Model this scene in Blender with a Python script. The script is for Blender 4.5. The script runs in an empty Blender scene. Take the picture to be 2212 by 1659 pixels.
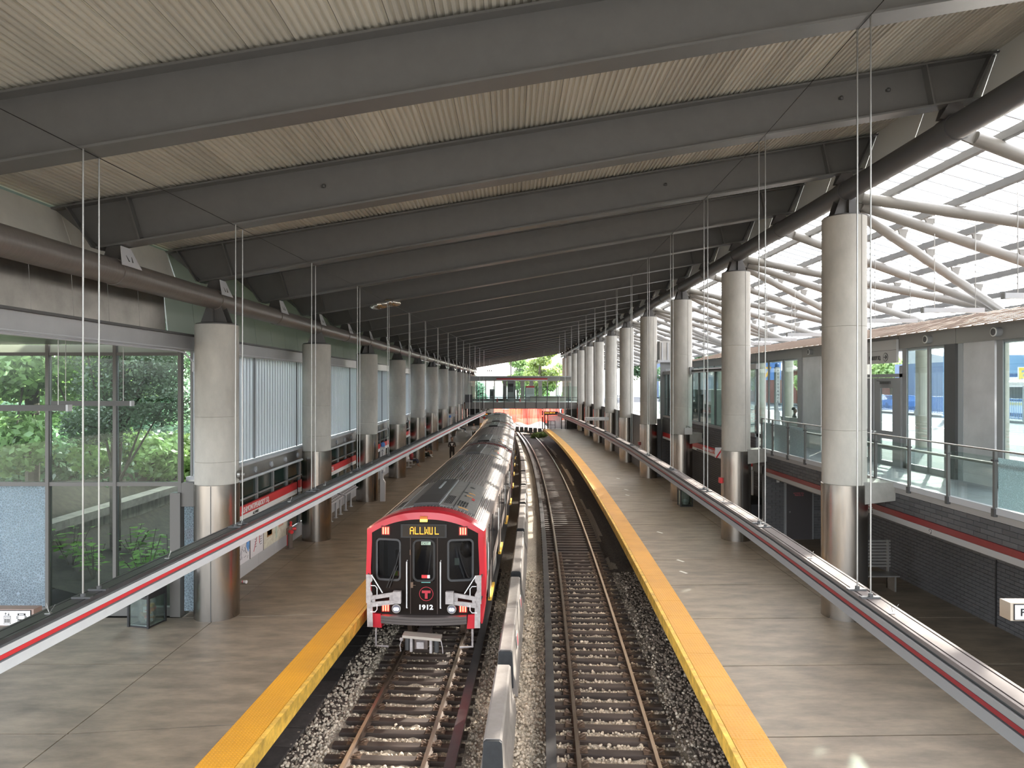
import bpy, math, random
import numpy as np
from mathutils import Vector, Matrix
random.seed(7); rng = np.random.default_rng(7)
SC = bpy.context.scene
COL = SC.collection
R = math.radians

# ---------------------------------------------------------------- camera, sky, sun, exposure
CZ = 7.12                      # eye height above the rail heads
cd = bpy.data.cameras.new('camera'); cam = bpy.data.objects.new('camera', cd); COL.objects.link(cam)
cd.sensor_fit = 'HORIZONTAL'; cd.sensor_width = 36.0; cd.lens = 1500.0 / 2212.0 * 36.0
cd.clip_start = 0.1; cd.clip_end = 1500
cam.location = (0, 0, CZ); cam.rotation_euler = (R(90), 0, 0)
SC.camera = cam

SUN_DIR = Vector((1.0, 1.5, 0.86)).normalized()      # towards the sun
world = bpy.data.worlds.new('sky'); SC.world = world; world.use_nodes = True
wn = world.node_tree; wn.nodes.clear()
wo = wn.nodes.new('ShaderNodeOutputWorld'); wb = wn.nodes.new('ShaderNodeBackground')
sk = wn.nodes.new('ShaderNodeTexSky'); sk.sky_type = 'NISHITA'; sk.sun_disc = False
sk.sun_elevation = math.asin(SUN_DIR.z) + R(14); sk.sun_rotation = math.atan2(SUN_DIR.x, SUN_DIR.y)
sk.air_density = 1.0; sk.dust_density = 3.0; sk.ozone_density = 1.0
hs = wn.nodes.new('ShaderNodeHueSaturation'); hs.inputs['Saturation'].default_value = 0.30
wb.inputs['Strength'].default_value = 0.54
wn.links.new(sk.outputs[0], hs.inputs['Color']); wn.links.new(hs.outputs[0], wb.inputs['Color'])
wn.links.new(wb.outputs[0], wo.inputs['Surface'])
sl = bpy.data.lights.new('sun', 'SUN'); sun = bpy.data.objects.new('sun', sl); COL.objects.link(sun)
sl.energy = 11.0; sl.angle = R(0.9); sl.color = (1.0, 0.93, 0.82)
sun.rotation_euler = (-SUN_DIR).to_track_quat('-Z', 'Y').to_euler(); sun.location = (60, 90, 60)

SC.view_settings.view_transform = 'Standard'; SC.view_settings.look = 'None'
SC.view_settings.gamma = 1.0; SC.view_settings.use_curve_mapping = False
SC.view_settings.exposure = 1.75
SC.cycles.max_bounces = 9; SC.cycles.diffuse_bounces = 5; SC.cycles.glossy_bounces = 4
SC.cycles.transmission_bounces = 6; SC.cycles.transparent_max_bounces = 24
SC.cycles.sample_clamp_indirect = 6.0; SC.cycles.caustics_reflective = False; SC.cycles.caustics_refractive = False

# ---------------------------------------------------------------- materials
MATS = {}
def nd(nt, t, **kw):
    n = nt.nodes.new(t)
    for k, v in kw.items():
        if k in ('label_',): continue
        try: n.inputs[k].default_value = v
        except Exception: setattr(n, k, v)
    return n
def mat(name, col, rough=0.6, metal=0.0, noise=None, bump=None, emit=None, spec=None, objvar=0.0, alpha_kind=None, stretch=None, coat=0.0):
    """noise=(scale, amount, detail) varies the colour; bump=(scale, strength)"""
    if name in MATS: return MATS[name]
    m = bpy.data.materials.new(name); m.use_nodes = True; nt = m.node_tree
    b = nt.nodes['Principled BSDF']; c4 = (*col, 1)
    b.inputs['Base Color'].default_value = c4; b.inputs['Roughness'].default_value = rough
    b.inputs['Metallic'].default_value = metal
    if spec is not None: b.inputs['Specular IOR Level'].default_value = spec
    if coat: b.inputs['Coat Weight'].default_value = coat
    src = None
    tc = None
    def coords():
        nonlocal tc
        if tc is None:
            t = nd(nt, 'ShaderNodeTexCoord'); mp = nd(nt, 'ShaderNodeMapping')
            if stretch: mp.inputs['Scale'].default_value = stretch
            nt.links.new(t.outputs['Object'], mp.inputs['Vector']); tc = mp
        return tc.outputs['Vector']
    if noise or objvar:
        val = None
        if noise:
            n = nd(nt, 'ShaderNodeTexNoise', Scale=noise[0], Detail=(noise[2] if len(noise) > 2 else 6), Roughness=0.65)
            nt.links.new(coords(), n.inputs['Vector'])
            mr = nd(nt, 'ShaderNodeMapRange'); mr.inputs['From Min'].default_value = .3; mr.inputs['From Max'].default_value = .7
            mr.inputs['To Min'].default_value = 1 - noise[1]; mr.inputs['To Max'].default_value = 1 + noise[1]
            nt.links.new(n.outputs['Fac'], mr.inputs['Value']); val = mr.outputs[0]
        if objvar:
            oi = nd(nt, 'ShaderNodeObjectInfo'); mo = nd(nt, 'ShaderNodeMapRange')
            mo.inputs['To Min'].default_value = 1 - objvar; mo.inputs['To Max'].default_value = 1 + objvar
            nt.links.new(oi.outputs['Random'], mo.inputs['Value'])
            if val is None: val = mo.outputs[0]
            else:
                mm = nd(nt, 'ShaderNodeMath', operation='MULTIPLY'); nt.links.new(val, mm.inputs[0]); nt.links.new(mo.outputs[0], mm.inputs[1]); val = mm.outputs[0]
        hv = nd(nt, 'ShaderNodeHueSaturation'); hv.inputs['Color'].default_value = c4
        nt.links.new(val, hv.inputs['Value']); nt.links.new(hv.outputs[0], b.inputs['Base Color'])
    if bump:
        bn = nd(nt, 'ShaderNodeTexNoise', Scale=bump[0], Detail=4); bb = nd(nt, 'ShaderNodeBump', Strength=bump[1], Distance=.02)
        nt.links.new(coords(), bn.inputs['Vector']); nt.links.new(bn.outputs['Fac'], bb.inputs['Height']); nt.links.new(bb.outputs[0], b.inputs['Normal'])
    if emit:
        b.inputs['Emission Color'].default_value = (*emit[0], 1); b.inputs['Emission Strength'].default_value = emit[1]
    if name in ('asphalt', 'sidewalk', 'mezzanine floor tile', 'pale bounce ground'): b.inputs['Specular IOR Level'].default_value = .08
    MATS[name] = m
    return m
def glass(name, tint, trans=0.85, rough=0.02, diffuse=None, bump=None, refl=.25, noise=None):
    """thin sheet: see-through share + translucent share + reflection"""
    if name in MATS: return MATS[name]
    m = bpy.data.materials.new(name); m.use_nodes = True; nt = m.node_tree; nt.nodes.clear()
    out = nd(nt, 'ShaderNodeOutputMaterial'); tr = nd(nt, 'ShaderNodeBsdfTransparent'); tr.inputs['Color'].default_value = (*tint, 1)
    gl = nd(nt, 'ShaderNodeBsdfGlossy', Roughness=rough); lw = nd(nt, 'ShaderNodeFresnel', IOR=1.45)
    last = tr.outputs[0]
    if diffuse:
        df = nd(nt, 'ShaderNodeBsdfDiffuse'); df.inputs['Color'].default_value = (*diffuse, 1)
        tl = nd(nt, 'ShaderNodeBsdfTranslucent'); tl.inputs['Color'].default_value = (*diffuse, 1)
        mx = nd(nt, 'ShaderNodeMixShader', Fac=.62); nt.links.new(df.outputs[0], mx.inputs[1]); nt.links.new(tl.outputs[0], mx.inputs[2])
        m2 = nd(nt, 'ShaderNodeMixShader', Fac=trans); nt.links.new(mx.outputs[0], m2.inputs[1]); nt.links.new(last, m2.inputs[2]); last = m2.outputs[0]
        if noise:
            t = nd(nt, 'ShaderNodeTexCoord'); n = nd(nt, 'ShaderNodeTexVoronoi', Scale=noise[0]); n.feature = 'DISTANCE_TO_EDGE'
            mr = nd(nt, 'ShaderNodeMapRange'); mr.inputs['From Max'].default_value = .12
            mr.inputs['To Min'].default_value = max(0, trans - noise[1]); mr.inputs['To Max'].default_value = min(1, trans + noise[1])
            nt.links.new(t.outputs['Object'], n.inputs['Vector']); nt.links.new(n.outputs['Distance'], mr.inputs['Value']); nt.links.new(mr.outputs[0], m2.inputs['Fac'])
    mt = nd(nt, 'ShaderNodeMath', operation='MULTIPLY'); mt.inputs[1].default_value = refl * 4; mt.use_clamp = True
    nt.links.new(lw.outputs[0], mt.inputs[0])
    m3 = nd(nt, 'ShaderNodeMixShader'); nt.links.new(mt.outputs[0], m3.inputs['Fac']); nt.links.new(last, m3.inputs[1]); nt.links.new(gl.outputs[0], m3.inputs[2])
    nt.links.new(m3.outputs[0], out.inputs['Surface'])
    if bump:
        bn = nd(nt, 'ShaderNodeTexVoronoi', Scale=bump[0]); bb = nd(nt, 'ShaderNodeBump', Strength=bump[1], Distance=.02); t = nd(nt, 'ShaderNodeTexCoord')
        nt.links.new(t.outputs['Object'], bn.inputs['Vector']); nt.links.new(bn.outputs['Distance'], bb.inputs['Height']); nt.links.new(bb.outputs[0], gl.inputs['Normal'])
    MATS[name] = m
    return m

M = dict(
    winframe=mat('window frame brown grey', (.10, .095, .088), .45),
    frontsteel=mat('front steel sheet', (.52, .525, .53), .38, .35, (.8, .15)),
    beam=mat('beam paint', (.125, .124, .121), .42, 0, (3, .06), objvar=.05),
    deck=mat('roof deck paint', (.53, .51, .445), .5, 0, (1.2, .10), objvar=.14, stretch=(6, .25, 1)),
    tube=mat('tube paint', (.14, .122, .11), .38, 0, (1.2, .10), bump=(2.5, .12), stretch=(1, 14, 1)),
    strut=mat('strut paint', (.21, .20, .185), .42, 0, (2, .06)),
    bracket=mat('bracket paint', (.55, .55, .57), .4),
    bracket_dark=mat('dark bracket paint', (.07, .065, .062), .45),
    conc=mat('column concrete', (.41, .39, .35), .75, 0, (1.6, .16, 8), bump=(18, .12), objvar=.05, stretch=(1, 1, .5)),
    steel=mat('stainless jacket', (.37, .345, .315), .25, 1.0, (1.5, .16), stretch=(3, 3, .4), bump=(3, .05)),
    steel2=mat('brushed steel', (.36, .355, .34), .42, 1.0, (2, .12)),
    fascia=mat('fascia steel sheet', (.42, .40, .37), .42, 1.0, (.9, .22), bump=(1.2, .12)),
    plat=mat('platform concrete', (.165, .135, .100), .52, 0, (2.2, .40, 14), bump=(30, .10), stretch=(.5, 1.4, 1), objvar=.035),
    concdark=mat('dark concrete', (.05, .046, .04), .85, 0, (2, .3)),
    yellow=mat('tactile yellow', (.80, .43, .02), .5, 0, (.9, .12)),
    yellow2=mat('yellow edge paint', (.62, .38, .06), .6, 0, (4, .45)),
    white=mat('white paint', (.72, .73, .74), .45), offwhite=mat('off white paint', (.50, .50, .49), .5),
    railwhite=mat('light rail grey', (.50, .51, .51), .42, 0, (1, .08)),
    railpink=mat('light rail top', (.17, .145, .135), .7, 0, (2, .08), spec=.1),
    red=mat('red paint', (.56, .03, .035), .45), darkred=mat('dark red paint', (.20, .02, .025), .4),
    black=mat('black paint', (.012, .012, .013), .4), rubber=mat('black rubber', (.02, .022, .024), .7, 0, (8, .3)),
    darkgrey=mat('dark grey metal', (.06, .06, .06), .45), grey=mat('mid grey metal', (.22, .225, .23), .42),
    lgrey=mat('light grey metal', (.42, .43, .45), .4),
    rail=mat('rail steel', (.30, .24, .19), .32, .85, (6, .2), stretch=(1, .1, 1)), railside=mat('rusty rail side', (.10, .065, .045), .7, 0, (8, .3)),
    thirdtop=mat('third rail cover', (.045, .042, .042), .4, 0, (3, .3)),
    tie=mat('timber tie', (.052, .036, .028), .7, 0, (5, .35), bump=(20, .3), stretch=(.3, 3, 1), objvar=.25),
    clip=mat('rusty rail clip', (.14, .09, .06), .6, .3),
    darker=mat('dirty ballast', (.13, .105, .085), .95, 0, (12, .5, 3), bump=(30, 1.0)),
    darkerstone=mat('dirty ballast stone', (.25, .20, .155), .9, 0, (7, .35, 3)),
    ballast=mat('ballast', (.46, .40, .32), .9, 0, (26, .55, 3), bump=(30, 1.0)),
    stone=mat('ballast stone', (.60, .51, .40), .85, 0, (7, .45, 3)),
    barrier=mat('barrier concrete', (.25, .225, .205), .8, 0, (3, .14, 8), bump=(25, .15)),
    brick=mat('dark grey brick', (.072, .072, .076), .55, 0, (5, .12), objvar=.18), mortar=mat('brick mortar', (.20, .20, .20), .9),
    carroof=mat('train roof metal', (.31, .265, .24), .60, 0, (3, .12), stretch=(2, .3, 1)),
    carside=mat('train side metal', (.40, .335, .30), .42, .35, (2, .08)),
    carred=mat('train red shell', (.50, .016, .030), .38, coat=.15), mask=mat('train black mask', (.009, .006, .005), .28, spec=.2),
    hatch=mat('roof hatch grey', (.085, .08, .078), .5), unit=mat('roof unit grey', (.22, .205, .19), .5, 0, (5, .12)),
    under=mat('underframe black', (.012, .010, .010), .8),
    arm=mat('grey worn arm', (.34, .31, .305), .5, 0, (9, .28)),
    soil=mat('leaf litter soil', (.028, .026, .015), .95, 0, (5, .5)),
    asphalt=mat('asphalt', (.08, .09, .108), .95, 0, (2, .15)), sidewalk=mat('sidewalk', (.10, .105, .115), .95, 0, (1, .1)),
    wallgrey=mat('mossy retaining wall', (.20, .19, .155), .9, 0, (2, .5), stretch=(2, 2, .4)), coping=mat('coping stone', (.20, .19, .165), .9, 0, (3, .3)),
    bark=mat('bark', (.07, .055, .04), .9, 0, (6, .4)),
    redbrick=mat('red brick wall', (.22, .08, .065), .8, 0, (10, .3)), purplebrick=mat('brown brick wall', (.19, .12, .11), .8, 0, (14, .3)),
    blue=mat('blue paint', (.07, .19, .48), .5), paleblue=mat('pale blue paint', (.16, .29, .46), .5), cream=mat('pale stone column', (.40, .38, .32), .7, 0, (3, .12)),
    palewall=mat('pale blue wall', (.15, .20, .31), .8), orange=mat('orange mesh', (.85, .12, .06), .7), loader=mat('loader yellow', (.72, .52, .05), .5),
    skin=mat('skin', (.42, .24, .17), .5), skin2=mat('dark skin', (.12, .065, .045), .5), hair=mat('dark hair', (.015, .012, .010), .7),
    cloth_white=mat('white cloth', (.70, .70, .71), .8), cloth_black=mat('black cloth', (.018, .017, .018), .85), cloth_maroon=mat('maroon cloth', (.22, .015, .02), .8),
    cloth_grey=mat('grey cloth', (.22, .22, .25), .8), cloth_navy=mat('navy cloth', (.03, .035, .06), .8), cloth_tan=mat('tan cloth', (.30, .16, .11), .8), vest=mat('lime vest', (.32, .50, .04), .7), vesto=mat('orange vest tape', (.8, .28, .08), .6),
    floral=mat('floral cloth', (.45, .25, .22), .8, 0, (12, .6)),
    foil=mat('silver foil', (.80, .76, .68), .14, 1.0, bump=(6, .7)),
    roofbrown=mat('standing seam roof', (.22, .165, .13), .6, 0, (3, .10)),
    tile=mat('mezzanine floor tile', (.20, .215, .235), .6, 0, (3, .08), objvar=.05),
    redlamp=mat('red tail lamp', (.9, .05, .03), .3, emit=((1, .020, .012), 12)), whitelamp=mat('white head lamp', (.9, .9, 1), .2, emit=((.85, .92, 1), 4)),
    amber=mat('amber lamp', (1, .7, .1), .3, emit=((1, .50, .04), 1.6)), led=mat('amber led dots', (1, .5, .05), .3, emit=((1, .30, .02), .9)),
    lampglass=mat('fixture diffuser', (.75, .75, .75), .4, emit=((1, .74, .50), 5.0)),
    screen=mat('sign face white', (.82, .84, .86), .4, emit=((.9, .95, 1), .12)),
    mapwhite=mat('map paper', (.66, .65, .68), .5), mapcream=mat('map cream paper', (.60, .58, .48), .5, 0, (6, .15)), mapblue=mat('map blue', (.10, .28, .62), .5), mapred=mat('map red ink', (.50, .10, .12), .5),
    mapink=mat('map dark ink', (.10, .10, .13), .5), mapbrown=mat('map brown', (.35, .18, .07), .5),
    seat=mat('bench steel', (.40, .40, .40), .4, .8),
    bag=glass('clear bag film', (.92, .92, .92), .62, .2, (.5, .48, .46), bump=(9, .6), refl=.5),
    clear=glass('clear window glass', (.86, .93, .91), refl=.12), clearsmall=glass('clear balustrade glass', (.92, .98, .96), refl=.05),
    crackle=glass('shattered frosted glass', (.80, .95, .95), .22, .2, (.55, .68, .70), bump=(70, 1.), refl=.3, noise=(38, .20)),
    crackle2=glass('crackled blue glass', (.75, .86, .92), .25, .2, (.55, .66, .74), bump=(60, 1.), refl=.3, noise=(17, .35)),
    plank=glass('frosted channel glass', (.85, .9, .95), .10, .3, (.88, .90, .92), refl=.10),
    greenpane=glass('green tinted panel', (.6, .75, .68), .05, .22, (.44, .46, .40), refl=.25),
    polycarb=glass('translucent roof sheet', (1, 1, 1), .60, .3, (.72, .74, .76), refl=.05),
    carglass=glass('train window glass', (.42, .42, .44), .9, .03, (.02, .02, .02), refl=.20),
    sideglass=mat('train side window', (.025, .025, .03), .08),
)

# ---------------------------------------------------------------- mesh building
class MB:
    def __init__(s): s.v = []; s.f = []
    def add(s, vs, fs):
        o = len(s.v); s.v += [tuple(p) for p in vs]; s.f += [tuple(i + o for i in f) for f in fs]; return s
    def box(s, x0, x1, y0, y1, z0, z1, rz=0, c=None):
        vs = [(x, y, z) for z in (z0, z1) for y in (y0, y1) for x in (x0, x1)]
        if rz:
            cx, cy = c if c else ((x0 + x1) / 2, (y0 + y1) / 2); ca, sa = math.cos(rz), math.sin(rz)
            vs = [(cx + (x - cx) * ca - (y - cy) * sa, cy + (x - cx) * sa + (y - cy) * ca, z) for x, y, z in vs]
        return s.add(vs, [(0, 2, 3, 1), (4, 5, 7, 6), (0, 1, 5, 4), (2, 6, 7, 3), (0, 4, 6, 2), (1, 3, 7, 5)])
    def hexa(s, p):      # 8 points ordered like box
        return s.add(p, [(0, 2, 3, 1), (4, 5, 7, 6), (0, 1, 5, 4), (2, 6, 7, 3), (0, 4, 6, 2), (1, 3, 7, 5)])
    def bar(s, a, b, w, h=None, up=(0, 0, 1)):
        a, b = Vector(a), Vector(b); h = h or w; d = (b - a).normalized(); u = Vector(up)
        if abs(d.dot(u)) > .98: u = Vector((0, 1, 0))
        sd = d.cross(u).normalized() * (w / 2); u2 = sd.cross(d).normalized() * (h / 2)
        vs = [a - sd - u2, a + sd - u2, b - sd - u2, b + sd - u2, a - sd + u2, a + sd + u2, b - sd + u2, b + sd + u2]
        return s.hexa(vs)
    def tube(s, a, b, r, n=10, r2=None, cap=True):
        a, b = Vector(a), Vector(b); r2 = r if r2 is None else r2; d = (b - a).normalized()
        u = Vector((0, 0, 1)) if abs(d.z) < .9 else Vector((0, 1, 0)); x = d.cross(u).normalized(); y = d.cross(x)
        vs = []
        for k in range(n):
            t = 2 * math.pi * k / n; w = x * math.cos(t) + y * math.sin(t); vs += [a + w * r, b + w * r2]
        fs = [(2 * k, 2 * ((k + 1) % n), 2 * ((k + 1) % n) + 1, 2 * k + 1) for k in range(n)]
        if cap: fs += [tuple(2 * k for k in range(n - 1, -1, -1)), tuple(2 * k + 1 for k in range(n))]
        return s.add(vs, fs)
    def path(s, pts, r, n=10):
        pts = [Vector(p) for p in pts]; rings = []
        for i, p in enumerate(pts):
            d = (pts[min(i + 1, len(pts) - 1)] - pts[max(i - 1, 0)]).normalized()
            u = Vector((0, 0, 1)) if abs(d.z) < .9 else Vector((0, 1, 0)); x = d.cross(u).normalized(); y = d.cross(x)
            rings.append([p + (x * math.cos(2 * math.pi * k / n) + y * math.sin(2 * math.pi * k / n)) * r for k in range(n)])
        vs = [q for rg in rings for q in rg]; m = len(pts)
        fs = [(i * n + k, i * n + (k + 1) % n, (i + 1) * n + (k + 1) % n, (i + 1) * n + k) for i in range(m - 1) for k in range(n)]
        fs += [tuple(range(n - 1, -1, -1)), tuple((m - 1) * n + k for k in range(n))]
        return s.add(vs, fs)
    def lathe(s, prof, n=24, c=(0, 0, 0)):
        vs = [(c[0] + r * math.cos(2 * math.pi * k / n), c[1] + r * math.sin(2 * math.pi * k / n), c[2] + z) for r, z in prof for k in range(n)]
        fs = [(i * n + k, i * n + (k + 1) % n, (i + 1) * n + (k + 1) % n, (i + 1) * n + k) for i in range(len(prof) - 1) for k in range(n)]
        fs += [tuple(range(n - 1, -1, -1)), tuple((len(prof) - 1) * n + k for k in range(n))]
        return s.add(vs, fs)
    def prism(s, poly, a, b, axis='y'):
        """poly in the plane across the axis; axis y: (x,z); axis x: (y,z); axis z: (x,y)"""
        def P(p, t): return (p[0], t, p[1]) if axis == 'y' else ((t, p[0], p[1]) if axis == 'x' else (p[0], p[1], t))
        n = len(poly); vs = [P(p, a) for p in poly] + [P(p, b) for p in poly]
        fs = [(k, (k + 1) % n, n + (k + 1) % n, n + k) for k in range(n)] + [tuple(range(n - 1, -1, -1)), tuple(range(n, 2 * n))]
        return s.add(vs, fs)
    def sweep(s, prof, frames, closed=True):
        """prof [(u,z)], frames [(x,y,nx,ny,z)] : point = (x+nx*u, y+ny*u, z+pz)"""
        n = len(prof); vs = [(x + nx * u, y + ny * u, z + pz) for x, y, nx, ny, z in frames for u, pz in prof]
        K = n if closed else n - 1
        fs = [(i * n + k, i * n + (k + 1) % n, (i + 1) * n + (k + 1) % n, (i + 1) * n + k) for i in range(len(frames) - 1) for k in range(K)]
        if closed: fs += [tuple(range(n - 1, -1, -1)), tuple((len(frames) - 1) * n + k for k in range(n))]
        return s.add(vs, fs)
    def ball(s, c, r, nu=10, nv=6, sc=(1, 1, 1)):
        vs = [(c[0], c[1], c[2] - r * sc[2])]
        for i in range(1, nv):
            t = math.pi * i / nv - math.pi / 2
            vs += [(c[0] + r * sc[0] * math.cos(t) * math.cos(2 * math.pi * k / nu), c[1] + r * sc[1] * math.cos(t) * math.sin(2 * math.pi * k / nu), c[2] + r * sc[2] * math.sin(t)) for k in range(nu)]
        vs.append((c[0], c[1], c[2] + r * sc[2])); L = len(vs) - 1
        fs = [(0, 1 + (k + 1) % nu, 1 + k) for k in range(nu)]
        fs += [(1 + i * nu + k, 1 + i * nu + (k + 1) % nu, 1 + (i + 1) * nu + (k + 1) % nu, 1 + (i + 1) * nu + k) for i in range(nv - 2) for k in range(nu)]
        fs += [(1 + (nv - 2) * nu + k, 1 + (nv - 2) * nu + (k + 1) % nu, L) for k in range(nu)]
        return s.add(vs, fs)
    def build(s, name, m, parent=None, smooth=False, org=None):
        return link_mesh(name, s.v, s.f, m, parent, smooth)

ORG = {}
def link_mesh(name, vs, fs, m, parent=None, smooth=False):
    me = bpy.data.meshes.new(name)
    o = Vector(ORG.get(parent.name, (0, 0, 0))) if parent is not None else Vector((0, 0, 0))
    if o.length > 0: vs = [(p[0] - o.x, p[1] - o.y, p[2] - o.z) for p in vs]
    me.from_pydata(vs, [], fs)
    for mm in (m if isinstance(m, (list, tuple)) else [m]): me.materials.append(mm)
    if smooth:
        me.polygons.foreach_set('use_smooth', [True] * len(me.polygons))
        try: me.set_sharp_from_angle(angle=R(38))
        except Exception: pass
    ob = bpy.data.objects.new(name, me); COL.objects.link(ob)
    if parent is not None: ob.parent = parent; ORG[ob.name] = o
    else: ORG[ob.name] = Vector((0, 0, 0))
    return ob
def tag(o, label=None, cat=None, group=None, kind=None):
    if label: o['label'] = label
    if cat: o['category'] = cat
    if group: o['group'] = group
    if kind: o['kind'] = kind
    return o
def thing(name, loc, label, cat, group=None, kind=None, real=True):
    """Empty at a thing's base. Meshes given in world coordinates are stored relative to it."""
    o = bpy.data.objects.new(name, None); o.empty_display_size = .2; COL.objects.link(o)
    o.location = loc if real else (0, 0, 0); ORG[o.name] = Vector(loc)
    return tag(o, label, cat, group, kind)
def copy_tree(o, loc=None, parent=None, rz=None):
    c = o.copy(); COL.objects.link(c)
    if parent is not None: c.parent = parent
    if loc is not None: c.location = loc
    if rz is not None: c.rotation_euler = (0, 0, rz)
    for ch in list(o.children): copy_tree(ch, None, c)
    return c
def relabel(o, label, group=None):
    o['label'] = label
    if group: o['group'] = group
    return o
ORDN = 'first second third fourth fifth sixth seventh eighth ninth tenth eleventh twelfth thirteenth fourteenth fifteenth sixteenth seventeenth eighteenth nineteenth twentieth twenty-first twenty-second twenty-third twenty-fourth twenty-fifth twenty-sixth twenty-seventh twenty-eighth twenty-ninth thirtieth'.split()

def text_mesh(name, s, size, mtx, m, parent=None, depth=.004, sx=1.0, align='LEFT', bold=0.0):
    """flat lettering as real mesh. mtx: 4x4 world placement of the text plane (x right, y up)."""
    cu = bpy.data.curves.new('txt', 'FONT'); cu.body = s; cu.size = size; cu.extrude = depth; cu.align_x = align; cu.offset = bold
    cu.resolution_u = 2
    t = bpy.data.objects.new('txt', cu); COL.objects.link(t)
    dg = bpy.context.evaluated_depsgraph_get(); me = bpy.data.meshes.new_from_object(t.evaluated_get(dg))
    vs = [mtx @ Vector((v.co.x * sx, v.co.y, v.co.z)) for v in me.vertices]; fs = [tuple(p.vertices) for p in me.polygons]
    bpy.data.objects.remove(t); bpy.data.curves.remove(cu); bpy.data.meshes.remove(me)
    return link_mesh(name, vs, fs, m, parent)
def plane_mtx(o, xdir, ydir):
    x = Vector(xdir).normalized(); y = Vector(ydir).normalized(); z = x.cross(y)
    return Matrix(((x.x, y.x, z.x, o[0]), (x.y, y.y, z.y, o[1]), (x.z, y.z, z.z, o[2]), (0, 0, 0, 1)))

# ---------------------------------------------------------------- plan of the station
PZ = 1.25                      # platform height
BAY = 8.69; HB = BAY / 2; D1 = 17.65
MZ = CZ - 2.42                 # mezzanine floor
def TX(y): return ((-1.64188268e-06 * y - 3.18671878e-04) * y + 5.53703623e-02) * y + 1.34649489
def TS(y): return (-3 * 1.64188268e-06 * y - 2 * 3.18671878e-04) * y + 5.53703623e-02
def at(y, off):
    """point at plan offset from the right-hand track's centre line"""
    s = TS(y); n = math.hypot(1, s); return (TX(y) + off / n, y - off * s / n)
def frame(y, off, z):
    s = TS(y); n = math.hypot(1, s); x, yy = at(y, off); return (x, yy, 1 / n, -s / n, z)
LT = -4.42                     # left track's offset
def XL(y): return -7.50 + .0108 * (y - D1)
def XR(y): return 8.44 + .006 * min(y - D1, 45)
def deck_z(x): return CZ + 4.83 + .165 * x
def yy(a, b, st): 
    n = max(1, int(round((b - a) / st))); return [a + (b - a) * i / n for i in range(n + 1)]
# ================================================================ TRACK BED, PLATFORMS
EDGE_R = 1.60; EDGE_L = LT - 1.62
def tactile_mat():
    m = mat('tactile paving', (.66, .31, .010), .5, 0, (.7, .14)); nt = m.node_tree; b = nt.nodes['Principled BSDF']
    t = nd(nt, 'ShaderNodeTexCoord'); sp = nd(nt, 'ShaderNodeSeparateXYZ'); nt.links.new(t.outputs['Object'], sp.inputs[0])
    outs = []
    for ax in ('X', 'Y'):
        a = nd(nt, 'ShaderNodeMath', operation='MULTIPLY'); a.inputs[1].default_value = 2 * math.pi / .061
        s_ = nd(nt, 'ShaderNodeMath', operation='SINE'); nt.links.new(sp.outputs[ax], a.inputs[0]); nt.links.new(a.outputs[0], s_.inputs[0])
        c = nd(nt, 'ShaderNodeMapRange'); c.inputs['From Min'].default_value = -.3; c.inputs['From Max'].default_value = .9; nt.links.new(s_.outputs[0], c.inputs['Value']); outs.append(c.outputs[0])
    p = nd(nt, 'ShaderNodeMath', operation='MULTIPLY'); nt.links.new(outs[0], p.inputs[0]); nt.links.new(outs[1], p.inputs[1])
    bb = nd(nt, 'ShaderNodeBump', Strength=.9, Distance=.006); nt.links.new(p.outputs[0], bb.inputs['Height']); nt.links.new(bb.outputs[0], b.inputs['Normal'])
    src = b.inputs['Base Color'].links[0].from_socket
    mx = nd(nt, 'ShaderNodeMixRGB', blend_type='MULTIPLY'); mx.inputs['Fac'].default_value = .55
    cr = nd(nt, 'ShaderNodeMapRange'); cr.inputs['To Min'].default_value = .62; cr.inputs['To Max'].default_value = 1.0
    nt.links.new(p.outputs[0], cr.inputs['Value']); nt.links.new(src, mx.inputs[1]); nt.links.new(cr.outputs[0], mx.inputs[2]); nt.links.new(mx.outputs[0], b.inputs['Base Color'])
    return m
TACT = tactile_mat()

# ballast bed: an undulating sheet plus real stones nearest the eye
def bed():
    ys = list(np.arange(3, 30, .18)) + list(np.arange(30, 150, 1.2)); us = np.linspace(-9.0, 3.4, 70)
    vs = []; 
    for y in ys:
        for u in us:
            x, y2 = at(y, u); h = .028 * math.sin(x * 9.1 + y * 3.3) * math.sin(y * 7.7 - x * 2) + .02 * rng.normal() * (y < 30)
            vs.append((x, y2, -.235 + h))
    n = len(us); fs = [(i * n + k, i * n + k + 1, (i + 1) * n + k + 1, (i + 1) * n + k) for i in range(len(ys) - 1) for k in range(n - 1)]
    o = link_mesh('ballast', vs, fs, [M['ballast'], M['darker']], None, True)
    w_ = n - 1
    for i_, p_ in enumerate(o.data.polygons):
        if us[i_ % w_] > 1.35 + .2 * math.sin(i_ * .37) or us[i_ % w_] < LT - 1.6: p_.material_index = 1  # second, darker ballast toward the right and under the left platform
    tag(o, 'crushed stone ballast bed under and between both tracks', 'ballast', kind='stuff')
    return o
bed()
TIE0 = 13.70; TIES = .511
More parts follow.
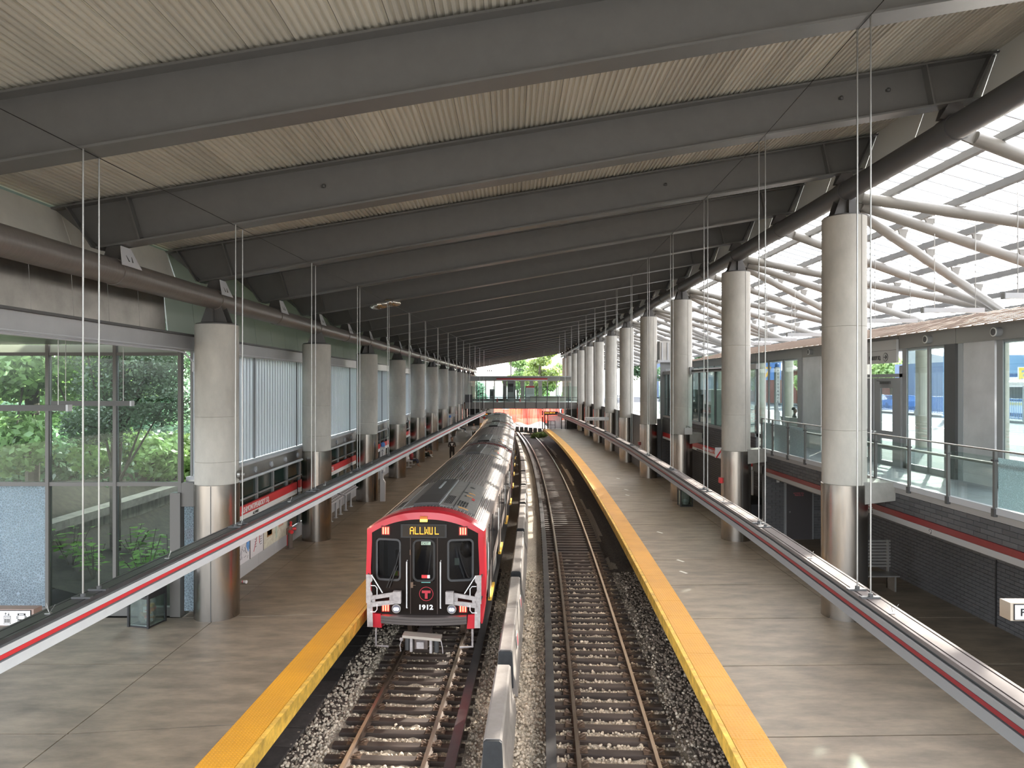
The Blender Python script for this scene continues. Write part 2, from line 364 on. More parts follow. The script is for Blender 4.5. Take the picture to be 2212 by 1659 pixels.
def scatter_stones():
    phi = (1 + 5 ** .5) / 2
    ic = np.array([(-1, phi, 0), (1, phi, 0), (-1, -phi, 0), (1, -phi, 0), (0, -1, phi), (0, 1, phi), (0, -1, -phi), (0, 1, -phi), (phi, 0, -1), (phi, 0, 1), (-phi, 0, -1), (-phi, 0, 1)]) / 1.9
    fa = np.array([(0, 11, 5), (0, 5, 1), (0, 1, 7), (0, 7, 10), (0, 10, 11), (1, 5, 9), (5, 11, 4), (11, 10, 2), (10, 7, 6), (7, 1, 8), (3, 9, 4), (3, 4, 2), (3, 2, 6), (3, 6, 8), (3, 8, 9), (4, 9, 5), (2, 4, 11), (6, 2, 10), (8, 6, 7), (9, 8, 1)])
    N = 34000
    y = 9.6 + 17.5 * rng.random(N) ** 1.15; u = -6.6 + 9.4 * rng.random(N)
    s = 1.0; ti = np.abs(((y - TIE0) / TIES + .5) % 1 - .5) * TIES
    r_ok = ~((ti < .115) & (((u > -1.4) & (u < 1.3)) | ((u > LT - 1.3) & (u < LT + 1.45)))) | (rng.random(N) < .02)
    for c in (0, LT):                                   # keep off the rail heads
        for q in (-.75, .75): r_ok &= np.abs(u - (c + q)) > .07
    y = y[r_ok]; u = u[r_ok]; N = len(y)
    sl = TS(y); n = np.hypot(1, sl); x = TX(y) + u / n; yy_ = y - u * sl / n
    size = .030 * (.6 + .8 * rng.random(N)); z = -.215 + .018 * rng.normal(size=N)
    sc = size[:, None] * (.65 + .7 * rng.random((N, 3)))
    a = rng.random(N) * 6.283; ca, sa = np.cos(a), np.sin(a); b = rng.random(N) * 6.283; cb, sb = np.cos(b), np.sin(b)
    V = ic[None, :, :] * sc[:, None, :] * (.85 + .3 * rng.random((N, 12, 1)))
    X = V[..., 0] * ca[:, None] - V[..., 1] * sa[:, None]; Y = V[..., 0] * sa[:, None] + V[..., 1] * ca[:, None]; Z = V[..., 2]
    Y2 = Y * cb[:, None] - Z * sb[:, None]; Z2 = Y * sb[:, None] + Z * cb[:, None]
    P = np.stack([X + x[:, None], Y2 + yy_[:, None], Z2 + z[:, None]], -1).reshape(-1, 3)
    F = (fa[None] + (np.arange(N) * 12)[:, None, None]).reshape(-1, 3)
    me = bpy.data.meshes.new('ballast_stones'); me.vertices.add(len(P)); me.vertices.foreach_set('co', P.ravel())
    me.loops.add(F.size); me.loops.foreach_set('vertex_index', F.ravel().astype(np.int32)); me.polygons.add(len(F))
    me.polygons.foreach_set('loop_start', np.arange(0, F.size, 3, dtype=np.int32)); me.polygons.foreach_set('loop_total', np.full(len(F), 3, dtype=np.int32))
    me.update(); me.validate(); me.materials.append(M['stone']); me.materials.append(M['darkerstone'])
    dm = ((u > 1.3 + .35 * rng.normal(size=N)) | (u < LT - 2.0 + .15 * rng.normal(size=N)) | (rng.random(N) < .06)).astype(np.int32)  # darker stones near both platforms, plus a few at random
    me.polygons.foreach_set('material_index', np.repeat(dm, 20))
    o = bpy.data.objects.new('ballast_stones', me); COL.objects.link(o)
    tag(o, 'loose pale crushed stones covering the near ballast', 'stones', kind='stuff')
scatter_stones()

# left and right platforms: body, slabs (pieces), tactile tiles (pieces), nosing
def platform(name, sgn, edge, y0, y1):
    root = thing(name, (0, 0, 0), kind='structure', label=None, cat=None)
    ys = yy(y0, y1, 3.0)
    mb = MB()
    prof = [(edge + sgn * 1.15, 0), (edge + sgn * 1.15, PZ - .32), (edge + sgn * .04, PZ - .32), (edge + sgn * .04, PZ - .16)]
    mb.sweep([(u, z) for u, z in prof], [frame(y, 0, 0) for y in ys], closed=False)
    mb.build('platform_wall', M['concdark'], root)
    mb = MB(); e = [(edge, PZ - .30), (edge, PZ - .004), (edge + sgn * .09, PZ + .0), (edge + sgn * .09, PZ - .30)]
    mb.sweep(e, [frame(y, 0, 0) for y in ys]); mb.build('edge_nosing', M['yellow2'], root)
    y = y0
    while y < y1 - .1:                                   # tactile tiles
        b = min(y + 1.215, y1); u0, u1 = edge + sgn * .095, edge + sgn * .70
        p = [at(y, u0), at(y, u1), at(b, u0), at(b, u1)]
        m2 = MB().hexa([(*p[0], PZ - .05), (*p[1], PZ - .05), (*p[2], PZ - .05), (*p[3], PZ - .05), (*p[0], PZ + .008), (*p[1], PZ + .008), (*p[2], PZ + .008), (*p[3], PZ + .008)])
        m2.build('tactile_tile', TACT, root); y = b + .006
    # concrete slabs
    xc = (lambda y: XL(y) + .1) if sgn < 0 else (lambda y: XR(y) + .03)
    y = 14.55 - 2.9 * math.floor((14.55 - y0) / 2.9)
    js = [y0] + list(np.arange(y, y1 - .5, 2.9)) + [y1]
    for a, b in zip(js[:-1], js[1:]):
        if b - a < .2: continue
        a2, b2 = a + .016, b - .016
        P = [at(a2, edge + sgn * .705), at(b2, edge + sgn * .705)]
        outer = ((-8.3 if b > 17.7 else -16.0) if sgn < 0 else 11.80)
        for (p0, p1), (q0, q1) in (((P[0], P[1]), ((xc(a) - sgn * .010, a2), (xc(b) - sgn * .010, b2))), (((xc(a) + sgn * .010, a2), (xc(b) + sgn * .010, b2)), ((outer, a2), (outer, b2)))):
            L = [p0, q0, p1, q1]
            m2 = MB().hexa([(*p, PZ - .14) for p in L] + [(*p, PZ) for p in L]); m2.build('concrete_slab', M['plat'], root)
    x1 = (-16.0 if sgn < 0 else 11.8)
    mb = MB(); 
    for a, b in zip(ys[:-1], ys[1:]):
        p = [at(a, edge + sgn * .1), (x1, a), at(b, edge + sgn * .1), (x1, b)]
        mb.hexa([(*q, PZ - .30) for q in p] + [(*q, PZ - .142) for q in p])
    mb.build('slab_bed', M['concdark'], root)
platform('floor_left', -1, EDGE_L, 3.0, 121)
platform('floor_right', 1, EDGE_R, 3.0, 91.0)

# tracks
def track(off, y0, y1, ty0, ty1, third, label):
    root = thing('railway_track', (*at(20, off), 0), label, 'track', 'railway tracks between the platforms')
    ys = yy(y0, y1, 1.2)
    prof = [(-.036, 0), (.036, 0), (.036, -.035), (.010, -.045), (.010, -.13), (.07, -.15), (-.07, -.15), (-.010, -.13), (-.010, -.045), (-.036, -.035)]
    for q in (-.752, .752):
        mb = MB().sweep(prof, [frame(y, off + q, 0) for y in ys]); o = mb.build('rail', [M['railside'], M['rail']], root)
        for i, p in enumerate(o.data.polygons):
            if i % 10 in (0,): p.material_index = 1
    q = off + third
    pr = [(-.045, -.02), (-.045, .075), (.045, .075), (.045, -.02), (.07, -.12), (-.07, -.12)]
    o = MB().sweep(pr, [frame(y, q, 0) for y in ys]).build('third_rail', M['railside'], root)
    sg = -1 if third < 0 else 1
    pr = [(-.10, .085), (.10, .085), (.10, .12), (-.10, .12)]
    MB().sweep(pr, [frame(y, q + .0, 0) for y in ys]).build('cover_board', M['thirdtop'], root)
    k0 = math.ceil((ty0 - TIE0) / TIES); k1 = int((ty1 - TIE0) / TIES)
    tm = None; cm = None; w0, w1 = (-1.38, 1.25) if third < 0 else (-1.25, 1.42)
    for k in range(k0, k1 + 1):
        y = TIE0 + k * TIES + (0 if third < 0 else .10); fx, fy, nx, ny, _ = frame(y, off, 0); an = math.atan2(ny, nx)
        o = root_child_tie(root, w0, w1) if tm is None else tm.copy()
        if tm is None: tm = o
        else: COL.objects.link(o)
        o.parent = root; o.location = Vector((fx, fy, -.235)) - ORG[root.name]; o.rotation_euler = (0, 0, an); 
        if y < 30:
            for q2 in (-.752, .752):
                for s2 in (-1, 1):
                    if cm is None: c = clip_mesh(root); cm = c
                    else: c = cm.copy(); COL.objects.link(c)
                    px, py = at(y, off + q2 + s2 * .105); c.parent = root; c.location = Vector((px, py, -.14)) - ORG[root.name]; c.rotation_euler = (0, 0, an + (0 if s2 > 0 else math.pi))
    return root
def root_child_tie(root, w0, w1):
    mb = MB(); mb.prism([(-.105, 0), (.105, 0), (.105, .075), (.09, .09), (-.09, .09), (-.105, .075)], w0, w1, axis='x')
    o = link_mesh('tie', mb.v, mb.f, M['tie']); o.parent = root; return o
def clip_mesh(root):
    mb = MB(); mb.box(-.09, .10, -.085, .085, 0, .018)
    mb.path([(-.02, -.05, .03), (.05, -.05, .075), (.085, -.02, .06), (.07, .03, .075), (.0, .045, .06), (-.045, .03, .045)], .017, 6)
    o = link_mesh('rail_clip', mb.v, mb.f, M['clip']); o.parent = root; return o
track(0, 5, 140, 9.0, 100.5, -1.27, 'curving empty railway track beside the right-hand platform, ties on pale ballast')
track(LT, 5, 128, 9.0, 27, 1.28, 'railway track under the red-fronted train, beside the left platform')

# cable trough under the left platform edge
tr = thing('cable_trough', (*at(15, LT - 2.3), -.2), 'dark cable trough with lids in the ballast below the left platform edge', 'trough')
y = 9.0; k = 0
while y < 34:
    j = .02 * math.sin(k * 2.1); p = [at(y, LT - 2.62 + j), at(y, LT - 2.05 + j), at(y + .74, LT - 2.62 + j), at(y + .74, LT - 2.05 + j)]; t = .012 * math.sin(k * 1.3)
    MB().hexa([(*q, -.24) for q in p] + [(*p[0], -.15 + t), (*p[1], -.15 - t), (*p[2], -.15 + t), (*p[3], -.15)]).build('trough_lid', mat('trough lid', (.055, .047, .042), .8, 0, (6, .3), objvar=.3), tr)
    y += .77; k += 1

# barrier blocks between the tracks
def barrier_block(y0, y1, pad, idx):
    L = y1 - y0; ym = (y0 + y1) / 2; x, yc = at(ym, -2.31)
    lab = ('concrete barrier block nearest the camera between the tracks, black pad on its end' if idx == 0 else
           f'concrete barrier block between the tracks, {ORDN[idx]} from the camera' + (' with black end pad' if pad else ''))
    r = thing('barrier_block', (x, yc, -.22), lab, 'barrier', 'concrete barrier blocks between the tracks')
    prof = [(-.30, -.22), (.30, -.22), (.27, .05), (.195, .30), (.165, .84), (.125, .88), (-.125, .88), (-.165, .84), (-.195, .30), (-.27, .05)]
    MB().sweep(prof, [frame(y0 + .012, -2.31, 0), frame(ym, -2.31, 0), frame(y1 - .012, -2.31, 0)]).build('block', M['barrier'], r)
    if pad:
        pr = [(-.19, .0), (.19, .0), (.186, .30), (.160, .83), (.12, .865), (-.12, .865), (-.160, .83), (-.186, .30)]
        MB().sweep(pr, [frame(y0 - .05, -2.31, 0), frame(y0 + .012, -2.31, 0)]).build('end_pad', M['rubber'], r)
    if idx in (1, 2):
        for s in (-1, 1):
            f0 = frame(y0 + 1.6, -2.31 + s * .225, 0); f1 = frame(y0 + 2.05, -2.31 + s * .225, 0)
            pl = MB().sweep([(-.008, .30), (.008, .30), (.008 - s * .03, .62), (-.008 - s * .03, .62)], [f0, f1]).build('warning_plate', M['offwhite'], r)
            pts = MB()
            for q in range(6):
                f0 = frame(y0 + 1.68 + .05 * q, -2.31 + s * .236, 0); f1 = frame(y0 + 1.705 + .05 * q, -2.31 + s * .236, 0)
                pts.sweep([(-.004, .34), (.004, .34), (.004 - s * .025, .58), (-.004 - s * .025, .58)], [f0, f1])
            pts.build('red_lettering', M['mapred'], pl)
segs = [(12.1, 15.35), (16.2, 19.3), (19.3, 22.4), (23.1, 26.2), (26.2, 29.35), (30.0, 33.0), (33.0, 36.1)]
s0 = 36.75
while s0 < 92: segs += [(s0, s0 + 3.05), (s0 + 3.05, s0 + 6.1)]; s0 += 6.8
for i, (a, b) in enumerate(segs): barrier_block(a, b, i == 0 or segs[i - 1][1] < a - .1, i)

# ================================================================ ROOF
def ordn(i): return ORDN[i] if i < len(ORDN) else 'distant'
# ceiling deck: corrugated sheets running with the tracks
ceil = thing('ceiling', (0, 0, 0), None, None, kind='structure')
xs = list(np.arange(-8.75, 9.25, .60)); YA, YB = -3.0, 122.5
for i, x0 in enumerate(xs):
    x1 = min(x0 + .595, 9.25); n = 6; w = (x1 - x0) / n; prof = []
    for k in range(n):
        a = x0 + k * w; d = .028
        prof += [(a, deck_z(a)), (a + w * .45, deck_z(a + w * .45)), (a + w * .55, deck_z(a + w * .55) + d), (a + w * .90, deck_z(a + w * .9) + d)]
    prof.append((x1, deck_z(x1)))
    vs = [(x, y, z) for y in (YA, YB) for x, z in prof]; m = len(prof)
    link_mesh('deck_sheet', vs, [(k, k + 1, m + k + 1, m + k) for k in range(m - 1)], M['deck'], ceil)
MB().prism([(-9.3, deck_z(-9.3) + .04), (9.9, deck_z(9.9) + .04), (9.9, deck_z(9.9) + .35), (-9.3, deck_z(-9.3) + .35)], YA, YB + .3).build('roof_build_up', M['darkgrey'], ceil)

# roof beams: web, two flanges, stiffeners, seats on the tubes
def bz0(x): return CZ + 3.90 + .17 * x          # underside of the bottom flange
def bz1(x): return CZ + 4.78 + .165 * x         # top of the top flange
def make_beam():
    r = thing('roof_beam', (0, 0, CZ), 'x', 'beam', 'steel roof beams across the station')
    a, b = -7.85, 8.80; at_, bt = -8.72, 9.20
    MB().prism([(a, bz0(a) + .03), (b, bz0(b) + .03), (bt, bz1(bt) - .03), (at_, bz1(at_) - .03)], -.012, .012).build('web', M['beam'], r)
    for nm, f, x0, x1, dz in (('bottom_flange', bz0, a - .02, b + .02, 0), ('top_flange', bz1, at_ - .03, bt + .03, -.035)):
        MB().hexa([(x0, -.19, f(x0) + dz), (x1, -.19, f(x1) + dz), (x0, .19, f(x0) + dz), (x1, .19, f(x1) + dz), (x0, -.19, f(x0) + dz + .035), (x1, -.19, f(x1) + dz + .035), (x0, .19, f(x0) + dz + .035), (x1, .19, f(x1) + dz + .035)]).build(nm, M['beam'], r)
    for (x0, x1) in ((-7.95, -8.45), (-7.05, -7.30), (8.0, 7.85), (8.72, 9.10)):
        mb = MB()
        for s in (-1, 1):
            mb.hexa([(x0 - .015, s * .012, bz0(x0) + .035), (x0 + .015, s * .012, bz0(x0) + .035), (x0 - .015, s * .17, bz0(x0) + .035), (x0 + .015, s * .17, bz0(x0) + .035),
                     (x1 - .015, s * .012, bz1(x1) - .035), (x1 + .015, s * .012, bz1(x1) - .035), (x1 - .015, s * .17, bz1(x1) - .035), (x1 + .015, s * .17, bz1(x1) - .035)])
        mb.build('stiffener', M['beam'], r)
    return r
bm0 = make_beam(); NB = 27
def seat_plates(side):
    """pale splayed plates between beam and tube; origin at the tube's crown"""
    mb = MB()
    return mb
def beam_y(k): return D1 + (k - 2) * HB
for k in range(-1, NB):
    y = beam_y(k)
    b = bm0 if k == -1 else copy_tree(bm0)
    b.location = (0, y, CZ)
    relabel(b, 'dark grey steel roof beam overhead, ' + ('nearest overhead behind the camera view' if k == -1 else f'{ordn(k)} in view from the camera'))
# ORG of beam is (0,0,CZ): parts built in local y already
# longitudinal tubes
def long_tube(side):
    X = XL if side < 0 else XR; zc = CZ + (2.13 if side < 0 else 4.86)
    r = thing('roof_tube', (X(D1), D1, zc), f'long {"brown grey steel tube along the left" if side < 0 else "dark steel ridge tube along the right"} column tops', 'tube')
    ys = [beam_y(k) for k in range(-2, NB)]
    MB().path([(X(y), y, zc) for y in ys], .245, 20).build('pipe', M['tube'] if side < 0 else M['strut_dark'], r, smooth=True)
    for y in ys:
        x = X(y); bt = bz0(x)
        mb = MB()
        for s in (-1, 1):                              # splayed seat plates under each beam
            mb.hexa([(x - .26, y + s * .06 - .012, zc + .20), (x + .26, y + s * .06 - .012, zc + .20), (x - .26, y + s * .06 + .012, zc + .20), (x + .26, y + s * .06 + .012, zc + .20),
                     (x - .13, y + s * .14 - .012, bt), (x + .13, y + s * .14 - .012, bt), (x - .13, y + s * .14 + .012, bt), (x + .13, y + s * .14 + .012, bt)])
        mb.build('seat_plate', M['bracket_dark'], r)
        if side < 0:
            mb = MB(); mb.hexa([(x + .262, y - .34, zc + .10), (x + .28, y - .34, zc + .10), (x + .262, y + .34, zc + .10), (x + .28, y + .34, zc + .10), (x + .135, y - .17, bt), (x + .15, y - .17, bt), (x + .135, y + .17, bt), (x + .15, y + .17, bt)])
            mb.build('side_gusset', M['bracket'], r)
        MB().tube((x, y - .20, zc), (x, y + .20, zc), .262, 20).build('collar', M['tube'] if side < 0 else M['strut_dark'], r, smooth=True)
    return r
M['strut_dark'] = mat('ridge tube paint', (.085, .085, .087), .42)
long_tube(-1); long_tube(1)

# columns
def make_column(side):
    top = CZ + (1.49 if side < 0 else 4.20); zt = CZ + (2.13 if side < 0 else 4.86) - .22
    r = thing('column', (0, 0, PZ), 'x', 'column', ('left' if side < 0 else 'right') + '-hand row of round concrete columns')
    joints = (CZ - .82, CZ - 1.95) if side < 0 else (CZ + 1.44, CZ - 1.16)
    js = CZ - 2.53; prof = [(.525, js)]
    for z in sorted(joints): 
        if z > js + .1: prof += [(.525, z - .008), (.515, z), (.525, z + .008)]
    prof += [(.525, top)]
    MB().lathe(prof, 36, (0, 0, 0)).build('concrete_shaft', M['conc'], r, smooth=True)
    MB().lathe([(.545, PZ), (.545, js + .01), (.53, js + .02)], 36).build('steel_jacket', M['steel'], r, smooth=True)
    MB().box(.07, .085, -.552, -.54, PZ + .01, js).build('jacket_seam', M['darkgrey'], r)
    MB().lathe([(.50, top), (.50, top + .03), (.44, top + .05)], 36).build('cap_plate', M['bracket_dark'], r, smooth=False)
    mb = MB()
    for s in (-1, 1):
        mb.prism([(-.34, top + .04), (.34, top + .04), (.17, zt + .08), (-.17, zt + .08)], s * .17 - .015, s * .17 + .015)
    mb.prism([(-.02, top + .04), (.02, top + .04), (.02, zt + .06), (-.02, zt + .06)], -.3, .3)
    mb.build('tube_saddle', M['bracket_dark'], r)
    if side > 0: MB().box(.20, .213, -.495, -.48, js, top).build('formwork_seam', mat('seam grey', (.30, .29, .26), .8), r)  # vertical formwork joint, a strip slightly darker than the concrete
    return r
def ordcol(i, side): return f'round concrete column with steel jacket, {ORDN[i]} from the camera in the {side}-hand row'
for side, X in ((-1, XL), (1, XR)):
    c0 = make_column(side)
    for k in range(12):
        y = D1 + k * BAY
        if side > 0 and y > 120: continue
        c = c0 if k == 0 else copy_tree(c0)
        c.location = (X(y), y, PZ); c.rotation_euler = (0, 0, R(17 * (k % 3)) if side < 0 else 0)
        relabel(c, ordcol(k, 'left' if side < 0 else 'right'))

# left fascia above and below the tube
def wall_strip(root, name, m, y0, y1, xb, zb, xt, zt, step, th=.03, gap=.012):
    y = y0
    while y < y1 - .05:
        b = min(y + step, y1) - gap
        MB().hexa([(xb - th, y, zb), (xb, y, zb), (xb - th, b, zb), (xb, b, zb), (xt - th, y, zt), (xt, y, zt), (xt - th, b, zt), (xt, b, zt)]).build(name, m, root)
        y += step
wl = thing('wall_left', (0, 0, 0), None, None, kind='structure')
# upper panels: near bay steel sheets, beyond the first column green tinted panels
wall_strip(wl, 'steel_panel', M['fascia'], -2, 16.6, -8.25, CZ + 1.24, -8.30, CZ + 2.15, 1.16)
wall_strip(wl, 'upper_panel', mat('upper fascia sheet', (.66, .64, .58), .5, 0, (1, .1)), -2, 17.5, -8.32, CZ + 2.15, -8.72, deck_z(-8.72) - .06, 2.2)
wall_strip(wl, 'tinted_panel', M['greenpane'], 16.66, 121, -8.25, CZ + 1.24, -8.35, CZ + 2.2, 1.45)
wall_strip(wl, 'tinted_panel', M['greenpane'], 17.56, 121, -8.35, CZ + 2.21, -8.72, deck_z(-8.72) - .06, 1.45)
MB().box(-8.45, -8.12, -3, 121, CZ + .83, CZ + 1.22).build('box_beam', mat('box beam grey', (.30, .30, .305), .35, .3, (.8, .1)), wl)
MB().box(-8.20, -8.05, -3, 121, CZ + 1.20, CZ + 1.25).build('beam_ledge', M['darkgrey'], wl)
MB().box(-8.13, -8.10, -3, 121, CZ + .86, CZ + .885).build('beam_lip', M['lgrey'], wl)
MB().path([(-8.02, 3, CZ + .80), (-8.02, 16.5, CZ + .80), (-7.98, 16.9, CZ + .77), (-7.9, 17.2, CZ + .55), (-7.9, 17.2, CZ + .3)], .022, 8).build('conduit', M['lgrey'], wl, True)
# channel glass, one plank at a time near, wider far
y = 17.95; 
while y < 121:
    w = .262 if y < 62 else .55
    MB().prism([(-8.30, y), (-8.24, y), (-8.24, y + .01), (-8.285, y + .012), (-8.285, y + w - .014), (-8.24, y + w - .012), (-8.24, y + w - .004), (-8.30, y + w - .004)], CZ - 2.36, CZ + .82, axis='z').build('channel_glass', M['plank'], wl)
    y += w
for y in np.arange(17.8, 121, BAY / 2):
    MB().box(-8.24, -8.19, y - .02, y + .02, CZ - 2.36, CZ + .83).build('glazing_post', M['grey'], wl)
# ledge with round lights, front pipe between columns
MB().box(-8.36, -8.02, 17.8, 121, CZ - 2.46, CZ - 2.38).build('ledge_cap', M['lgrey'], wl)
MB().box(-8.36, -8.08, 17.8, 121, CZ - 2.88, CZ - 2.46).build('ledge_beam', M['steel2'], wl)
for i in range(48):
    y = 18.9 + i * 1.45
    if y > 88: break
    MB().tube((-8.08, y, CZ - 2.68), (-8.03, y, CZ - 2.68), .10, 16).tube((-8.03, y, CZ - 2.68), (-8.015, y, CZ - 2.68), .06, 12).build('round_lamp', M['lgrey'], wl, True)
# lower glazing
y = 17.95
while y < 121:
    MB().box(-8.33, -8.22, y - .045, y + .045, PZ, CZ - 2.88).build('mullion', M['grey'], wl)
    MB().box(-8.30, -8.285, y + .05, y + 1.45, PZ + .52, CZ - 2.9).build('window_pane', mat('dark green window', (.02, .035, .03), .08) if y > 20 else M['crackle2'], wl)
    MB().box(-8.30, -8.20, y + .006, y + 1.494, PZ, PZ + .50).build('kick_panel', M['lgrey'], wl)
    MB().box(-8.24, -8.20, y + .05, y + 1.45, CZ - 3.55, CZ - 3.50).build('window_rail', M['grey'], wl)
    y += 1.5
for k in range(11):
    y0 = D1 + k * BAY + .55; y1 = y0 + BAY - 1.1
    p = thing('handrail_pipe', (-7.85, y0, CZ - 2.78), f'grey pipe along the left wall ledge, bay {["one","two","three","four","five","six","seven","eight","nine","ten","eleven"][k]} from the camera', 'pipe', 'pipes along the left wall ledge')
    MB().tube((-7.80, y0 - .25, CZ - 2.80), (-7.80, y1, CZ - 2.80), .045, 10).build('pipe', M['lgrey'], p, True)
    for q in range(5):
        yq = y0 + .6 + q * 1.6; MB().bar((-8.08, yq, CZ - 2.86), (-7.80, yq, CZ - 2.82), .04, .05).build('bracket', M['grey'], p)
MB().tube((-6.95, D1, CZ - 2.30), (-6.88, D1, CZ - 2.30), .11, 16).tube((-6.88, D1, CZ - 2.30), (-6.78, D1, CZ - 2.30), .05, 10).build('x_', M['steel2'], None)
bpy.data.objects['x_'].name = 'wall_lamp'; tag(bpy.data.objects['wall_lamp'], 'small round steel lamp on the side of the nearest left column', 'lamp')
# transverse glazing at the left end bay
we = thing('window_1', (-8.3, D1, PZ), None, None, kind='structure')
YG = D1
for x in (-14.0, -11.78, -10.07, -8.42):
    MB().box(x - .042, x + .042, YG - .07, YG + .07, PZ, CZ + 1.0).build('window_frame', M['winframe'], we)
MB().box(-8.62, -8.36, YG - .16, YG + .10, PZ, CZ - 2.75).build('steel_post', M['winframe'], we)
MB().box(-16, -8.37, YG - .05, YG + .05, CZ - 2.59, CZ - 2.49).build('transom', M['winframe'], we)
MB().box(-16, -8.37, YG - .08, YG + .08, PZ, PZ + .22).build('sill', M['winframe'], we)
MB().box(-16, -8.37, YG - .06, YG + .06, CZ + .72, CZ + .80).build('head_rail', M['winframe'], we)
for a, b in ((-16, -11.84), (-11.73, -10.13), (-10.01, -8.47)):
    MB().box(a, b, YG - .008, YG + .008, CZ - 2.49, CZ + .72).build('window_pane', M['clear'], we)
    MB().box(a, b, YG - .006, YG + .006, CZ + .80, CZ + 1.0).build('tinted_pane', M['greenpane'], we)
    MB().box(a, b, YG - .008, YG + .008, PZ + .22, CZ - 2.59).build('window_pane', M['crackle2'] if a == -16 else M['clear'], we)
MB().box(-8.34, -7.95, YG + .02, YG + .04, PZ + .1, CZ - 2.7).build('window_pane', M['crackle2'], we)
MB().box(-8.36, -8.05, YG - .1, YG + .15, CZ - 3.1, CZ - 2.5).build('junction_box', M['winframe'], we)
MB().box(-8.30, -8.05, YG + .05, YG + .10, CZ - 3.97, CZ - 3.70).build('sign_end_red', M['red'], we)
MB().box(-8.30, -8.05, YG + .05, YG + .10, CZ - 4.12, CZ - 3.97).build('sign_end_white', M['white'], we)
# soffit over the left end bay
sof = thing('trim_1', (0, 0, 0), None, None, kind='structure')
for i in range(9): MB().box(-16 + i * .86, -15.15 + i * .86, 3, D1 - .1, CZ + 1.0, CZ + 1.05).build('soffit_panel', mat('green grey soffit', (.10, .125, .10), .3, .3), sof)
# right upstand under the deck's edge
ur = thing('trim_2', (0, 0, 0), None, None, kind='structure')
y = -2
while y < 121:
    MB().hexa([(8.80, y, CZ + 5.10), (8.83, y, CZ + 5.10), (8.80, y + 2.15, CZ + 5.10), (8.83, y + 2.15, CZ + 5.10),
               (9.24, y, deck_z(9.24)), (9.27, y, deck_z(9.24)), (9.24, y + 2.15, deck_z(9.24)), (9.27, y + 2.15, deck_z(9.24))]).build('fascia_sheet', mat('pale fascia sheet', (.78, .78, .75), .5, 0, objvar=.03), ur)
    y += HB / 2
# ================================================================ HANGING LIGHT RAILS
def interp(pts, y):
    if y <= pts[0][0]: return pts[0][1] + (y - pts[0][0]) * (pts[1][1] - pts[0][1]) / (pts[1][0] - pts[0][0])
    for a, b in zip(pts[:-1], pts[1:]):
        if y <= b[0]: return a[1] + (y - a[0]) * (b[1] - a[1]) / (b[0] - a[0])
    return pts[-1][1]
RLP = [(4, -5.63), (8.96, -5.43), (13.3, -5.23), (22, -4.86), (30.7, -4.53), (39.4, -4.20), (55, -3.55), (70.4, -2.80)]
RRP = [(4, 4.25), (8.96, 4.54), (13.3, 4.79), (22, 5.06), (30.7, 5.28), (40, 5.30), (53, 5.02), (66, 4.45)]
def hanging_rail(pts, sgn, label):
    """sgn: +1 when the track side is towards +x"""
    zt = CZ - 2.71; y0, y1 = 3.6, pts[-1][0]
    r = thing('light_rail', (interp(pts, 20), 20, zt), label, 'light rail')
    ys = yy(y0, y1, 2.17)
    fr = [(interp(pts, y), y, sgn, 0, zt) for y in ys]
    def sw(name, prof, m): return MB().sweep(prof, fr).build(name, m, r)
    sw('top_channel', [(-.17, -.05), (-.17, 0), (-.135, 0), (-.135, -.02), (-.115, -.02), (-.115, 0), (.045, 0), (.045, -.02), (.065, -.02), (.065, 0), (.10, 0), (.10, -.05)], M['railpink'] if sgn < 0 else M['thirdtop'])
    sw('body', [(-.165, -.30), (-.165, -.05), (.10, -.05), (.12, -.085), (.12, -.19), (.085, -.20), (.085, -.215), (.115, -.30)], M['darkgrey'])
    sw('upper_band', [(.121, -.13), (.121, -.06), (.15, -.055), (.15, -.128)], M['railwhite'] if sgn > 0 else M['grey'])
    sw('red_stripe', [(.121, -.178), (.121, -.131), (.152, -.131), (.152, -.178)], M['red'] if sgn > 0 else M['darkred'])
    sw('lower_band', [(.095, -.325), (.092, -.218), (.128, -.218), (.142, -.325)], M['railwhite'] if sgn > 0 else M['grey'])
    sw('back_skin', [(-.175, -.31), (-.175, -.06), (-.166, -.06), (-.166, -.31)], M['grey'])
    o = sw('lamp_diffuser', [(-.10, -.318), (-.10, -.302), (.05, -.302), (.05, -.318)], M['lampglass'])
    k = -1
    while beam_y(k) < y1:
        yb = beam_y(k); x = interp(pts, yb)
        for dy in (-.17, .17):
            if yb + dy < y0: continue
            zb = bz0(x)
            MB().tube((x, yb + dy, zt - .02), (x, yb + dy, zb + .02), .011, 8).build('hanger_rod', M['steel2'], r, True)
            MB().box(x - .13, x + .11, yb + dy - .035, yb + dy + .035, zt, zt + .022).tube((x, yb + dy, zt), (x, yb + dy, zt + .06), .03, 8).build('rod_clamp', M['darkgrey'], r)
        k += 1
    MB().path([(interp(pts, beam_y(q)), beam_y(q), bz0(interp(pts, beam_y(q))) - .012) for q in range(-1, k)], .006, 5).build('netting_cable', M['black'], r)
    # bird wires and their feet
    y = y0 + 2.0; rr = random.Random(3)
    while y < 30:
        x = interp(pts, y); mb = MB().box(x - .05, x + .02, y - .02, y + .02, zt, zt + .008)
        for q in range(3): mb.tube((x, y, zt), (x + rr.uniform(-.07, .07), y + rr.uniform(-.06, .06), zt + .11), .0025, 4)
        mb.build('bird_spike', M['steel2'], r); y += 2.6
    return r
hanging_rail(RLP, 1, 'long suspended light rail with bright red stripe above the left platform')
hanging_rail(RRP, -1, 'long suspended light rail with pinkish top above the right platform')

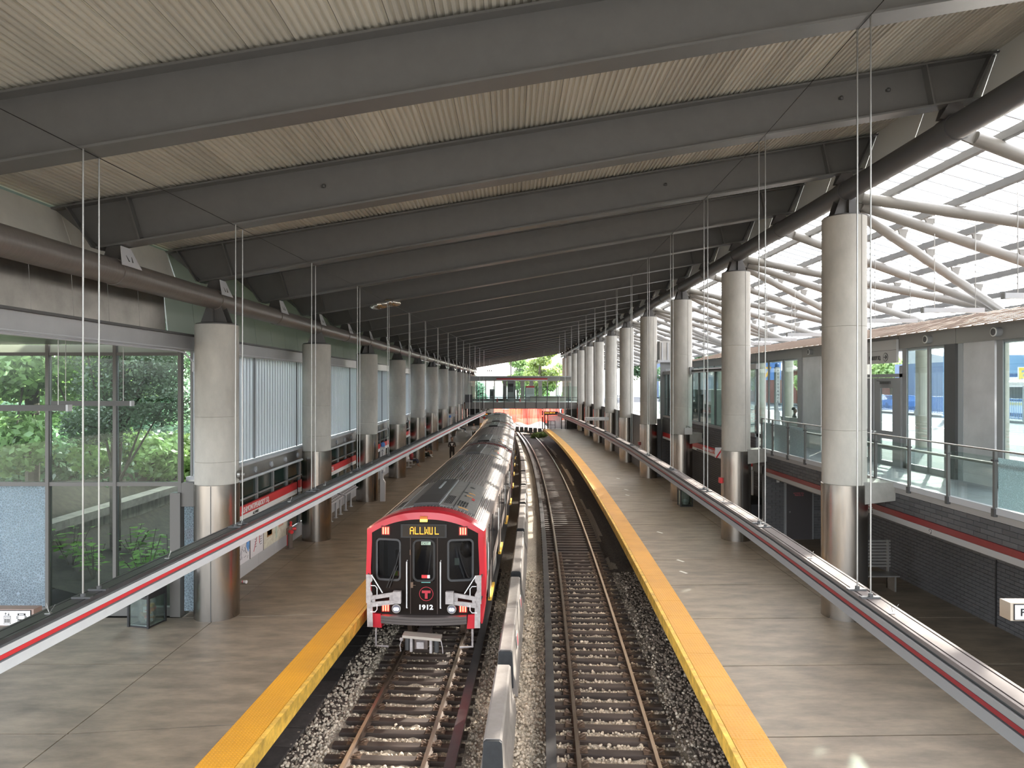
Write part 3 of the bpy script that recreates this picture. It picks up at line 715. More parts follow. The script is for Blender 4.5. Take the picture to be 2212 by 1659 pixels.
# ================================================================ GLAZED CANOPY ON THE RIGHT
def can_z(x): return CZ + 5.02 - (x - 8.95) * .285
XO = 16.0; NZ = CZ + 2.41
cn = thing('glass_canopy', (12, 20, CZ + 4), 'translucent sloping roof of white sheets right of the ridge tube', 'canopy')
y = -4.0
while y < 121:
    MB().add([(8.98, y, can_z(8.98)), (17.2, y, can_z(17.2)), (17.2, y + .555, can_z(17.2)), (8.98, y + .555, can_z(8.98))], [(0, 1, 2, 3)]).build('roof_sheet', M['polycarb'], cn)
    y += .58
mb = MB(); y = -4.012
while y < 121:
    mb.hexa([(8.98, y - .015, can_z(8.98) - .03), (17.2, y - .015, can_z(17.2) - .03), (8.98, y + .015, can_z(8.98) - .03), (17.2, y + .015, can_z(17.2) - .03),
             (8.98, y - .015, can_z(8.98) + .03), (17.2, y - .015, can_z(17.2) + .03), (8.98, y + .015, can_z(8.98) + .03), (17.2, y + .015, can_z(17.2) + .03)]); y += .58
tag(mb.build('glazing_bar', M['lgrey'], cn), kind='stuff')
for x in (9.45, 10.75, 12.05, 13.35, 14.65, 15.95, 17.1):
    MB().hexa([(x - .05, -4, can_z(x) - .19), (x + .05, -4, can_z(x) - .19), (x - .05, 121, can_z(x) - .19), (x + .05, 121, can_z(x) - .19),
               (x - .05, -4, can_z(x) - .03), (x + .05, -4, can_z(x) - .03), (x - .05, 121, can_z(x) - .03), (x + .05, 121, can_z(x) - .03)]).build('purlin', mat('purlin grey', (.11, .11, .108), .45), cn)
    MB().box(x - .065, x + .065, -4, 121, can_z(x) - .20, can_z(x) - .185).build('purlin_flange', mat('purlin grey', (.11, .11, .108), .45), cn)
# tubular struts fanning from each column head to the outer edge
def node_y(n): return 14.05 + HB * n
for k in range(-1, 12):
    yc = D1 + k * BAY; x0 = XR(yc) + .22
    st = thing('strut_fan', (x0, yc, CZ + 4.3), 'x', 'strut', 'fans of tubular roof struts right of the ridge tube')
    relabel(st, 'fan of grey tubular struts nearest overhead, right of the ridge tube' if k < 0 else f'fan of grey tubular struts spreading from the head of the {ORDN[k]} right-hand column')
    for j, (z0, n) in enumerate(((4.86, 0), (4.72, 1), (4.60, 2))):
        tgt = (XO, node_y(n + 2 * k), NZ); a = Vector((x0, yc + .04 * j, CZ + z0 - .1)); b = Vector(tgt); d = (b - a).normalized()
        MB().tube(a + d * .25, b, .135, 14).build('strut', M['strut'], st, True)
        MB().bar(a - d * .05, a + d * .35, .05, .26).tube(a + d * .02 + Vector((0, -.07, 0)), a + d * .02 + Vector((0, .07, 0)), .10, 12).build('pin_joint', M['strut'], st)
    ym = yc + HB; xm = XR(ym) + .22; a = Vector((xm, ym, CZ + 4.80)); b = Vector((XO, node_y(2 * k + 2), NZ)); d = (b - a).normalized()
    MB().tube(a + d * .25, b, .135, 14).build('strut', M['strut'], st, True)
    MB().bar(a - d * .05, a + d * .35, .05, .26).tube(a + d * .02 + Vector((0, -.07, 0)), a + d * .02 + Vector((0, .07, 0)), .10, 12).build('pin_joint', M['strut'], st)
    # cleats between struts and purlins
    for x in (10.75, 12.05, 13.35, 14.65):
        for (p, q) in ((Vector((x0, yc, CZ + 4.76)), Vector((XO, node_y(2 * k), NZ))), (Vector((x0, yc, CZ + 4.6)), Vector((XO, node_y(2 * k + 1), NZ))), (Vector((x0, yc, CZ + 4.5)), Vector((XO, node_y(2 * k + 2), NZ)))):
            t = (x - p.x) / (q.x - p.x); w = p.lerp(q, t)
            MB().prism([(w.x - .14, can_z(w.x) - .25), (w.x + .14, can_z(w.x) - .25), (w.x + .07, w.z + .10), (w.x - .07, w.z + .10)], w.y - .03, w.y + .03).build('cleat', M['strut'], st)
# outer thin columns
for k in range(12):
    y = 17.3 + 4.45 * k
    y = node_y(k) + .3 - .3
    c = thing('outer_column', (XO, y, MZ - .15), f'pale slim round column outside the glazed front, {ORDN[k]} from the camera', 'column', 'pale columns outside the glazed front')
    MB().lathe([(.235, MZ - .15), (.235, NZ - .1), (.12, NZ)], 20, (XO, y, 0)).build('shaft', M['cream'], c, True)
    MB().tube((XO - .25, y, MZ + 1.3), (XO - .246, y, MZ + 1.3), .13, 16).build('logo_reflection', mat('reflection grey', (.35, .36, .34), .7), c)  # logo reflection painted onto each shaft as a grey disc
# suspended linear lights
for k in range(7):
    y = 14.9 + 2.93 * k
    f = thing('linear_light', (11.33, y, CZ + 1.89), f'pale suspended linear light, {ORDN[k]} from the camera above the glazed front', 'light', 'suspended linear lights on the right')
    MB().box(10.55, 12.1, y - .06, y + .06, CZ + 1.83, CZ + 1.95).build('housing', M['lgrey'], f)
    MB().box(10.53, 10.55, y - .065, y + .065, CZ + 1.82, CZ + 1.96).build('end_cap', M['grey'], f)
    for x in (10.85, 11.9): MB().tube((x, y, CZ + 1.95), (x, y, can_z(x) - .05), .011, 6).build('hanger_rod', M['steel2'], f)
for k, (y, xe) in enumerate(((12.9, -8.25), (15.9, -8.72))):
    f = thing('linear_light', (xe - .9, y, CZ - .45), f'dark suspended linear light in front of the left window, the {"nearer, longer looking" if k == 0 else "farther"} one', 'light', 'suspended linear lights on the left')
    MB().box(xe - 1.8, xe, y - .06, y + .06, CZ - .50, CZ - .39).build('housing', M['darkgrey'], f)
    MB().box(xe, xe + .04, y - .065, y + .065, CZ - .505, CZ - .385).build('end_cap', M['lgrey'], f)
    for x in (xe - .18, xe - 1.5): MB().tube((x, y, CZ - .39), (x, y, CZ + 1.0), .008, 6).build('hanger_rod', M['steel2'], f)

# ================================================================ MEZZANINE, RIGHT WALL
fm = thing('floor_mezzanine', (0, 0, 0), None, None, kind='structure')
XE = 9.50; XF = 11.32
MB().box(XE + .02, 11.9, 3, 26.4, MZ - .28, MZ - .02).build('deck_slab', M['concdark'], fm)
MB().box(XE - .05, XE + .03, 3, 26.4, MZ - .13, MZ).build('deck_edge', M['lgrey'], fm)
MB().box(XE - .02, XE + .03, 3, 26.4, MZ - .27, MZ - .14).build('deck_edge', mat('edge grey', (.28, .27, .26), .5), fm)
MB().box(XE + .1, 11.95, 26.4, 92, MZ - .28, MZ).build('deck_slab', M['concdark'], fm)
x = XE + .03
while x < 11.9:
    y = 3.0
    while y < 26.3:
        MB().box(x, min(x + .595, 11.9), y, y + .895, MZ - .02, MZ).build('floor_tile', M['tile'], fm); y += .9
    x += .6
# brick spandrel under the deck edge and the red and white sign band
ws = thing('wall_mezzanine', (0, 0, 0), None, None, kind='structure')
ZB0, ZB1 = CZ - 3.12, CZ - 2.70
def brick_face(root, x, y0, y1, z0, z1, h, l, nmax, axis='x', thick=.03, sgn=-1):
    """bricks standing proud of a mortar sheet; nearest nmax as pieces, the rest one joined part"""
    rows = int(round((z1 - z0) / h)); items = []
    for rI in range(rows):
        za = z0 + rI * h; st = y0 - (l / 2 if rI % 2 else 0); q = st
        while q < y1 - .02:
            a, b = max(q, y0), min(q + l, y1)
            if b - a > .04: items.append((a, b, za))
            q += l
    items.sort(key=lambda t: t[0] if axis == 'x' else -abs(t[0])); far = MB()
    for i, (a, b, za) in enumerate(items):
        g = .006
        if axis == 'x': bx = (x + sgn * thick, x, a + g, b - g, za + g, za + h - g)
        else: bx = (a + g, b - g, x + sgn * thick, x, za + g, za + h - g)
        bx = (min(bx[0], bx[1]), max(bx[0], bx[1]), min(bx[2], bx[3]), max(bx[2], bx[3]), bx[4], bx[5])
        if i < nmax: MB().box(*bx).build('brick', M['brick'], root)
        else: far.box(*bx)
    if far.v: tag(far.build('brickwork', M['brick'], root), kind='stuff')
MB().box(XE + .03, XE + .12, 3, 44, CZ - 3.42, ZB1).build('backing', M['mortar'], ws)
brick_face(ws, XE + .03, 12.2, 44, ZB0, ZB1, .105, .42, 110)
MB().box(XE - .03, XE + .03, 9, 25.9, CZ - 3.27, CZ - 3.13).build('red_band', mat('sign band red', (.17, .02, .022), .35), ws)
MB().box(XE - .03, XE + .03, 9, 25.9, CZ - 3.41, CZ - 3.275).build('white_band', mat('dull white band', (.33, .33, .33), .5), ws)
MB().box(XE - .03, XE + .03, 27.5, 44, CZ - 3.27, CZ - 3.02).build('red_band', M['red'], ws)
MB().box(XE - .03, XE + .03, 27.5, 44, CZ - 3.40, CZ - 3.272).build('white_band', M['white'], ws)
MB().box(XE + .03, 11.8, 3, 26.2, CZ - 3.46, CZ - 3.42).build('soffit', M['darkgrey'], ws)
pm = lambda x, y, z: plane_mtx((x, y, z), (0, -1, 0), (0, 0, 1))
text_mesh('station_name', 'ASHMONT/PEABODY SQ.', .155, pm(XE - .034, 20.25, CZ - 3.255), M['white'], ws, sx=1.15)
text_mesh('direction_text', 'ASHMONT/PEABODY SQ.', .095, pm(XE - .034, 19.4, CZ - 3.385), M['black'], ws, sx=1.1)
text_mesh('station_name', 'ASHMONT/PEABODY SQ.', .20, pm(XE - .034, 34.5, CZ - 3.24), M['white'], ws, sx=1.0)
text_mesh('direction_text', 'ASHMONT/PEABODY SQ.', .095, pm(XE - .034, 35.6, CZ - 3.385), M['black'], ws, sx=1.1)
MB().tube((XE - .036, 15.72, CZ - 3.34), (XE - .032, 15.72, CZ - 3.34), .055, 16).build('round_symbol', M['black'], ws)
MB().tube((XE - .038, 15.72, CZ - 3.34), (XE - .036, 15.72, CZ - 3.34), .043, 16).build('round_symbol', M['offwhite'], ws)
MB().bar((XE - .04, 15.75, CZ - 3.31), (XE - .04, 15.69, CZ - 3.37), .004, .012).build('round_symbol', M['black'], ws)
# lower brick wall set back under the mezzanine
wr = thing('wall_right', (0, 0, 0), None, None, kind='structure')
MB().box(11.75, 11.9, 9, 26.4, PZ, CZ - 3.42).build('backing', M['mortar'], wr)
brick_face(wr, 11.75, 12.6, 26.3, PZ, CZ - 3.45, .098, .30, 290)
MB().box(11.70, 11.76, 16.78, 16.82, PZ, CZ - 3.45).build('expansion_joint', M['black'], wr)
# cross wall with the service door, then the brick flank beyond
dw = thing('wall_door', (0, 0, 0), None, None, kind='structure')
YD = 26.3
MB().box(9.53, 11.9, YD, YD + .15, PZ, CZ - 2.7).build('backing', M['mortar'], dw)
brick_face(dw, YD, 9.53, 10.28, PZ, CZ - 3.45, .098, .30, 150, axis='y')
brick_face(dw, YD, 11.42, 11.75, PZ, CZ - 3.45, .098, .30, 60, axis='y')
dr = thing('door_1', (10.85, YD, PZ), 'dark grey steel service door in the brick wall behind the second right-hand column', None, kind='structure')
MB().box(10.30, 11.40, YD - .06, YD - .02, PZ, PZ + 2.32).build('door_frame', M['grey'], dr)
MB().box(10.37, 11.33, YD - .09, YD - .055, PZ + .01, PZ + 2.22).build('door_leaf', mat('door dark grey', (.055, .05, .052), .35), dr)
MB().tube((10.47, YD - .14, PZ + 1.05), (10.47, YD - .09, PZ + 1.05), .03, 10).build('door_knob', M['steel2'], dr)
text_mesh('door_text', 'ACCESS TO\n  TRACK 12', .075, plane_mtx((10.62, YD - .093, PZ + 1.72), (1, 0, 0), (0, 0, 1)), M['mapred'], dr)
MB().box(10.0, 10.1, YD - .08, YD - .03, PZ + 2.15, PZ + 2.4).build('wall_lamp', M['offwhite'], dw)
wf = thing('wall_flank', (0, 0, 0), None, None, kind='structure')
MB().box(10.9, 11.05, YD + .15, 43.7, PZ, CZ - 3.42).build('backing', M['mortar'], wf)
brick_face(wf, 10.9, YD + 1, 43.7, PZ, CZ - 3.45, .105, .42, 0)
MB().box(9.45, 10.9, 43.7, 44.0, PZ, CZ - 2.2).build('backing', M['mortar'], wf)
brick_face(wf, 43.7, 9.45, 10.9, PZ, CZ - 2.2, .105, .34, 0, axis='y')
MB().box(8.95, 9.45, 44.0, 100, PZ, CZ - 2.2).build('brick_flank', M['brick'], wf)
MB().box(9.50, 9.62, 27.0, 44, ZB1, CZ - 1.93).build('backing', M['mortar'], wf)
brick_face(wf, 9.50, 27.0, 44, ZB1, CZ - 2.06, .105, .42, 0)
MB().box(9.44, 9.62, 27.0, 44, CZ - 2.06, CZ - 1.93).build('sill', M['grey'], wf)
# glazed screen above the flank
gs = thing('window_2', (9.55, 27, CZ - 1.93), None, None, kind='structure')
y = 27.0
while y < 43.9:
    MB().box(9.51, 9.60, y - .035, y + .035, CZ - 1.93, CZ + .58).build('window_frame', M['darkgrey'], gs)
    MB().box(9.55, 9.562, y + .035, y + 1.37, CZ - 1.93, CZ + .58).build('window_pane', M['clear'], gs); y += 1.405
MB().box(9.45, 9.62, 26.9, 44, CZ + .58, CZ + .78).build('head_beam', M['grey'], gs)
# corbels
for k, nm in ((0, 'first'), (1, 'second'), (2, 'third')):
    y = D1 + k * BAY; x = XR(y)
    c = MB().prism([(x + .2, MZ - .02), (XE + .02, MZ - .02), (XE + .02, MZ - .47), (x + .2, MZ - .58)], y - .45, y + .35).build('corbel', mat('corbel concrete', (.24, .235, .215), .8, 0, (3, .15)), None)
    tag(c, f'concrete corbel joining the {nm} right-hand column to the mezzanine edge', 'corbel', 'concrete corbels at the mezzanine edge')
# balustrade
bal = thing('balustrade', (XE, 18, MZ), 'steel balustrade with glass panels along the right mezzanine edge', 'balustrade')
ps = [7.6, 9.1, 10.6, 12.1, 13.6, 15.06, 16.54, 18.07, 19.5, 20.95, 22.4, 23.8, 25.2, 26.3]
XB = 9.46
for i, y in enumerate(ps):
    MB().box(XB - .028, XB + .028, y - .03, y + .03, MZ - .16, MZ + 1.10).build('post', mat('balustrade post', (.11, .11, .105), .45), bal)
    MB().box(XB - .05, XB + .045, y - .045, y + .045, MZ - .18, MZ - .02).box(XB - .05, XB + .04, y - .045, y + .045, MZ + .90, MZ + .94).build('post_clamp', M['darkgrey'], bal)
    if i < len(ps) - 1:
        b = ps[i + 1]; m = M['crackle'] if (b <= 13.7 or y >= 22.3) else M['clearsmall']
        MB().box(XB + .035, XB + .047, y + .04, b - .04, MZ + .02, MZ + .98).build('glass_panel', m, bal)
MB().tube((XB, 5, MZ + 1.12), (XB, 26.3, MZ + 1.12), .018, 10).build('top_rail', M['steel2'], bal, True)
MB().tube((XB + .1, 5, MZ + .84), (XB + .1, 26.3, MZ + .84), .034, 12).build('hand_rail', M['steel2'], bal, True)

# glazed front of the station house, with doors and steel panels
wfr = thing('wall_front', (0, 0, 0), None, None, kind='structure')
ZF0, ZF1 = CZ + 1.02, CZ + 1.43
def fx(y0, y1, m, name, z0=MZ, z1=ZF0, dx=.05, th=.06): MB().box(XF - dx, XF - dx + th, y0, y1, z0, z1).build(name, m, wfr)
for a, b in ((8.5, 15.05), (15.07, 17.58), (17.6, 20.2), (20.22, 23.2), (23.22, 26.9), (26.92, 32), (32.02, 44)):
    MB().box(XF - .08, XF + .3, a, b, ZF0, ZF1).build('fascia_sheet', mat('fascia grey', (.23, .228, .22), .45, 0, objvar=.02), wfr)
MB().box(XF - .02, XF + .3, 8.5, 44, ZF0 - .06, ZF0).build('head_soffit', M['lgrey'], wfr)
for y in (12.6, 16.0, 18.65, 22.6, 26.0):
    MB().tube((XF - .08, y, CZ + 1.2), (XF - .22, y, CZ + 1.2), .105, 20).build('round_lamp', M['grey'], wfr, True)
    MB().tube((XF - .22, y, CZ + 1.2), (XF - .235, y, CZ + 1.2), .105, 20).build('lamp_ring', mat('lamp ring', (.6, .6, .58), .4), wfr)
    MB().tube((XF - .235, y, CZ + 1.2), (XF - .24, y, CZ + 1.2), .082, 20).build('lamp_face', M['darkgrey'], wfr)
# openings from near to far, distances along the front
fx(8.6, 11.4, M['frontsteel'], 'steel_panel'); fx(11.45, 11.6, M['grey'], 'mullion')
fx(11.6, 14.9, M['clear'], 'window_pane', dx=.02, th=.012); fx(14.85, 14.98, M['grey'], 'mullion'); fx(15.95, 16.15, M['grey'], 'mullion')
fx(14.98, 15.95, M['clear'], 'window_pane', dx=.02, th=.012)
fx(16.2, 17.32, M['frontsteel'], 'steel_panel', dx=.061); fx(17.35, 17.55, mat('post light', (.30, .32, .33), .45), 'mullion'); fx(17.55, 18.0, M['darkgrey'], 'pier', dx=.12, th=.2)
fx(18.0, 18.75, M['clear'], 'window_pane', dx=.02, th=.012); fx(18.75, 18.85, M['grey'], 'mullion'); fx(18.85, 19.85, M['clear'], 'window_pane', dx=.02, th=.012); fx(19.85, 20.05, M['grey'], 'mullion')
fx(23.05, 23.25, M['grey'], 'mullion'); fx(23.3, 25.0, M['frontsteel'], 'steel_panel', dx=.061); fx(25.0, 25.2, M['grey'], 'mullion'); fx(25.3, 26.9, M['frontsteel'], 'steel_panel', dx=.061); fx(26.9, 27.3, M['grey'], 'pier', dx=.1, th=.15)
y = 27.3
while y < 43.5:
    fx(y, y + 1.55, M['clear'], 'window_pane', dx=.02, th=.012); fx(y + 1.55, y + 1.65, M['grey'], 'mullion'); y += 1.65
for a, b in ((11.6, 16.15), (18.0, 20.0), (27.3, 44)): fx(a, b, M['grey'], 'bottom_rail', z1=MZ + .16)
# double door
dd = thing('door_2', (XF, 21.55, MZ), 'grey steel double door with narrow windows under the PEABODY SQ. sign', None, kind='structure')
MB().box(XF - .1, XF + .05, 20.05, 20.12, MZ, MZ + 2.95).box(XF - .1, XF + .05, 22.98, 23.05, MZ, MZ + 2.95).box(XF - .1, XF + .05, 20.05, 23.05, MZ + 2.62, MZ + 2.72).build('door_frame', M['grey'], dd)
for a, b, nm in ((20.14, 21.53, 0), (21.57, 22.96, 1)):
    mb = MB(); w0, w1 = a + .36, b - .36; X0, X1 = XF - .09, XF - .045
    for (ya, yb, za, zb) in ((a, w0, 0, 2.6), (w1, b, 0, 2.6), (w0, w1, 2.30, 2.6), (w0, w1, .78, 1.02), (w0, w1, .46, .56), (w0, w1, 0, .12)):
        mb.box(X0, X1, ya, yb, MZ + za, MZ + zb)
    lf = mb.build('door_leaf', M['grey'], dd)
    MB().box(XF - .075, XF - .06, w0, w1, MZ + 1.02, MZ + 2.30).box(XF - .075, XF - .06, w0, w1, MZ + .56, MZ + .78).box(XF - .075, XF - .06, w0, w1, MZ + .12, MZ + .46).build('door_pane', M['clear'], lf)
    MB().box(XF - .16, XF - .09, a + .45, b - .45, MZ + 2.42, MZ + 2.50).bar((XF - .13, a + .7, MZ + 2.47), (XF - .22, b - .4, MZ + 2.52), .02).build('door_closer', M['darkgrey'], lf)
    yk = b - .09 if nm == 0 else a + .09
    MB().tube((XF - .15, yk, MZ + .95), (XF - .09, yk, MZ + .95), .028, 10).build('door_knob', M['white'], lf)
MB().box(XF - .17, XF - .10, 20.15, 22.95, CZ + .62, CZ + 1.30).build('sign_box', mat('sign grey', (.40, .40, .39), .5), dd)
MB().box(XF - .175, XF - .17, 20.15, 22.95, CZ + .99, CZ + 1.0).build('sign_line', M['darkgrey'], dd)
text_mesh('sign_text', 'PEABODY SQ.', .18, pm(XF - .176, 21.68, CZ + .73), M['black'], dd, sx=.62)
MB().tube((XF - .18, 20.72, CZ + .80), (XF - .176, 20.72, CZ + .80), .13, 20).build('arrow_ring', M['black'], dd)
MB().tube((XF - .183, 20.72, CZ + .80), (XF - .18, 20.72, CZ + .80), .112, 20).build('arrow_ring', mat('sign grey', (.40, .40, .39), .5), dd)
MB().bar((XF - .186, 20.80, CZ + .80), (XF - .186, 20.64, CZ + .80), .008, .025).bar((XF - .186, 20.71, CZ + .86), (XF - .186, 20.64, CZ + .80), .008, .025).bar((XF - .186, 20.71, CZ + .74), (XF - .186, 20.64, CZ + .80), .008, .025).build('arrow', M['black'], dd)
# standing seam roof above the front
pz_ = thing('floor_bounce', (0, 0, 0), None, None, kind='structure')  # unseen ground behind the camera, added to bounce sunlight onto beams and ceiling
MB().box(-60, 60, -90, 2.9, -.4, -.2).build('ground', mat('pale bounce ground', (.24, .225, .20), .9, 0, (1, .1)), pz_)
rf = thing('trim_3', (0, 0, 0), None, None, kind='structure')
y = 7.0
while y < 44:
    x1, z1 = 14.2, CZ + 2.12; x0, z0 = XF - .30, CZ + 1.38
    MB().hexa([(x0, y, z0), (x1, y, z1), (x0, y + .44, z0), (x1, y + .44, z1), (x0, y, z0 + .02), (x1, y, z1 + .02), (x0, y + .44, z0 + .02), (x1, y + .44, z1 + .02)]).build('roof_pan', M['roofbrown'], rf)
    MB().hexa([(x0, y + .44, z0), (x1, y + .44, z1), (x0, y + .46, z0), (x1, y + .46, z1), (x0, y + .44, z0 + .05), (x1, y + .44, z1 + .05), (x0, y + .46, z0 + .05), (x1, y + .46, z1 + .05)]).build('roof_seam', M['roofbrown'], rf)
    y += .46
tb = thing('ticket_booth', (11.6, 40, MZ), 'dark green glazed booth behind the far glass screen', 'booth')
MB().box(10.6, 12.6, 37.5, 43.2, MZ, MZ + 2.1).build('booth_body', mat('booth green grey', (.10, .14, .13), .4), tb)
MB().box(10.6, 10.62, 37.6, 43.1, MZ + 2.1, MZ + 3.3).build('booth_screen', M['plank'], tb)
# lift shaft with frosted glass beyond the third column
ls = thing('lift_tower', (10.2, 43.8, CZ - 2.2), 'glass-fronted lift tower beyond the third right-hand column', 'lift tower')
MB().box(9.30, 10.95, 43.5, 43.6, CZ - 2.2, CZ + 1.35).build('frame', M['grey'], ls)
MB().box(9.62, 10.75, 43.44, 43.5, CZ - 1.95, CZ - .95).build('frosted_pane', M['plank'], ls)
MB().box(9.62, 10.75, 43.44, 43.5, CZ - .92, CZ + .95).build('frosted_pane', M['plank'], ls)
MB().box(9.1, 11.2, 43.3, 46, CZ + 1.35, CZ + 1.5).build('roof_plate', M['lgrey'], ls)
for x in (9.4, 9.75, 10.2, 10.6): MB().box(x, x + .08, 43.6, 43.7, CZ + 1.5, CZ + 2.6).build('louvre_post', M['lgrey'], ls)
MB().box(9.3, 10.8, 43.7, 44.6, CZ + 1.5, CZ + 2.7).build('plant_box', M['steel2'], ls)
# glass stair screen and wall notices in the far right bay
ss = thing('stair_screen', (9.9, 31, PZ), 'glazed stair enclosure with sloping dark handrail beyond the second right-hand column', 'stair')
MB().prism([(28.3, PZ), (31.9, PZ), (31.9, PZ + .5), (29.9, CZ - 3.5), (28.3, CZ - 3.5)], 9.70, 9.712, axis='x').build('glass_screen', M['crackle'], ss)
MB().box(9.66, 9.74, 29.9, 29.98, PZ, CZ - 3.2).box(9.66, 9.74, 28.4, 28.48, PZ + 1.0, CZ - 3.2).build('post', M['grey'], ss)
MB().bar((9.66, 32.2, PZ + .7), (9.66, 29.2, CZ - 3.0), .05, .12).build('hand_rail', M['black'], ss)
MB().box(9.72, 10.9, 28.6, 32.2, PZ, PZ + .9).build('stair_flank', M['brick'], ss)
MB().box(9.64, 9.70, 27.9, 28.7, PZ + 1.4, PZ + 2.4).build('window_pane', M['plank'], ss)
for k, (y, m, lb) in enumerate(((33.8, M['white'], 'white'), (33.0, mat('grey poster', (.30, .28, .36), .5), 'grey'))):
    tag(MB().box(10.84, 10.86, y - .3, y + .3, PZ + 1.55, PZ + 2.35).build('notice', m, None), f'{lb} notice on the dark brick wall beyond the second right-hand column', 'notice')
hv = thing('hanging_sign', (9.2, 30.3, CZ - 3.0), 'white diamond sign with red stroke under the mezzanine beyond second right column', 'sign')
MB().box(9.28, 9.46, 30.6, 30.62, CZ - 3.35, CZ - 2.75).box(8.95, 9.30, 30.6, 30.62, CZ - 3.25, CZ - 2.8).build('plate', M['white'], hv)
MB().bar((9.0, 30.59, CZ - 3.25), (9.3, 30.59, CZ - 2.8), .06, .01, up=(0, 1, 0)).build('red_stroke', M['red'], hv)
al = tag(MB().box(7.86, 7.96, D1 + BAY - .10, D1 + BAY + .10, CZ - 3.75, CZ - 3.55).build('alarm_box', M['red'], None), 'small red alarm box on the second right-hand column', 'alarm')
tag(MB().box(7.95, 8.07, D1 + 3 * BAY - .1, D1 + 3 * BAY + .1, CZ - 3.84, CZ - 3.64).build('alarm_box', M['darkred'], None), 'small red alarm box on the fourth right-hand column', 'alarm')
sg = thing('white_box', (8.75, D1 + 2 * BAY - .6, CZ - 2.5), 'white junction box on the third right-hand column above its steel jacket', 'box')
MB().box(8.55, 8.92, D1 + 2 * BAY - .66, D1 + 2 * BAY - .54, CZ - 2.5, CZ - 2.18).build('case', M['offwhite'], sg)
MB().path([(8.65, D1 + 2 * BAY - .6, CZ - 2.18), (8.65, D1 + 2 * BAY - .58, CZ - 2.08), (8.78, D1 + 2 * BAY - .56, CZ - 2.12), (8.84, D1 + 2 * BAY - .6, CZ - 2.18)], .012, 6).build('cable', M['black'], sg)

# ================================================================ FAR BRIDGE AND STATION HOUSE ACROSS THE TRACKS
YBR = 91.9; BZ = CZ - 2.42
br = thing('footbridge', (1.5, YBR, BZ), 'grey footbridge with tall glass panels crossing the tracks at the far end', 'bridge')
MB().box(-6.2, 9.4, YBR, YBR + 7, BZ - .35, BZ).build('deck', M['concdark'], br)
MB().box(-6.2, 9.4, YBR - .12, YBR, CZ - 3.28, BZ).build('fascia_beam', mat('bridge fascia', (.20, .19, .18), .4, .3), br)
for i in range(11):
    x = -5.3 + 1.42 * i
    MB().box(x - .05, x + .05, YBR - .22, YBR - .12, CZ - 3.2, BZ + 2.15).build('post', M['darkgrey'], br)
    if i < 10: MB().box(x + .06, x + 1.36, YBR - .15, YBR - .135, BZ + .03, BZ + 2.1).build('glass_panel', M['clear'], br)
MB().tube((-5.4, YBR - .2, BZ + .66), (9.1, YBR - .2, BZ + .66), .04, 8).build('hand_rail', M['darkgrey'], br)
MB().box(-6.2, 9.4, 92.2, 97.9, BZ, BZ + .01).build('deck_tiles', mat('pale deck tiles', (.5, .5, .5), .5), br)
hb = thing('station_house', (1.5, 98, BZ), 'far cross building with red and white stripe and glazed doors above the bridge', 'building')
MB().box(-7.0, 10.0, 98, 99.2, CZ + .42, CZ + .98).build('roof_beam_band', mat('pale grey band', (.34, .34, .32), .5), hb)
MB().box(-7.5, 10.3, 97.4, 100.5, CZ + .98, CZ + 1.12).build('roof_edge', M['lgrey'], hb)
MB().box(-2.2, 5.0, 97.9, 97.99, CZ + .62, CZ + .80).build('red_stripe', M['red'], hb)
MB().box(-2.2, 5.0, 97.9, 97.99, CZ + .44, CZ + .61).build('white_stripe', M['white'], hb)
for i in range(13):
    x = -6.3 + i * 1.25
    MB().box(x, x + (.55 if -2.2 < x < 4.6 else .14), 98, 98.15, BZ, CZ + .44).build('pier', mat('warm grey pier', (.36, .34, .31), .5), hb)
    MB().box(x + .14, x + 1.22, 98.05, 98.07, BZ + .3, CZ + .2).build('window_pane', M['clear'], hb)
MB().box(-6.5, 10, 98.2, 98.3, BZ, BZ + .35).build('base_rail', M['grey'], hb)
def machine(x, w, h, m, label, face, y=96.2):
    t = thing('ticket_machine', (x, y, BZ), label, 'machine')
    MB().box(x, x + w, y, y + .5, BZ, BZ + h).build('case', m, t); MB().box(x + .12, x + w - .12, y - .02, y, BZ + h * .45, BZ + h * .85).build('screen', face, t)
    return t
machine(-.65, .95, 2.9, M['grey'], 'grey tall kiosk behind the bridge glass, left of centre', M['black'])
t = machine(1.95, 1.15, 2.15, M['white'], 'white ticket machine with red header behind the bridge glass', M['offwhite'])
MB().box(1.93, 3.12, 96.17, 96.7, BZ + 1.9, BZ + 2.15).build('header', M['red'], t)
machine(-3.1, .6, 1.7, M['grey'], 'small grey cabinet behind the bridge glass at left', M['darkgrey'])
cb = MB().box(2.5, 7.4, 95.2, 96.0, BZ, BZ + .75).build('counter', mat('counter tan', (.30, .27, .23), .6), None); tag(cb, 'long low tan counter behind the bridge glass', 'counter')
for i, (x, y) in enumerate(((-2.0, 94), (1.1, 95))):
    c = thing('traffic_cone', (x, y, BZ), f'red traffic cone on the far bridge, {"left" if i == 0 else "right"} one', 'cone')
    MB().lathe([(.17, 0), (.17, .03), (.12, .04), (.03, .62)], 12, (x, y, BZ)).build('cone', M['red'], c)
MB().box(-6.2, -5.2, YBR - .3, YBR, CZ - 2.42, CZ - 1.4).build('end_screen', M['darkgrey'], br)

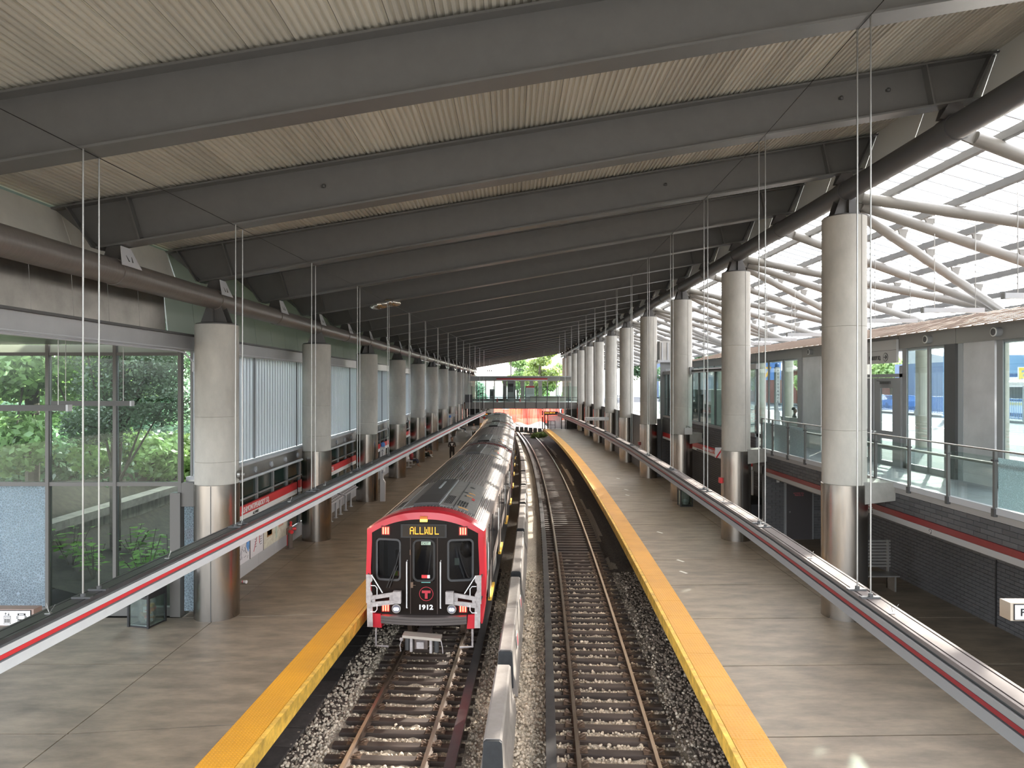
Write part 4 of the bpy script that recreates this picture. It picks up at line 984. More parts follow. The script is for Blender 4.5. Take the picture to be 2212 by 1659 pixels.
# far end of the right platform: screens, railings, signal, departure boards
es = thing('end_screen', (6, 90.9, PZ), 'frosted glass screen with dark frame closing the right platform end', 'screen')
for i in range(10): MB().box(4.78 + i * .16, 4.925 + i * .16, 90.85, 90.9, PZ + .05, PZ + 1.75).build('channel_glass', M['plank'], es)
for x in (4.2, 4.6, 6.4, 6.9): MB().box(x, x + .14, 90.75, 90.95, PZ, CZ - (3.3 if x > 6 else 4.0)).build('post', M['darkgrey'], es)
MB().box(4.2, 9, 90.75, 90.95, PZ + 1.8, PZ + 2.0).build('head_rail', M['darkgrey'], es)
MB().box(7.1, 9.2, 90.7, 91, PZ, CZ - 3.3).build('dark_wall', M['concdark'], es)
er = thing('end_railing', (3.4, 89, PZ), 'thin dark railing at the far end of the right platform', 'railing')
x, y = at(88.5, EDGE_R + .1)
for dx in (0, .75, 1.3): MB().tube((x + dx, 90.4, PZ - (1.0 if dx == 0 else 0)), (x + dx, 90.4, PZ + 1.05), .03, 6).build('post', M['black'], er)
MB().tube((x, 90.4, PZ + 1.05), (x + 1.3, 90.4, PZ + 1.05), .03, 6).tube((x, 90.4, PZ + .55), (x + 1.3, 90.4, PZ + .55), .025, 6).build('rail', M['black'], er)
sgn_ = thing('signal', (3.95, 90.2, PZ), 'slim signal post with two lit red lamps at the far right platform end', 'signal')
MB().box(3.88, 4.02, 90.15, 90.3, PZ, PZ + 2.65).build('post', M['black'], sgn_)
for z in (1.72, 2.5): MB().tube((3.95, 90.12, PZ + z), (3.95, 90.15, PZ + z), .07, 12).build('red_lamp', M['redlamp'], sgn_)
def led_board(x0, x1, y, z, s, label):
    t = thing('departure_board', ((x0 + x1) / 2, y, z), label, 'display')
    MB().box(x0, x1, y, y + .15, z, z + .30).build('case', M['black'], t)
    text_mesh('led_text', s, .17, plane_mtx((x0 + .1, y - .006, z + .07), (1, 0, 0), (0, 0, 1)), M['led'], t, bold=.004)
    for x in (x0 + .2, x1 - .2): MB().tube((x, y + .07, z + .3), (x, y + .07, CZ - 2.75), .02, 6).build('hanger_rod', M['grey'], t)
led_board(4.2, 6.1, 92.0, CZ - 3.95, 'Ashmont  BRD 1:34', 'long black departure board with orange text at the far right platform end')
led_board(-4.2, -2.75, 93.0, CZ - 4.15, 'Alewife 3 m', 'short black departure board with orange text at the far left platform end')

M['orange_l'] = mat('orange label', (.85, .42, .10), .5)
# ================================================================ THE TRAIN
HW = 1.47; ZS = 3.36; ZR = 3.83; CL = 20.35
def rz(x, hw=HW, zs=ZS, zr=ZR): return zs + (zr - zs) * (1 - abs(x / hw) ** 2.3)
def fy(x): return -.20 * (1 - (x / 1.45) ** 2) + .02
def outline(hw, z0, zs, zr, hb=None, n=24):
    """closed-at-the-bottom outline from bottom left up, over the roof, to bottom right"""
    hb = hb or hw - .06
    p = [(-hb, z0), (-hw - .01, z0 + .45), (-hw - .03, z0 + 1.15), (-hw, zs - .25)]
    p += [(-hw * math.cos(math.pi * k / n) if False else -hw + 2 * hw * k / n, zs + (zr - zs) * (1 - abs(-1 + 2 * k / n) ** 2.3)) for k in range(n + 1)]
    p += [(hw, zs - .25), (hw + .03, z0 + 1.15), (hw + .01, z0 + .45), (hb, z0)]
    return p
def ring(o, i, fo, fi):
    n = len(o); vs = [(x, fo(x), z) for x, z in o] + [(x, fi(x), z) for x, z in i]
    return vs, [(k, k + 1, n + k + 1, n + k) for k in range(n - 1)]
def rrect(x0, x1, z0, z1, r, n=5):
    p = []
    for cx, cz, a0 in ((x1 - r, z0 + r, -90), (x1 - r, z1 - r, 0), (x0 + r, z1 - r, 90), (x0 + r, z0 + r, 180)):
        for k in range(n + 1):
            a = R(a0 + 90 * k / n); p.append((cx + r * math.cos(a), cz + r * math.sin(a)))
    return p
def frame_ring(mb, x0, x1, z0, z1, w, r, d):
    a = rrect(x0 - w, x1 + w, z0 - w, z1 + w, r + w); b = rrect(x0, x1, z0, z1, r); n = len(a)
    vs = [(x, fy(x) - d, z) for x, z in a] + [(x, fy(x) - d, z) for x, z in b] + [(x, fy(x) + .03, z) for x, z in b] + [(x, fy(x) + .0, z) for x, z in a]
    fs = []
    for k in range(n):
        j = (k + 1) % n; fs += [(k, j, n + j, n + k), (n + k, n + j, 2 * n + j, 2 * n + k), (3 * n + k, 3 * n + j, j, k)]
    mb.add(vs, fs)

def make_car():
    r = thing('train_car', (0, 0, 0), 'x', 'train car', 'cars of the red-fronted train'); ORG[r.name] = Vector((0, 0, 0))
    # side walls, floor, roof
    lo = [(-1.40, 1.08), (-HW - .01, 1.5), (-HW - .03, 2.25), (-HW, ZS - .2), (-HW, ZS)]
    mb = MB()
    for s in (-1, 1):
        pts = [(s * -x, z) for x, z in lo]; vs = [(x, y, z) for y in (.42, CL) for x, z in pts]; m = len(pts)
        mb.add(vs, [(k, k + 1, m + k + 1, m + k) for k in range(m - 1)])
    mb.build('side_shell', M['carside'], r, True)
    MB().box(-1.40, 1.40, .3, CL, 1.06, 1.16).build('floor_pan', M['under'], r)
    MB().add([(x, CL, z) for x, z in outline(HW, 1.08, ZS, ZR)], [tuple(range(33))]).build('end_wall', M['carside'], r)
    mb = MB(); MB_v = []
    n = 30; prof = []
    for k in range(n):
        x0 = -HW + .08 + (2 * HW - .16) * k / n; w = (2 * HW - .16) / n
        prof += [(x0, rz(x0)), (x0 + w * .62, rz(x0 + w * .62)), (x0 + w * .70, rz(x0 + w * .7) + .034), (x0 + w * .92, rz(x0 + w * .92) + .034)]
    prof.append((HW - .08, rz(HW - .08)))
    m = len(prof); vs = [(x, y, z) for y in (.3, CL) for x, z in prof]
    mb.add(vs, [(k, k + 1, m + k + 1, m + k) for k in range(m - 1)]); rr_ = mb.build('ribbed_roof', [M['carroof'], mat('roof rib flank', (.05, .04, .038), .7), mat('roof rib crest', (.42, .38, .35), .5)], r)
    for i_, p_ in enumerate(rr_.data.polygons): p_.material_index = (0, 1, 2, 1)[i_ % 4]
    mb = MB()
    for s in (-1, 1): mb.prism([(s * (HW - .09), rz(HW - .09) + .01), (s * (HW + .02), ZS + .02), (s * (HW + .03), ZS - .10), (s * (HW), ZS - .10), (s * (HW - .02), ZS), (s * (HW - .1), rz(HW - .1) - .02)], .42, CL)
    mb.build('gutter', mat('gutter pink grey', (.27, .225, .205), .5), r)
    # roof equipment near both ends
    for (a, b, front) in ((1.05, 5.7, True), (14.9, 19.6, False)):
        def curved(x0, x1, y0, y1, dz, m_, nm, par=r, rng_=8):
            xs = [x0 + (x1 - x0) * k / rng_ for k in range(rng_ + 1)]; q = MB()
            vs = []
            for y in (y0, y1):
                vs += [(x, y, rz(x) + dz) for x in xs] + [(x, y, rz(x) - .02) for x in xs]
            N = rng_ + 1; fs = [(k, k + 1, 2 * N + k + 1, 2 * N + k) for k in range(rng_)] + [(k, N + k, N + k + 1, k + 1) for k in range(rng_)] + [(2 * N + k, 2 * N + k + 1, 3 * N + k + 1, 3 * N + k) for k in range(rng_)] + [(0, 2 * N, 3 * N, N), (rng_, N + rng_, 3 * N + rng_, 2 * N + rng_)]
            return q.add(vs, fs).build(nm, m_, par, False)
        u = curved(-1.12, 1.16, a, b, .055, M['unit'], 'roof_unit')
        curved(-.46, .20, a - .05, b + .02, .095, M['hatch'], 'hatch_cover', u); curved(-.46, .20, a - .05, a + 1.35, .115, mat('hatch dark', (.07, .062, .06), .5), 'hatch_cover', u)
        curved(.21, .235, a, b, .075, M['lgrey'], 'seam_strip', u, 2); curved(.60, .62, a, b, .066, M['darkgrey'], 'seam_strip', u, 2); curved(-.80, -.78, a, b, .066, M['lgrey'], 'seam_strip', u, 2)
        MB().box(-.16, -.10, a + 2.6, a + 4.0, rz(0) + .09, rz(0) + .11).build('hatch_slot', M['lgrey'], u)
        y0 = a + .35 if front else b - 1.6
        g = MB(); g2 = MB()
        for i in range(5):
            for j in range(8):
                x = .30 + .045 * i + (0 if True else 0); y = y0 + j * .16; g.box(x, x + .022, y, y + .11, rz(x) + .05, rz(x) + .060)
        for i in range(4):
            for j in range(2):
                x = .66 + .07 * i; y = y0 + j * .42; g2.box(x, x + .038, y, y + .30, rz(x) + .03, rz(x) + .062)
        g.build('grille_slots', M['black'], u); g2.build('grille_slots', M['black'], u)
        for i in range(4):
            for j in range(7):
                pass
        g = MB()
        for i in range(4):
            for j in range(7):
                x = -1.02 + .05 * i; y = y0 + j * .15; g.box(x, x + .024, y, y + .10, rz(x) + .045, rz(x) + .062)
        g.build('grille_slots', M['black'], u)
        for q, (x, y, w, l, mm) in enumerate(((.72, a + .12, .26, .05, 'orange_strip'), (.75, a + 2.1, .18, .05, 'orange_strip'), (.78, a + 2.6, .18, .05, 'orange_strip'), (.93, a + 1.7, .08, .28, 'red_label'), (.62, a + 2.5, .12, .12, 'latch'), (.72, a + 3.6, .14, .1, 'latch'), (.70, a + 1.95, .06, .1, 'latch'))):
            curved(x, x + w, y, y + l, .062, M['orange_l'] if mm == 'orange_strip' else (M['red'] if mm == 'red_label' else M['black']), mm, u, 3)
    for i, y in enumerate((9.2, 12.1)):                    # whip aerials
        MB().prism([(y - .10, rz(0) + .01), (y + .16, rz(0) + .01), (y + .05, rz(0) + .16), (y + .0, rz(0) + .16)], -.015, .015, axis='x').box(-.07, .07, y - .12, y + .12, rz(0), rz(0) + .04).build('roof_aerial', M['grey'], r)
    # doors and windows along both sides
    for s in (-1, 1):
        for yd in (2.6, 7.9, 13.2, 18.0):
            X0, X1 = s * (HW + .005), s * (HW + .035)
            for h in (0, 1):
                a = yd - .72 + h * .73; b = a + .71
                d = MB().box(min(X0, X1), max(X0, X1), a, b, 1.12, 3.12).build('door_leaf', mat('door leaf steel', (.36, .31, .29), .3, .7), r)
                MB().box(min(X1, X1 + s * .006), max(X1, X1 + s * .006), a + .16, b - .16, 1.95, 2.95).build('door_window', M['sideglass'], d)
            MB().box(min(X1, X1 + s * .02), max(X1, X1 + s * .02), yd - .76, yd - .72, 1.1, 3.2).box(min(X1, X1 + s * .02), max(X1, X1 + s * .02), yd + .74, yd + .78, 1.1, 3.2).build('door_post', M['black'], r)
            MB().box(min(X0, X1 + s * .07), max(X0, X1 + s * .07), yd - .74, yd + .76, 1.06, 1.15).build('yellow_sill', mat('sill yellow', (.80, .47, .05), .5), r)
            MB().box(min(X1, X1 + s * .01), max(X1, X1 + s * .01), yd - 1.15, yd - .95, 2.0, 2.75).build('side_notice', M['white'], r)
        for yw in (5.25, 10.55, 15.7):
            X1 = s * (HW + .01)
            MB().box(min(X1, X1 + s * .02), max(X1, X1 + s * .02), yw - 1.35, yw + 1.35, 1.95, 2.95).build('side_window', M['sideglass'], r)
        X1 = s * (HW + .01); MB().box(min(X1, X1 + s * .02), max(X1, X1 + s * .02), .75, 1.35, 1.95, 2.95).build('side_window', M['sideglass'], r)
    # red hoops at both ends
    oo = outline(HW + .035, 1.05, ZS + .03, ZR + .055); n = len(oo)
    for (a, b, nm) in ((CL - .16, CL + .02, 'red_hoop'),):
        vs = [(x, a, z) for x, z in oo] + [(x, b, z) for x, z in oo]; MB().add(vs, [(k, k + 1, n + k + 1, n + k) for k in range(n - 1)]).build(nm, M['carred'], r, True)
    # bogies
    for yb in (3.3, 16.8):
        bo = MB().box(-1.1, 1.1, yb - 1.5, yb + 1.5, .45, .8).build('bogie', M['under'], r)
        for dy in (-1.0, 1.0):
            for sx in (-.752, .752): MB().tube((sx - .06, yb + dy, .36), (sx + .06, yb + dy, .36), .36, 20).build('wheel', M['railside'], bo)
            MB().tube((-.7, yb + dy, .36), (.7, yb + dy, .36), .08, 10).build('axle', M['under'], bo)
    for (y, l, x) in ((7.2, 2.2, .9), (10.2, 2.4, -.9), (10.4, 1.6, .9), (13.2, 1.6, -.9)): MB().box(x - .45, x + .45, y - l / 2, y + l / 2, .45, 1.05).build('equipment_box', M['under'], r)
    MB().box(-.5, .5, CL - .2, CL + .55, .7, .95).build('coupler', M['under'], r)
    return r

def cab_front(r):
    """face of the leading car"""
    mh = 1.355; mz0 = 1.30
    oo = outline(HW + .045, 1.02, ZS + .05, ZR + .10); ii = outline(mh, mz0, ZS - .02, 3.72, hb=mh - .02)
    bev = outline(HW + .02, 1.04, ZS + .03, ZR + .06)
    vs, fs = ring(bev, ii, lambda x: fy(x) * .9 - .0, lambda x: fy(x) - .01)
    mb = MB().add(vs, fs)
    vs, fs = ring(oo, bev, lambda x: fy(x) * .6 + .10, lambda x: fy(x) * .9); mb.add(vs, fs)
    n = len(oo); mb.add([(x, fy(x) * .6 + .10, z) for x, z in oo] + [(x, .46, z) for x, z in oo], [(k, n + k, n + k + 1, k + 1) for k in range(n - 1)])
    vs, fs = ring(ii, ii, lambda x: fy(x) - .01, lambda x: fy(x) + .03); mb.add(vs, fs)
    mb.build('red_cab_shell', M['carred'], r, True)
    # black mask with real openings
    wins = ((-1.23, -.60), (-.27, .27), (.60, 1.23)); wz0, wz1 = 2.16, 3.20
    mtop = lambda x: ZS - .02 + (3.72 - ZS + .02) * (1 - abs(x / mh) ** 2.3)
    xs = sorted(set([-mh, mh] + [v for w in wins for v in w] + list(np.linspace(-mh, mh, 25)))); mb = MB()
    def quad(x0, x1, za, zb, zc, zd): mb.add([(x0, fy(x0), za), (x1, fy(x1), zb), (x1, fy(x1), zc), (x0, fy(x0), zd)], [(0, 1, 2, 3)])
    for x0, x1 in zip(xs[:-1], xs[1:]):
        if x1 - x0 < 1e-6: continue
        xm = (x0 + x1) / 2; inw = any(a < xm < b for a, b in wins)
        if inw: quad(x0, x1, mz0, mz0, wz0, wz0); quad(x0, x1, wz1, wz1, mtop(x1), mtop(x0))
        else: quad(x0, x1, mz0, mz0, mtop(x1), mtop(x0))
    mb.build('black_mask', M['mask'], r, True)
    # windows with rounded frames
    for i, (a, b) in enumerate(wins):
        mb = MB(); frame_ring(mb, a + .035, b - .035, wz0 + .035, wz1 - .035, .05, .07 if i != 1 else .10, .012)
        wf_ = mb.build('window_frame', mat('cab window frame', (.05, .052, .056), .3) if i != 1 else M['black'], r, True)
        xa = np.linspace(a, b, 5); vs = [(x, fy(x) + .02, z) for z in (wz0, wz1) for x in xa]
        MB().add(vs, [(k, k + 1, 6 + k, 5 + k) for k in range(4)]).build('window_pane', M['carglass'], wf_, True)
    # door panel seams
    mb = MB()
    for x in (-.34, .34): mb.box(x - .008, x + .008, fy(x) - .012, fy(x), 1.34, 3.3)
    mb.build('door_seam', mat('seam dark brown', (.05, .035, .03), .4), r)
    # sign
    MB().box(-.58, .58, fy(0) - .035, fy(.55) + .02, 3.26, 3.60).build('sign_frame', M['black'], r)
    sgp = MB().box(-.53, .53, fy(0) - .04, fy(0) - .034, 3.29, 3.575).build('sign_window', mat('sign window', (.02, .018, .016), .12), r)
    G = {'A': '01110 10001 10001 11111 10001 10001 10001', 'L': '10000 10000 10000 10000 10000 10000 11111', 'W': '10001 10001 10101 10101 10101 11011 10001', 'U': '1001 1001 1001 1001 1001 1001 1111', ' ': '0 0 0 0 0 0 0', 'E': '1'}
    x = -.345; mb = MB(); p = .0205
    for ch in 'ALLWU L':
        rows = G[ch].split(); wd = len(rows[0])
        for j, row in enumerate(rows):
            for i, c in enumerate(row):
                if c == '1': mb.box(x + i * p, x + i * p + p * .8, fy(0) - .046, fy(0) - .04, 3.53 - j * .027 - .018, 3.53 - j * .027)
        x += (wd + (1.0 if ch != ' ' else .6)) * p
    mb.build('led_dots', M['led'], sgp)
    # amber light on the brow
    MB().box(-.09, .09, fy(0) - .06, fy(0) + .05, 3.665, 3.725).build('amber_light', M['amber'], r)
    MB().box(-.09, .09, fy(0) - .05, fy(0) + .05, 3.74, 3.80).build('amber_lens', mat('amber lens', (.55, .16, .02), .3), r)
    # tail lamps, head lamps
    for sx in (-1, 1):
        for zc in (3.415, 1.47):
            bx = MB().box(sx * .98 - .11, sx * .98 + .11, fy(.98) - .03, fy(.98) + .02, zc - .115, zc + .115).build('lamp_panel', mat('lamp panel', (.05, .01, .01), .3), r)
            for q in (-1, 0, 1): MB().box(sx * .98 + q * .062 - .016, sx * .98 + q * .062 + .016, fy(.98) - .045, fy(.98) - .03, zc - .085, zc + .085).build('red_lamp', M['redlamp'], bx)
        x = sx * .70; bz = MB().tube((x, fy(x) - .05, 1.465), (x, fy(x) + .02, 1.465), .115, 20).build('lamp_bezel', M['steel2'], r, True)
        MB().tube((x, fy(x) - .055, 1.465), (x, fy(x) - .05, 1.465), .095, 20).build('lamp_glass', mat('lamp glass dark', (.10, .10, .12), .1), bz)
        MB().ball((x - .03, fy(x) - .06, 1.455), .038, 8, 5).ball((x + .03, fy(x) - .06, 1.455), .038, 8, 5).build('lamp_bulb', M['whitelamp'], bz, True)
        x = sx * .425
        MB().path([(x, fy(x) + .01, 2.68), (x, fy(x) - .07, 2.66), (x, fy(x) - .07, 1.50), (x, fy(x) + .01, 1.48)], .016, 8).build('grab_rail', M['white'], r, True)
        # red corner, step and gate arm
        MB().prism([(sx * 1.10, 1.30), (sx * 1.33, 1.32), (sx * 1.36, .98), (sx * 1.08, .96)], fy(1.2) - .09, .3).build('red_corner', M['carred'], r)
        st = MB().path([(sx * 1.22, fy(1.2), 1.0), (sx * 1.22, -.15, .95), (sx * 1.22, -.15, .52), (sx * .90, -.15, .50)], .028, 6).build('step_iron', M['arm'], r)
        g = MB(); Y = fy(1.2) - .17
        P = lambda poly, d0=0, d1=.03: g.prism([(sx * a, b) for a, b in poly], Y - d0 - d1, Y - d0)
        P([(1.29, 2.33), (1.45, 2.33), (1.45, 1.62), (1.29, 1.62), (1.29, 1.85), (1.34, 1.95), (1.34, 2.12), (1.29, 2.18)]); P([(1.29, 1.62), (1.43, 1.62), (1.42, 1.02), (1.28, 1.02)])
        P([(1.33, 1.80), (.74, 1.90), (.74, 1.80), (1.33, 1.70)], 0, .05); P([(1.33, 1.64), (.74, 1.70), (.74, 1.60), (1.33, 1.52)], 0, .05); P([(1.33, 1.8), (1.22, 1.8), (1.22, 1.55), (1.33, 1.55)]); P([(.86, 1.88), (.74, 1.9), (.74, 1.6), (.86, 1.62)])
        arm = g.build('gate_arm', M['arm'], r)
        MB().box(min(sx * .56, sx * .76), max(sx * .56, sx * .76), Y - .10, Y + .02, 1.63, 1.93).build('arm_box', M['arm'], arm)
        MB().bar((sx * 1.31, Y - .02, 2.32), (sx * 1.03, Y - .04, 1.88), .022, .022).build('arm_brace', M['white'], arm)
        MB().path([(sx * 1.33, Y - .03, 2.06), (sx * 1.22, Y - .04, 2.06), (sx * 1.17, Y - .04, 2.0), (sx * 1.17, Y - .04, 1.83)], .012, 6).path([(sx * 1.17, Y - .04, 1.6), (sx * 1.17, Y - .04, 1.46), (sx * 1.22, Y - .04, 1.40), (sx * 1.34, Y - .03, 1.40)], .012, 6).build('arm_loop', M['white'], arm, True)
        MB().bar((sx * 1.40, Y, 2.2), (sx * 1.46, fy(1.2) + .1, 2.3), .03).bar((sx * 1.40, Y, 1.6), (sx * 1.46, fy(1.2) + .1, 1.75), .03).bar((sx * 1.33, Y, 1.1), (sx * 1.33, fy(1.2) + .05, 1.15), .04).build('arm_mount', M['darkgrey'], arm)
    # door handle, notices, emblem, number
    MB().box(-.33, -.27, fy(.3) - .04, fy(.3), 2.0, 2.14).bar((-.30, fy(.3) - .04, 2.07), (-.20, fy(.2) - .05, 2.07), .012).build('door_handle', M['clip'], r)
    MB().box(-.355, -.33, fy(.34) - .03, fy(.34), 2.82, 2.95).build('door_hinge', M['clip'], r)
    ex = MB().box(-.07, .17, fy(.05) + .012, fy(.05) + .018, 3.07, 3.155).build('exit_plate', mat('exit plate green white', (.38, .50, .40), .5), r)
    text_mesh('exit_text', 'EXIT', .085, plane_mtx((-.055, fy(.05) + .010, 3.08), (1, 0, 0), (0, 0, 1)), M['black'], ex, depth=.001)
    rp = MB().box(-.06, .15, fy(.05) + .010, fy(.05) + .016, 2.235, 2.315).build('red_notice', M['red'], r); MB().box(.085, .15, fy(.05) + .006, fy(.05) + .010, 2.235, 2.315).build('white_notice', M['white'], rp)
    MB().box(-.065, .165, fy(.05) - .008, fy(.05), 2.125, 2.15).build('teal_strip', mat('teal strip', (.12, .36, .33), .5), r)
    rg = MB(); a = [(.178 * math.cos(R(10 * k)), .178 * math.sin(R(10 * k))) for k in range(36)]; b = [(x * .93, z * .93) for x, z in a]
    rg.add([(x + .06, fy(.06) - .006, z + 1.845) for x, z in a] + [(x + .06, fy(.06) - .006, z + 1.845) for x, z in b], [(k, (k + 1) % 36, 36 + (k + 1) % 36, 36 + k) for k in range(36)])
    rg.box(.06 - .11, .06 + .11, fy(.06) - .012, fy(.06), 1.865, 1.93).box(.06 - .033, .06 + .033, fy(.06) - .012, fy(.06), 1.725, 1.87); rg.build('round_t_emblem', mat('emblem red', (.42, .03, .05), .35), r)
    text_mesh('car_number', '1912', .165, plane_mtx((.045, fy(.05) - .006, 1.455), (1, 0, 0), (0, 0, 1)), M['white'], r, align='CENTER', bold=.006, sx=1.15)
    # wiper
    MB().bar((-.95, fy(.9) - .05, 1.98), (-.72, fy(.7) - .05, 2.55), .02).bar((-.88, fy(.9) - .05, 1.98), (-.66, fy(.7) - .05, 2.55), .02).bar((-.80, fy(.8) - .045, 2.2), (-.62, fy(.6) - .045, 2.9), .018).build('wiper', M['black'], r)
    # anticlimber with three ridges
    xa = np.linspace(-1.08, 1.08, 13); q = lambda x: -.20 * (1 - (x / 1.3) ** 2) - .12
    mb = MB()
    for z in (1.27, 1.20, 1.13):
        vs = []
        for x in xa: vs += [(x, q(x) - .05, z), (x, q(x) - .05, z + .035), (x, .1, z + .035), (x, .1, z)]
        mb.add(vs, [(4 * i + k, 4 * i + (k + 1) % 4, 4 * i + 4 + (k + 1) % 4, 4 * i + 4 + k) for i in range(12) for k in range(4)] + [(0, 1, 2, 3), (48, 49, 50, 51)])
    vs = []
    for x in xa: vs += [(x, q(x) - .02, 1.10), (x, q(x) - .02, 1.30), (x, .1, 1.30), (x, .1, 1.10)]
    mb.add(vs, [(4 * i + k, 4 * i + (k + 1) % 4, 4 * i + 4 + (k + 1) % 4, 4 * i + 4 + k) for i in range(12) for k in range(4)] + [(0, 1, 2, 3), (48, 49, 50, 51)])
    mb.build('anticlimber', mat('anticlimber grey', (.10, .085, .08), .45, .3), r)
    # coupler head
    cp = MB().box(-.16, .16, -.62, .2, .62, .92).build('coupler_head', mat('coupler metal', (.16, .13, .12), .45, .6), r)
    MB().prism([(-.44, 1.00), (.50, .93), (.50, .86), (-.44, .94)], -.75, -.45).build('coupler_cover', mat('coupler cover', (.42, .38, .33), .5, .4), cp)
    MB().tube((-.52, -.62, .86), (-.44, -.62, .86), .04, 10).box(-.26, -.20, -.7, -.5, .58, .92).box(.22, .28, -.7, -.5, .55, .90).box(-.10, .08, -.70, -.6, .66, .82).build('coupler_detail', M['arm'], cp)
    MB().tube((-.34, -.6, .60), (-.34, -.6, .92), .06, 12).tube((.38, -.6, .55), (.38, -.6, .88), .06, 12).build('air_hose', M['darkgrey'], cp)
    MB().path([(-.44, -.7, .94), (-.50, -.72, .75), (-.48, -.72, .6)], .012, 6).path([(.5, -.7, .88), (.54, -.72, .7), (.55, -.72, .56)], .012, 6).build('cable', M['arm'], cp)
    # cab interior
    MB().box(-1.36, 1.36, 1.9, 1.95, 1.16, 3.4).build('cab_partition', mat('cab wall', (.12, .125, .13), .6), r)
    MB().box(-1.35, -.36, .12, .45, 1.16, 2.12).box(.45, 1.35, .12, .40, 1.16, 2.10).build('cab_desk', mat('cab desk', (.06, .06, .065), .5), r)
    MB().box(-.95, -.50, .95, 1.08, 1.75, 2.65).box(-.95, -.5, .55, 1.05, 1.62, 1.75).build('driver_seat', M['cloth_black'], r)
    MB().ball((.98, .9, 2.72), .19, 12, 8, (1, .5, 1.25)).build('headrest', M['black'], r, True)
    MB().box(.75, .87, .02, .03, 2.52, 2.70).build('paper_notice', mat('paper notice', (.25, .32, .26), .6), r)
    MB().box(.80, .95, 1.88, 1.9, 2.85, 3.1).box(1.02, 1.10, 1.88, 1.9, 2.85, 3.1).build('partition_window', mat('partition window', (.45, .5, .52), .4), r)

def place_car(car, y0):
    x0, y0_ = at(y0, LT); x1, y1_ = at(y0 + CL, LT)
    car.location = (x0, y0_, 0); car.rotation_euler = (0, 0, -math.atan2(x1 - x0, y1_ - y0_))
carA = make_car(); carB = copy_tree(carA); carC = copy_tree(carA)
cab_front(carA)
place_car(carA, 17.45); place_car(carB, 17.45 + CL + .65); place_car(carC, 17.45 + 2 * (CL + .65))
relabel(carA, 'leading red-fronted subway car numbered 1912 at the left platform'); relabel(carB, 'second subway car, coupled behind the leading car'); relabel(carC, 'third subway car, farthest, near the footbridge')

# ================================================================ WALL MAPS, SIGNS
pw = lambda y, z: plane_mtx((-8.19, y, z), (0, 1, 0), (0, 0, 1))
sb = thing('sign_band', (-8.2, 40, CZ - 3.9), 'red and white ASHMONT/PEABODY SQ. sign band along the left wall', 'sign')
for k in range(11):
    y0 = D1 + k * BAY + .25; y1 = y0 + BAY - .35
    MB().box(-8.20, -8.12, y0, y1, CZ - 3.96, CZ - 3.69).build('red_band', M['red'], sb)
    MB().box(-8.20, -8.12, y0, y1, CZ - 4.13, CZ - 3.963).build('white_band', M['white'], sb)
    if k < 5:
        mt = lambda y, z: plane_mtx((-8.116, y, z), (0, 1, 0), (0, 0, 1))
        text_mesh('station_name', 'ASHMONT/PEABODY SQ.', .245, mt(D1 + k * BAY + 2.9 if k else 20.85, CZ - 3.91), M['white'], sb, sx=.86, bold=.004)
        text_mesh('direction_text', 'ALEWIFE' if k == 0 else 'EASTERN ST', .13, mt(21.75 if k == 0 else D1 + k * BAY + 3.4, CZ - 4.09), M['black'], sb, sx=1.0)
def poster(y0, y1, label, m):
    t = thing('wall_map', (-8.19, y0, CZ - 5.45), label, 'map', 'maps on the lower left wall')
    MB().box(-8.20, -8.17, y0, y1, CZ - 5.45, CZ - 4.18).build('sheet', m, t); MB().box(-8.205, -8.165, y0 - .03, y0, CZ - 5.46, CZ - 4.17).build('frame_edge', M['darkgrey'], t)
    return t
X = -8.168
def pts_yz(t, name, m, boxes):
    mb = MB()
    for a, b, c, d in boxes: mb.box(X, X + .004, a, b, CZ + c, CZ + d)
    mb.build(name, m, t)
t = poster(20.4, 21.62, 'white street map with blue harbour, on the left wall beside the first column', M['mapwhite'])
MB().prism([(21.25, CZ - 4.6), (21.58, CZ - 4.55), (21.6, CZ - 5.05), (21.5, CZ - 5.2), (21.35, CZ - 5.0), (21.38, CZ - 4.85)], X, X + .004, axis='x').build('blue_area', M['mapblue'], t)
mb = MB(); rr = random.Random(5)
for i in range(22): 
    a = (20.75 + rr.random() * .8, CZ - 4.35 - rr.random()); mb.bar((X + .003, a[0], a[1]), (X + .003, a[0] + rr.uniform(-.2, .2), a[1] + rr.uniform(-.25, .25)), .004, .012)
mb.build('map_lines', M['mapink'], t)
t = poster(21.68, 22.80, 'pale line diagram map with red curve, middle of the three left wall maps', M['mapwhite'])
MB().path([(X + .004, 21.95, CZ - 5.3), (X + .004, 22.15, CZ - 5.0), (X + .004, 22.28, CZ - 4.7), (X + .004, 22.30, CZ - 4.45), (X + .004, 22.42, CZ - 4.6), (X + .004, 22.45, CZ - 5.15)], .011, 4).build('red_line', M['mapred'], t)
pts_yz(t, 'stop_marks', M['mapink'], [(22.05, 22.2, -4.55 - .08 * k, -4.53 - .08 * k) for k in range(9)] + [(22.5, 22.66, -4.8 - .08 * k, -4.78 - .08 * k) for k in range(6)] + [(22.3, 22.5, -4.30, -4.24), (22.55, 22.7, -4.36, -4.24)])
t = poster(22.84, 25.2, 'wide cream neighbourhood map panel with small pictures on the left wall', M['mapcream'])
pts_yz(t, 'picture', M['mapbrown'], [(23.15, 23.65, -5.12, -4.62)]); pts_yz(t, 'picture', mat('picture ochre', (.55, .36, .08), .6), [(23.2, 23.6, -5.08, -4.85)]); pts_yz(t, 'picture', mat('picture salmon', (.55, .30, .22), .6), [(24.3, 24.8, -5.02, -4.62)])
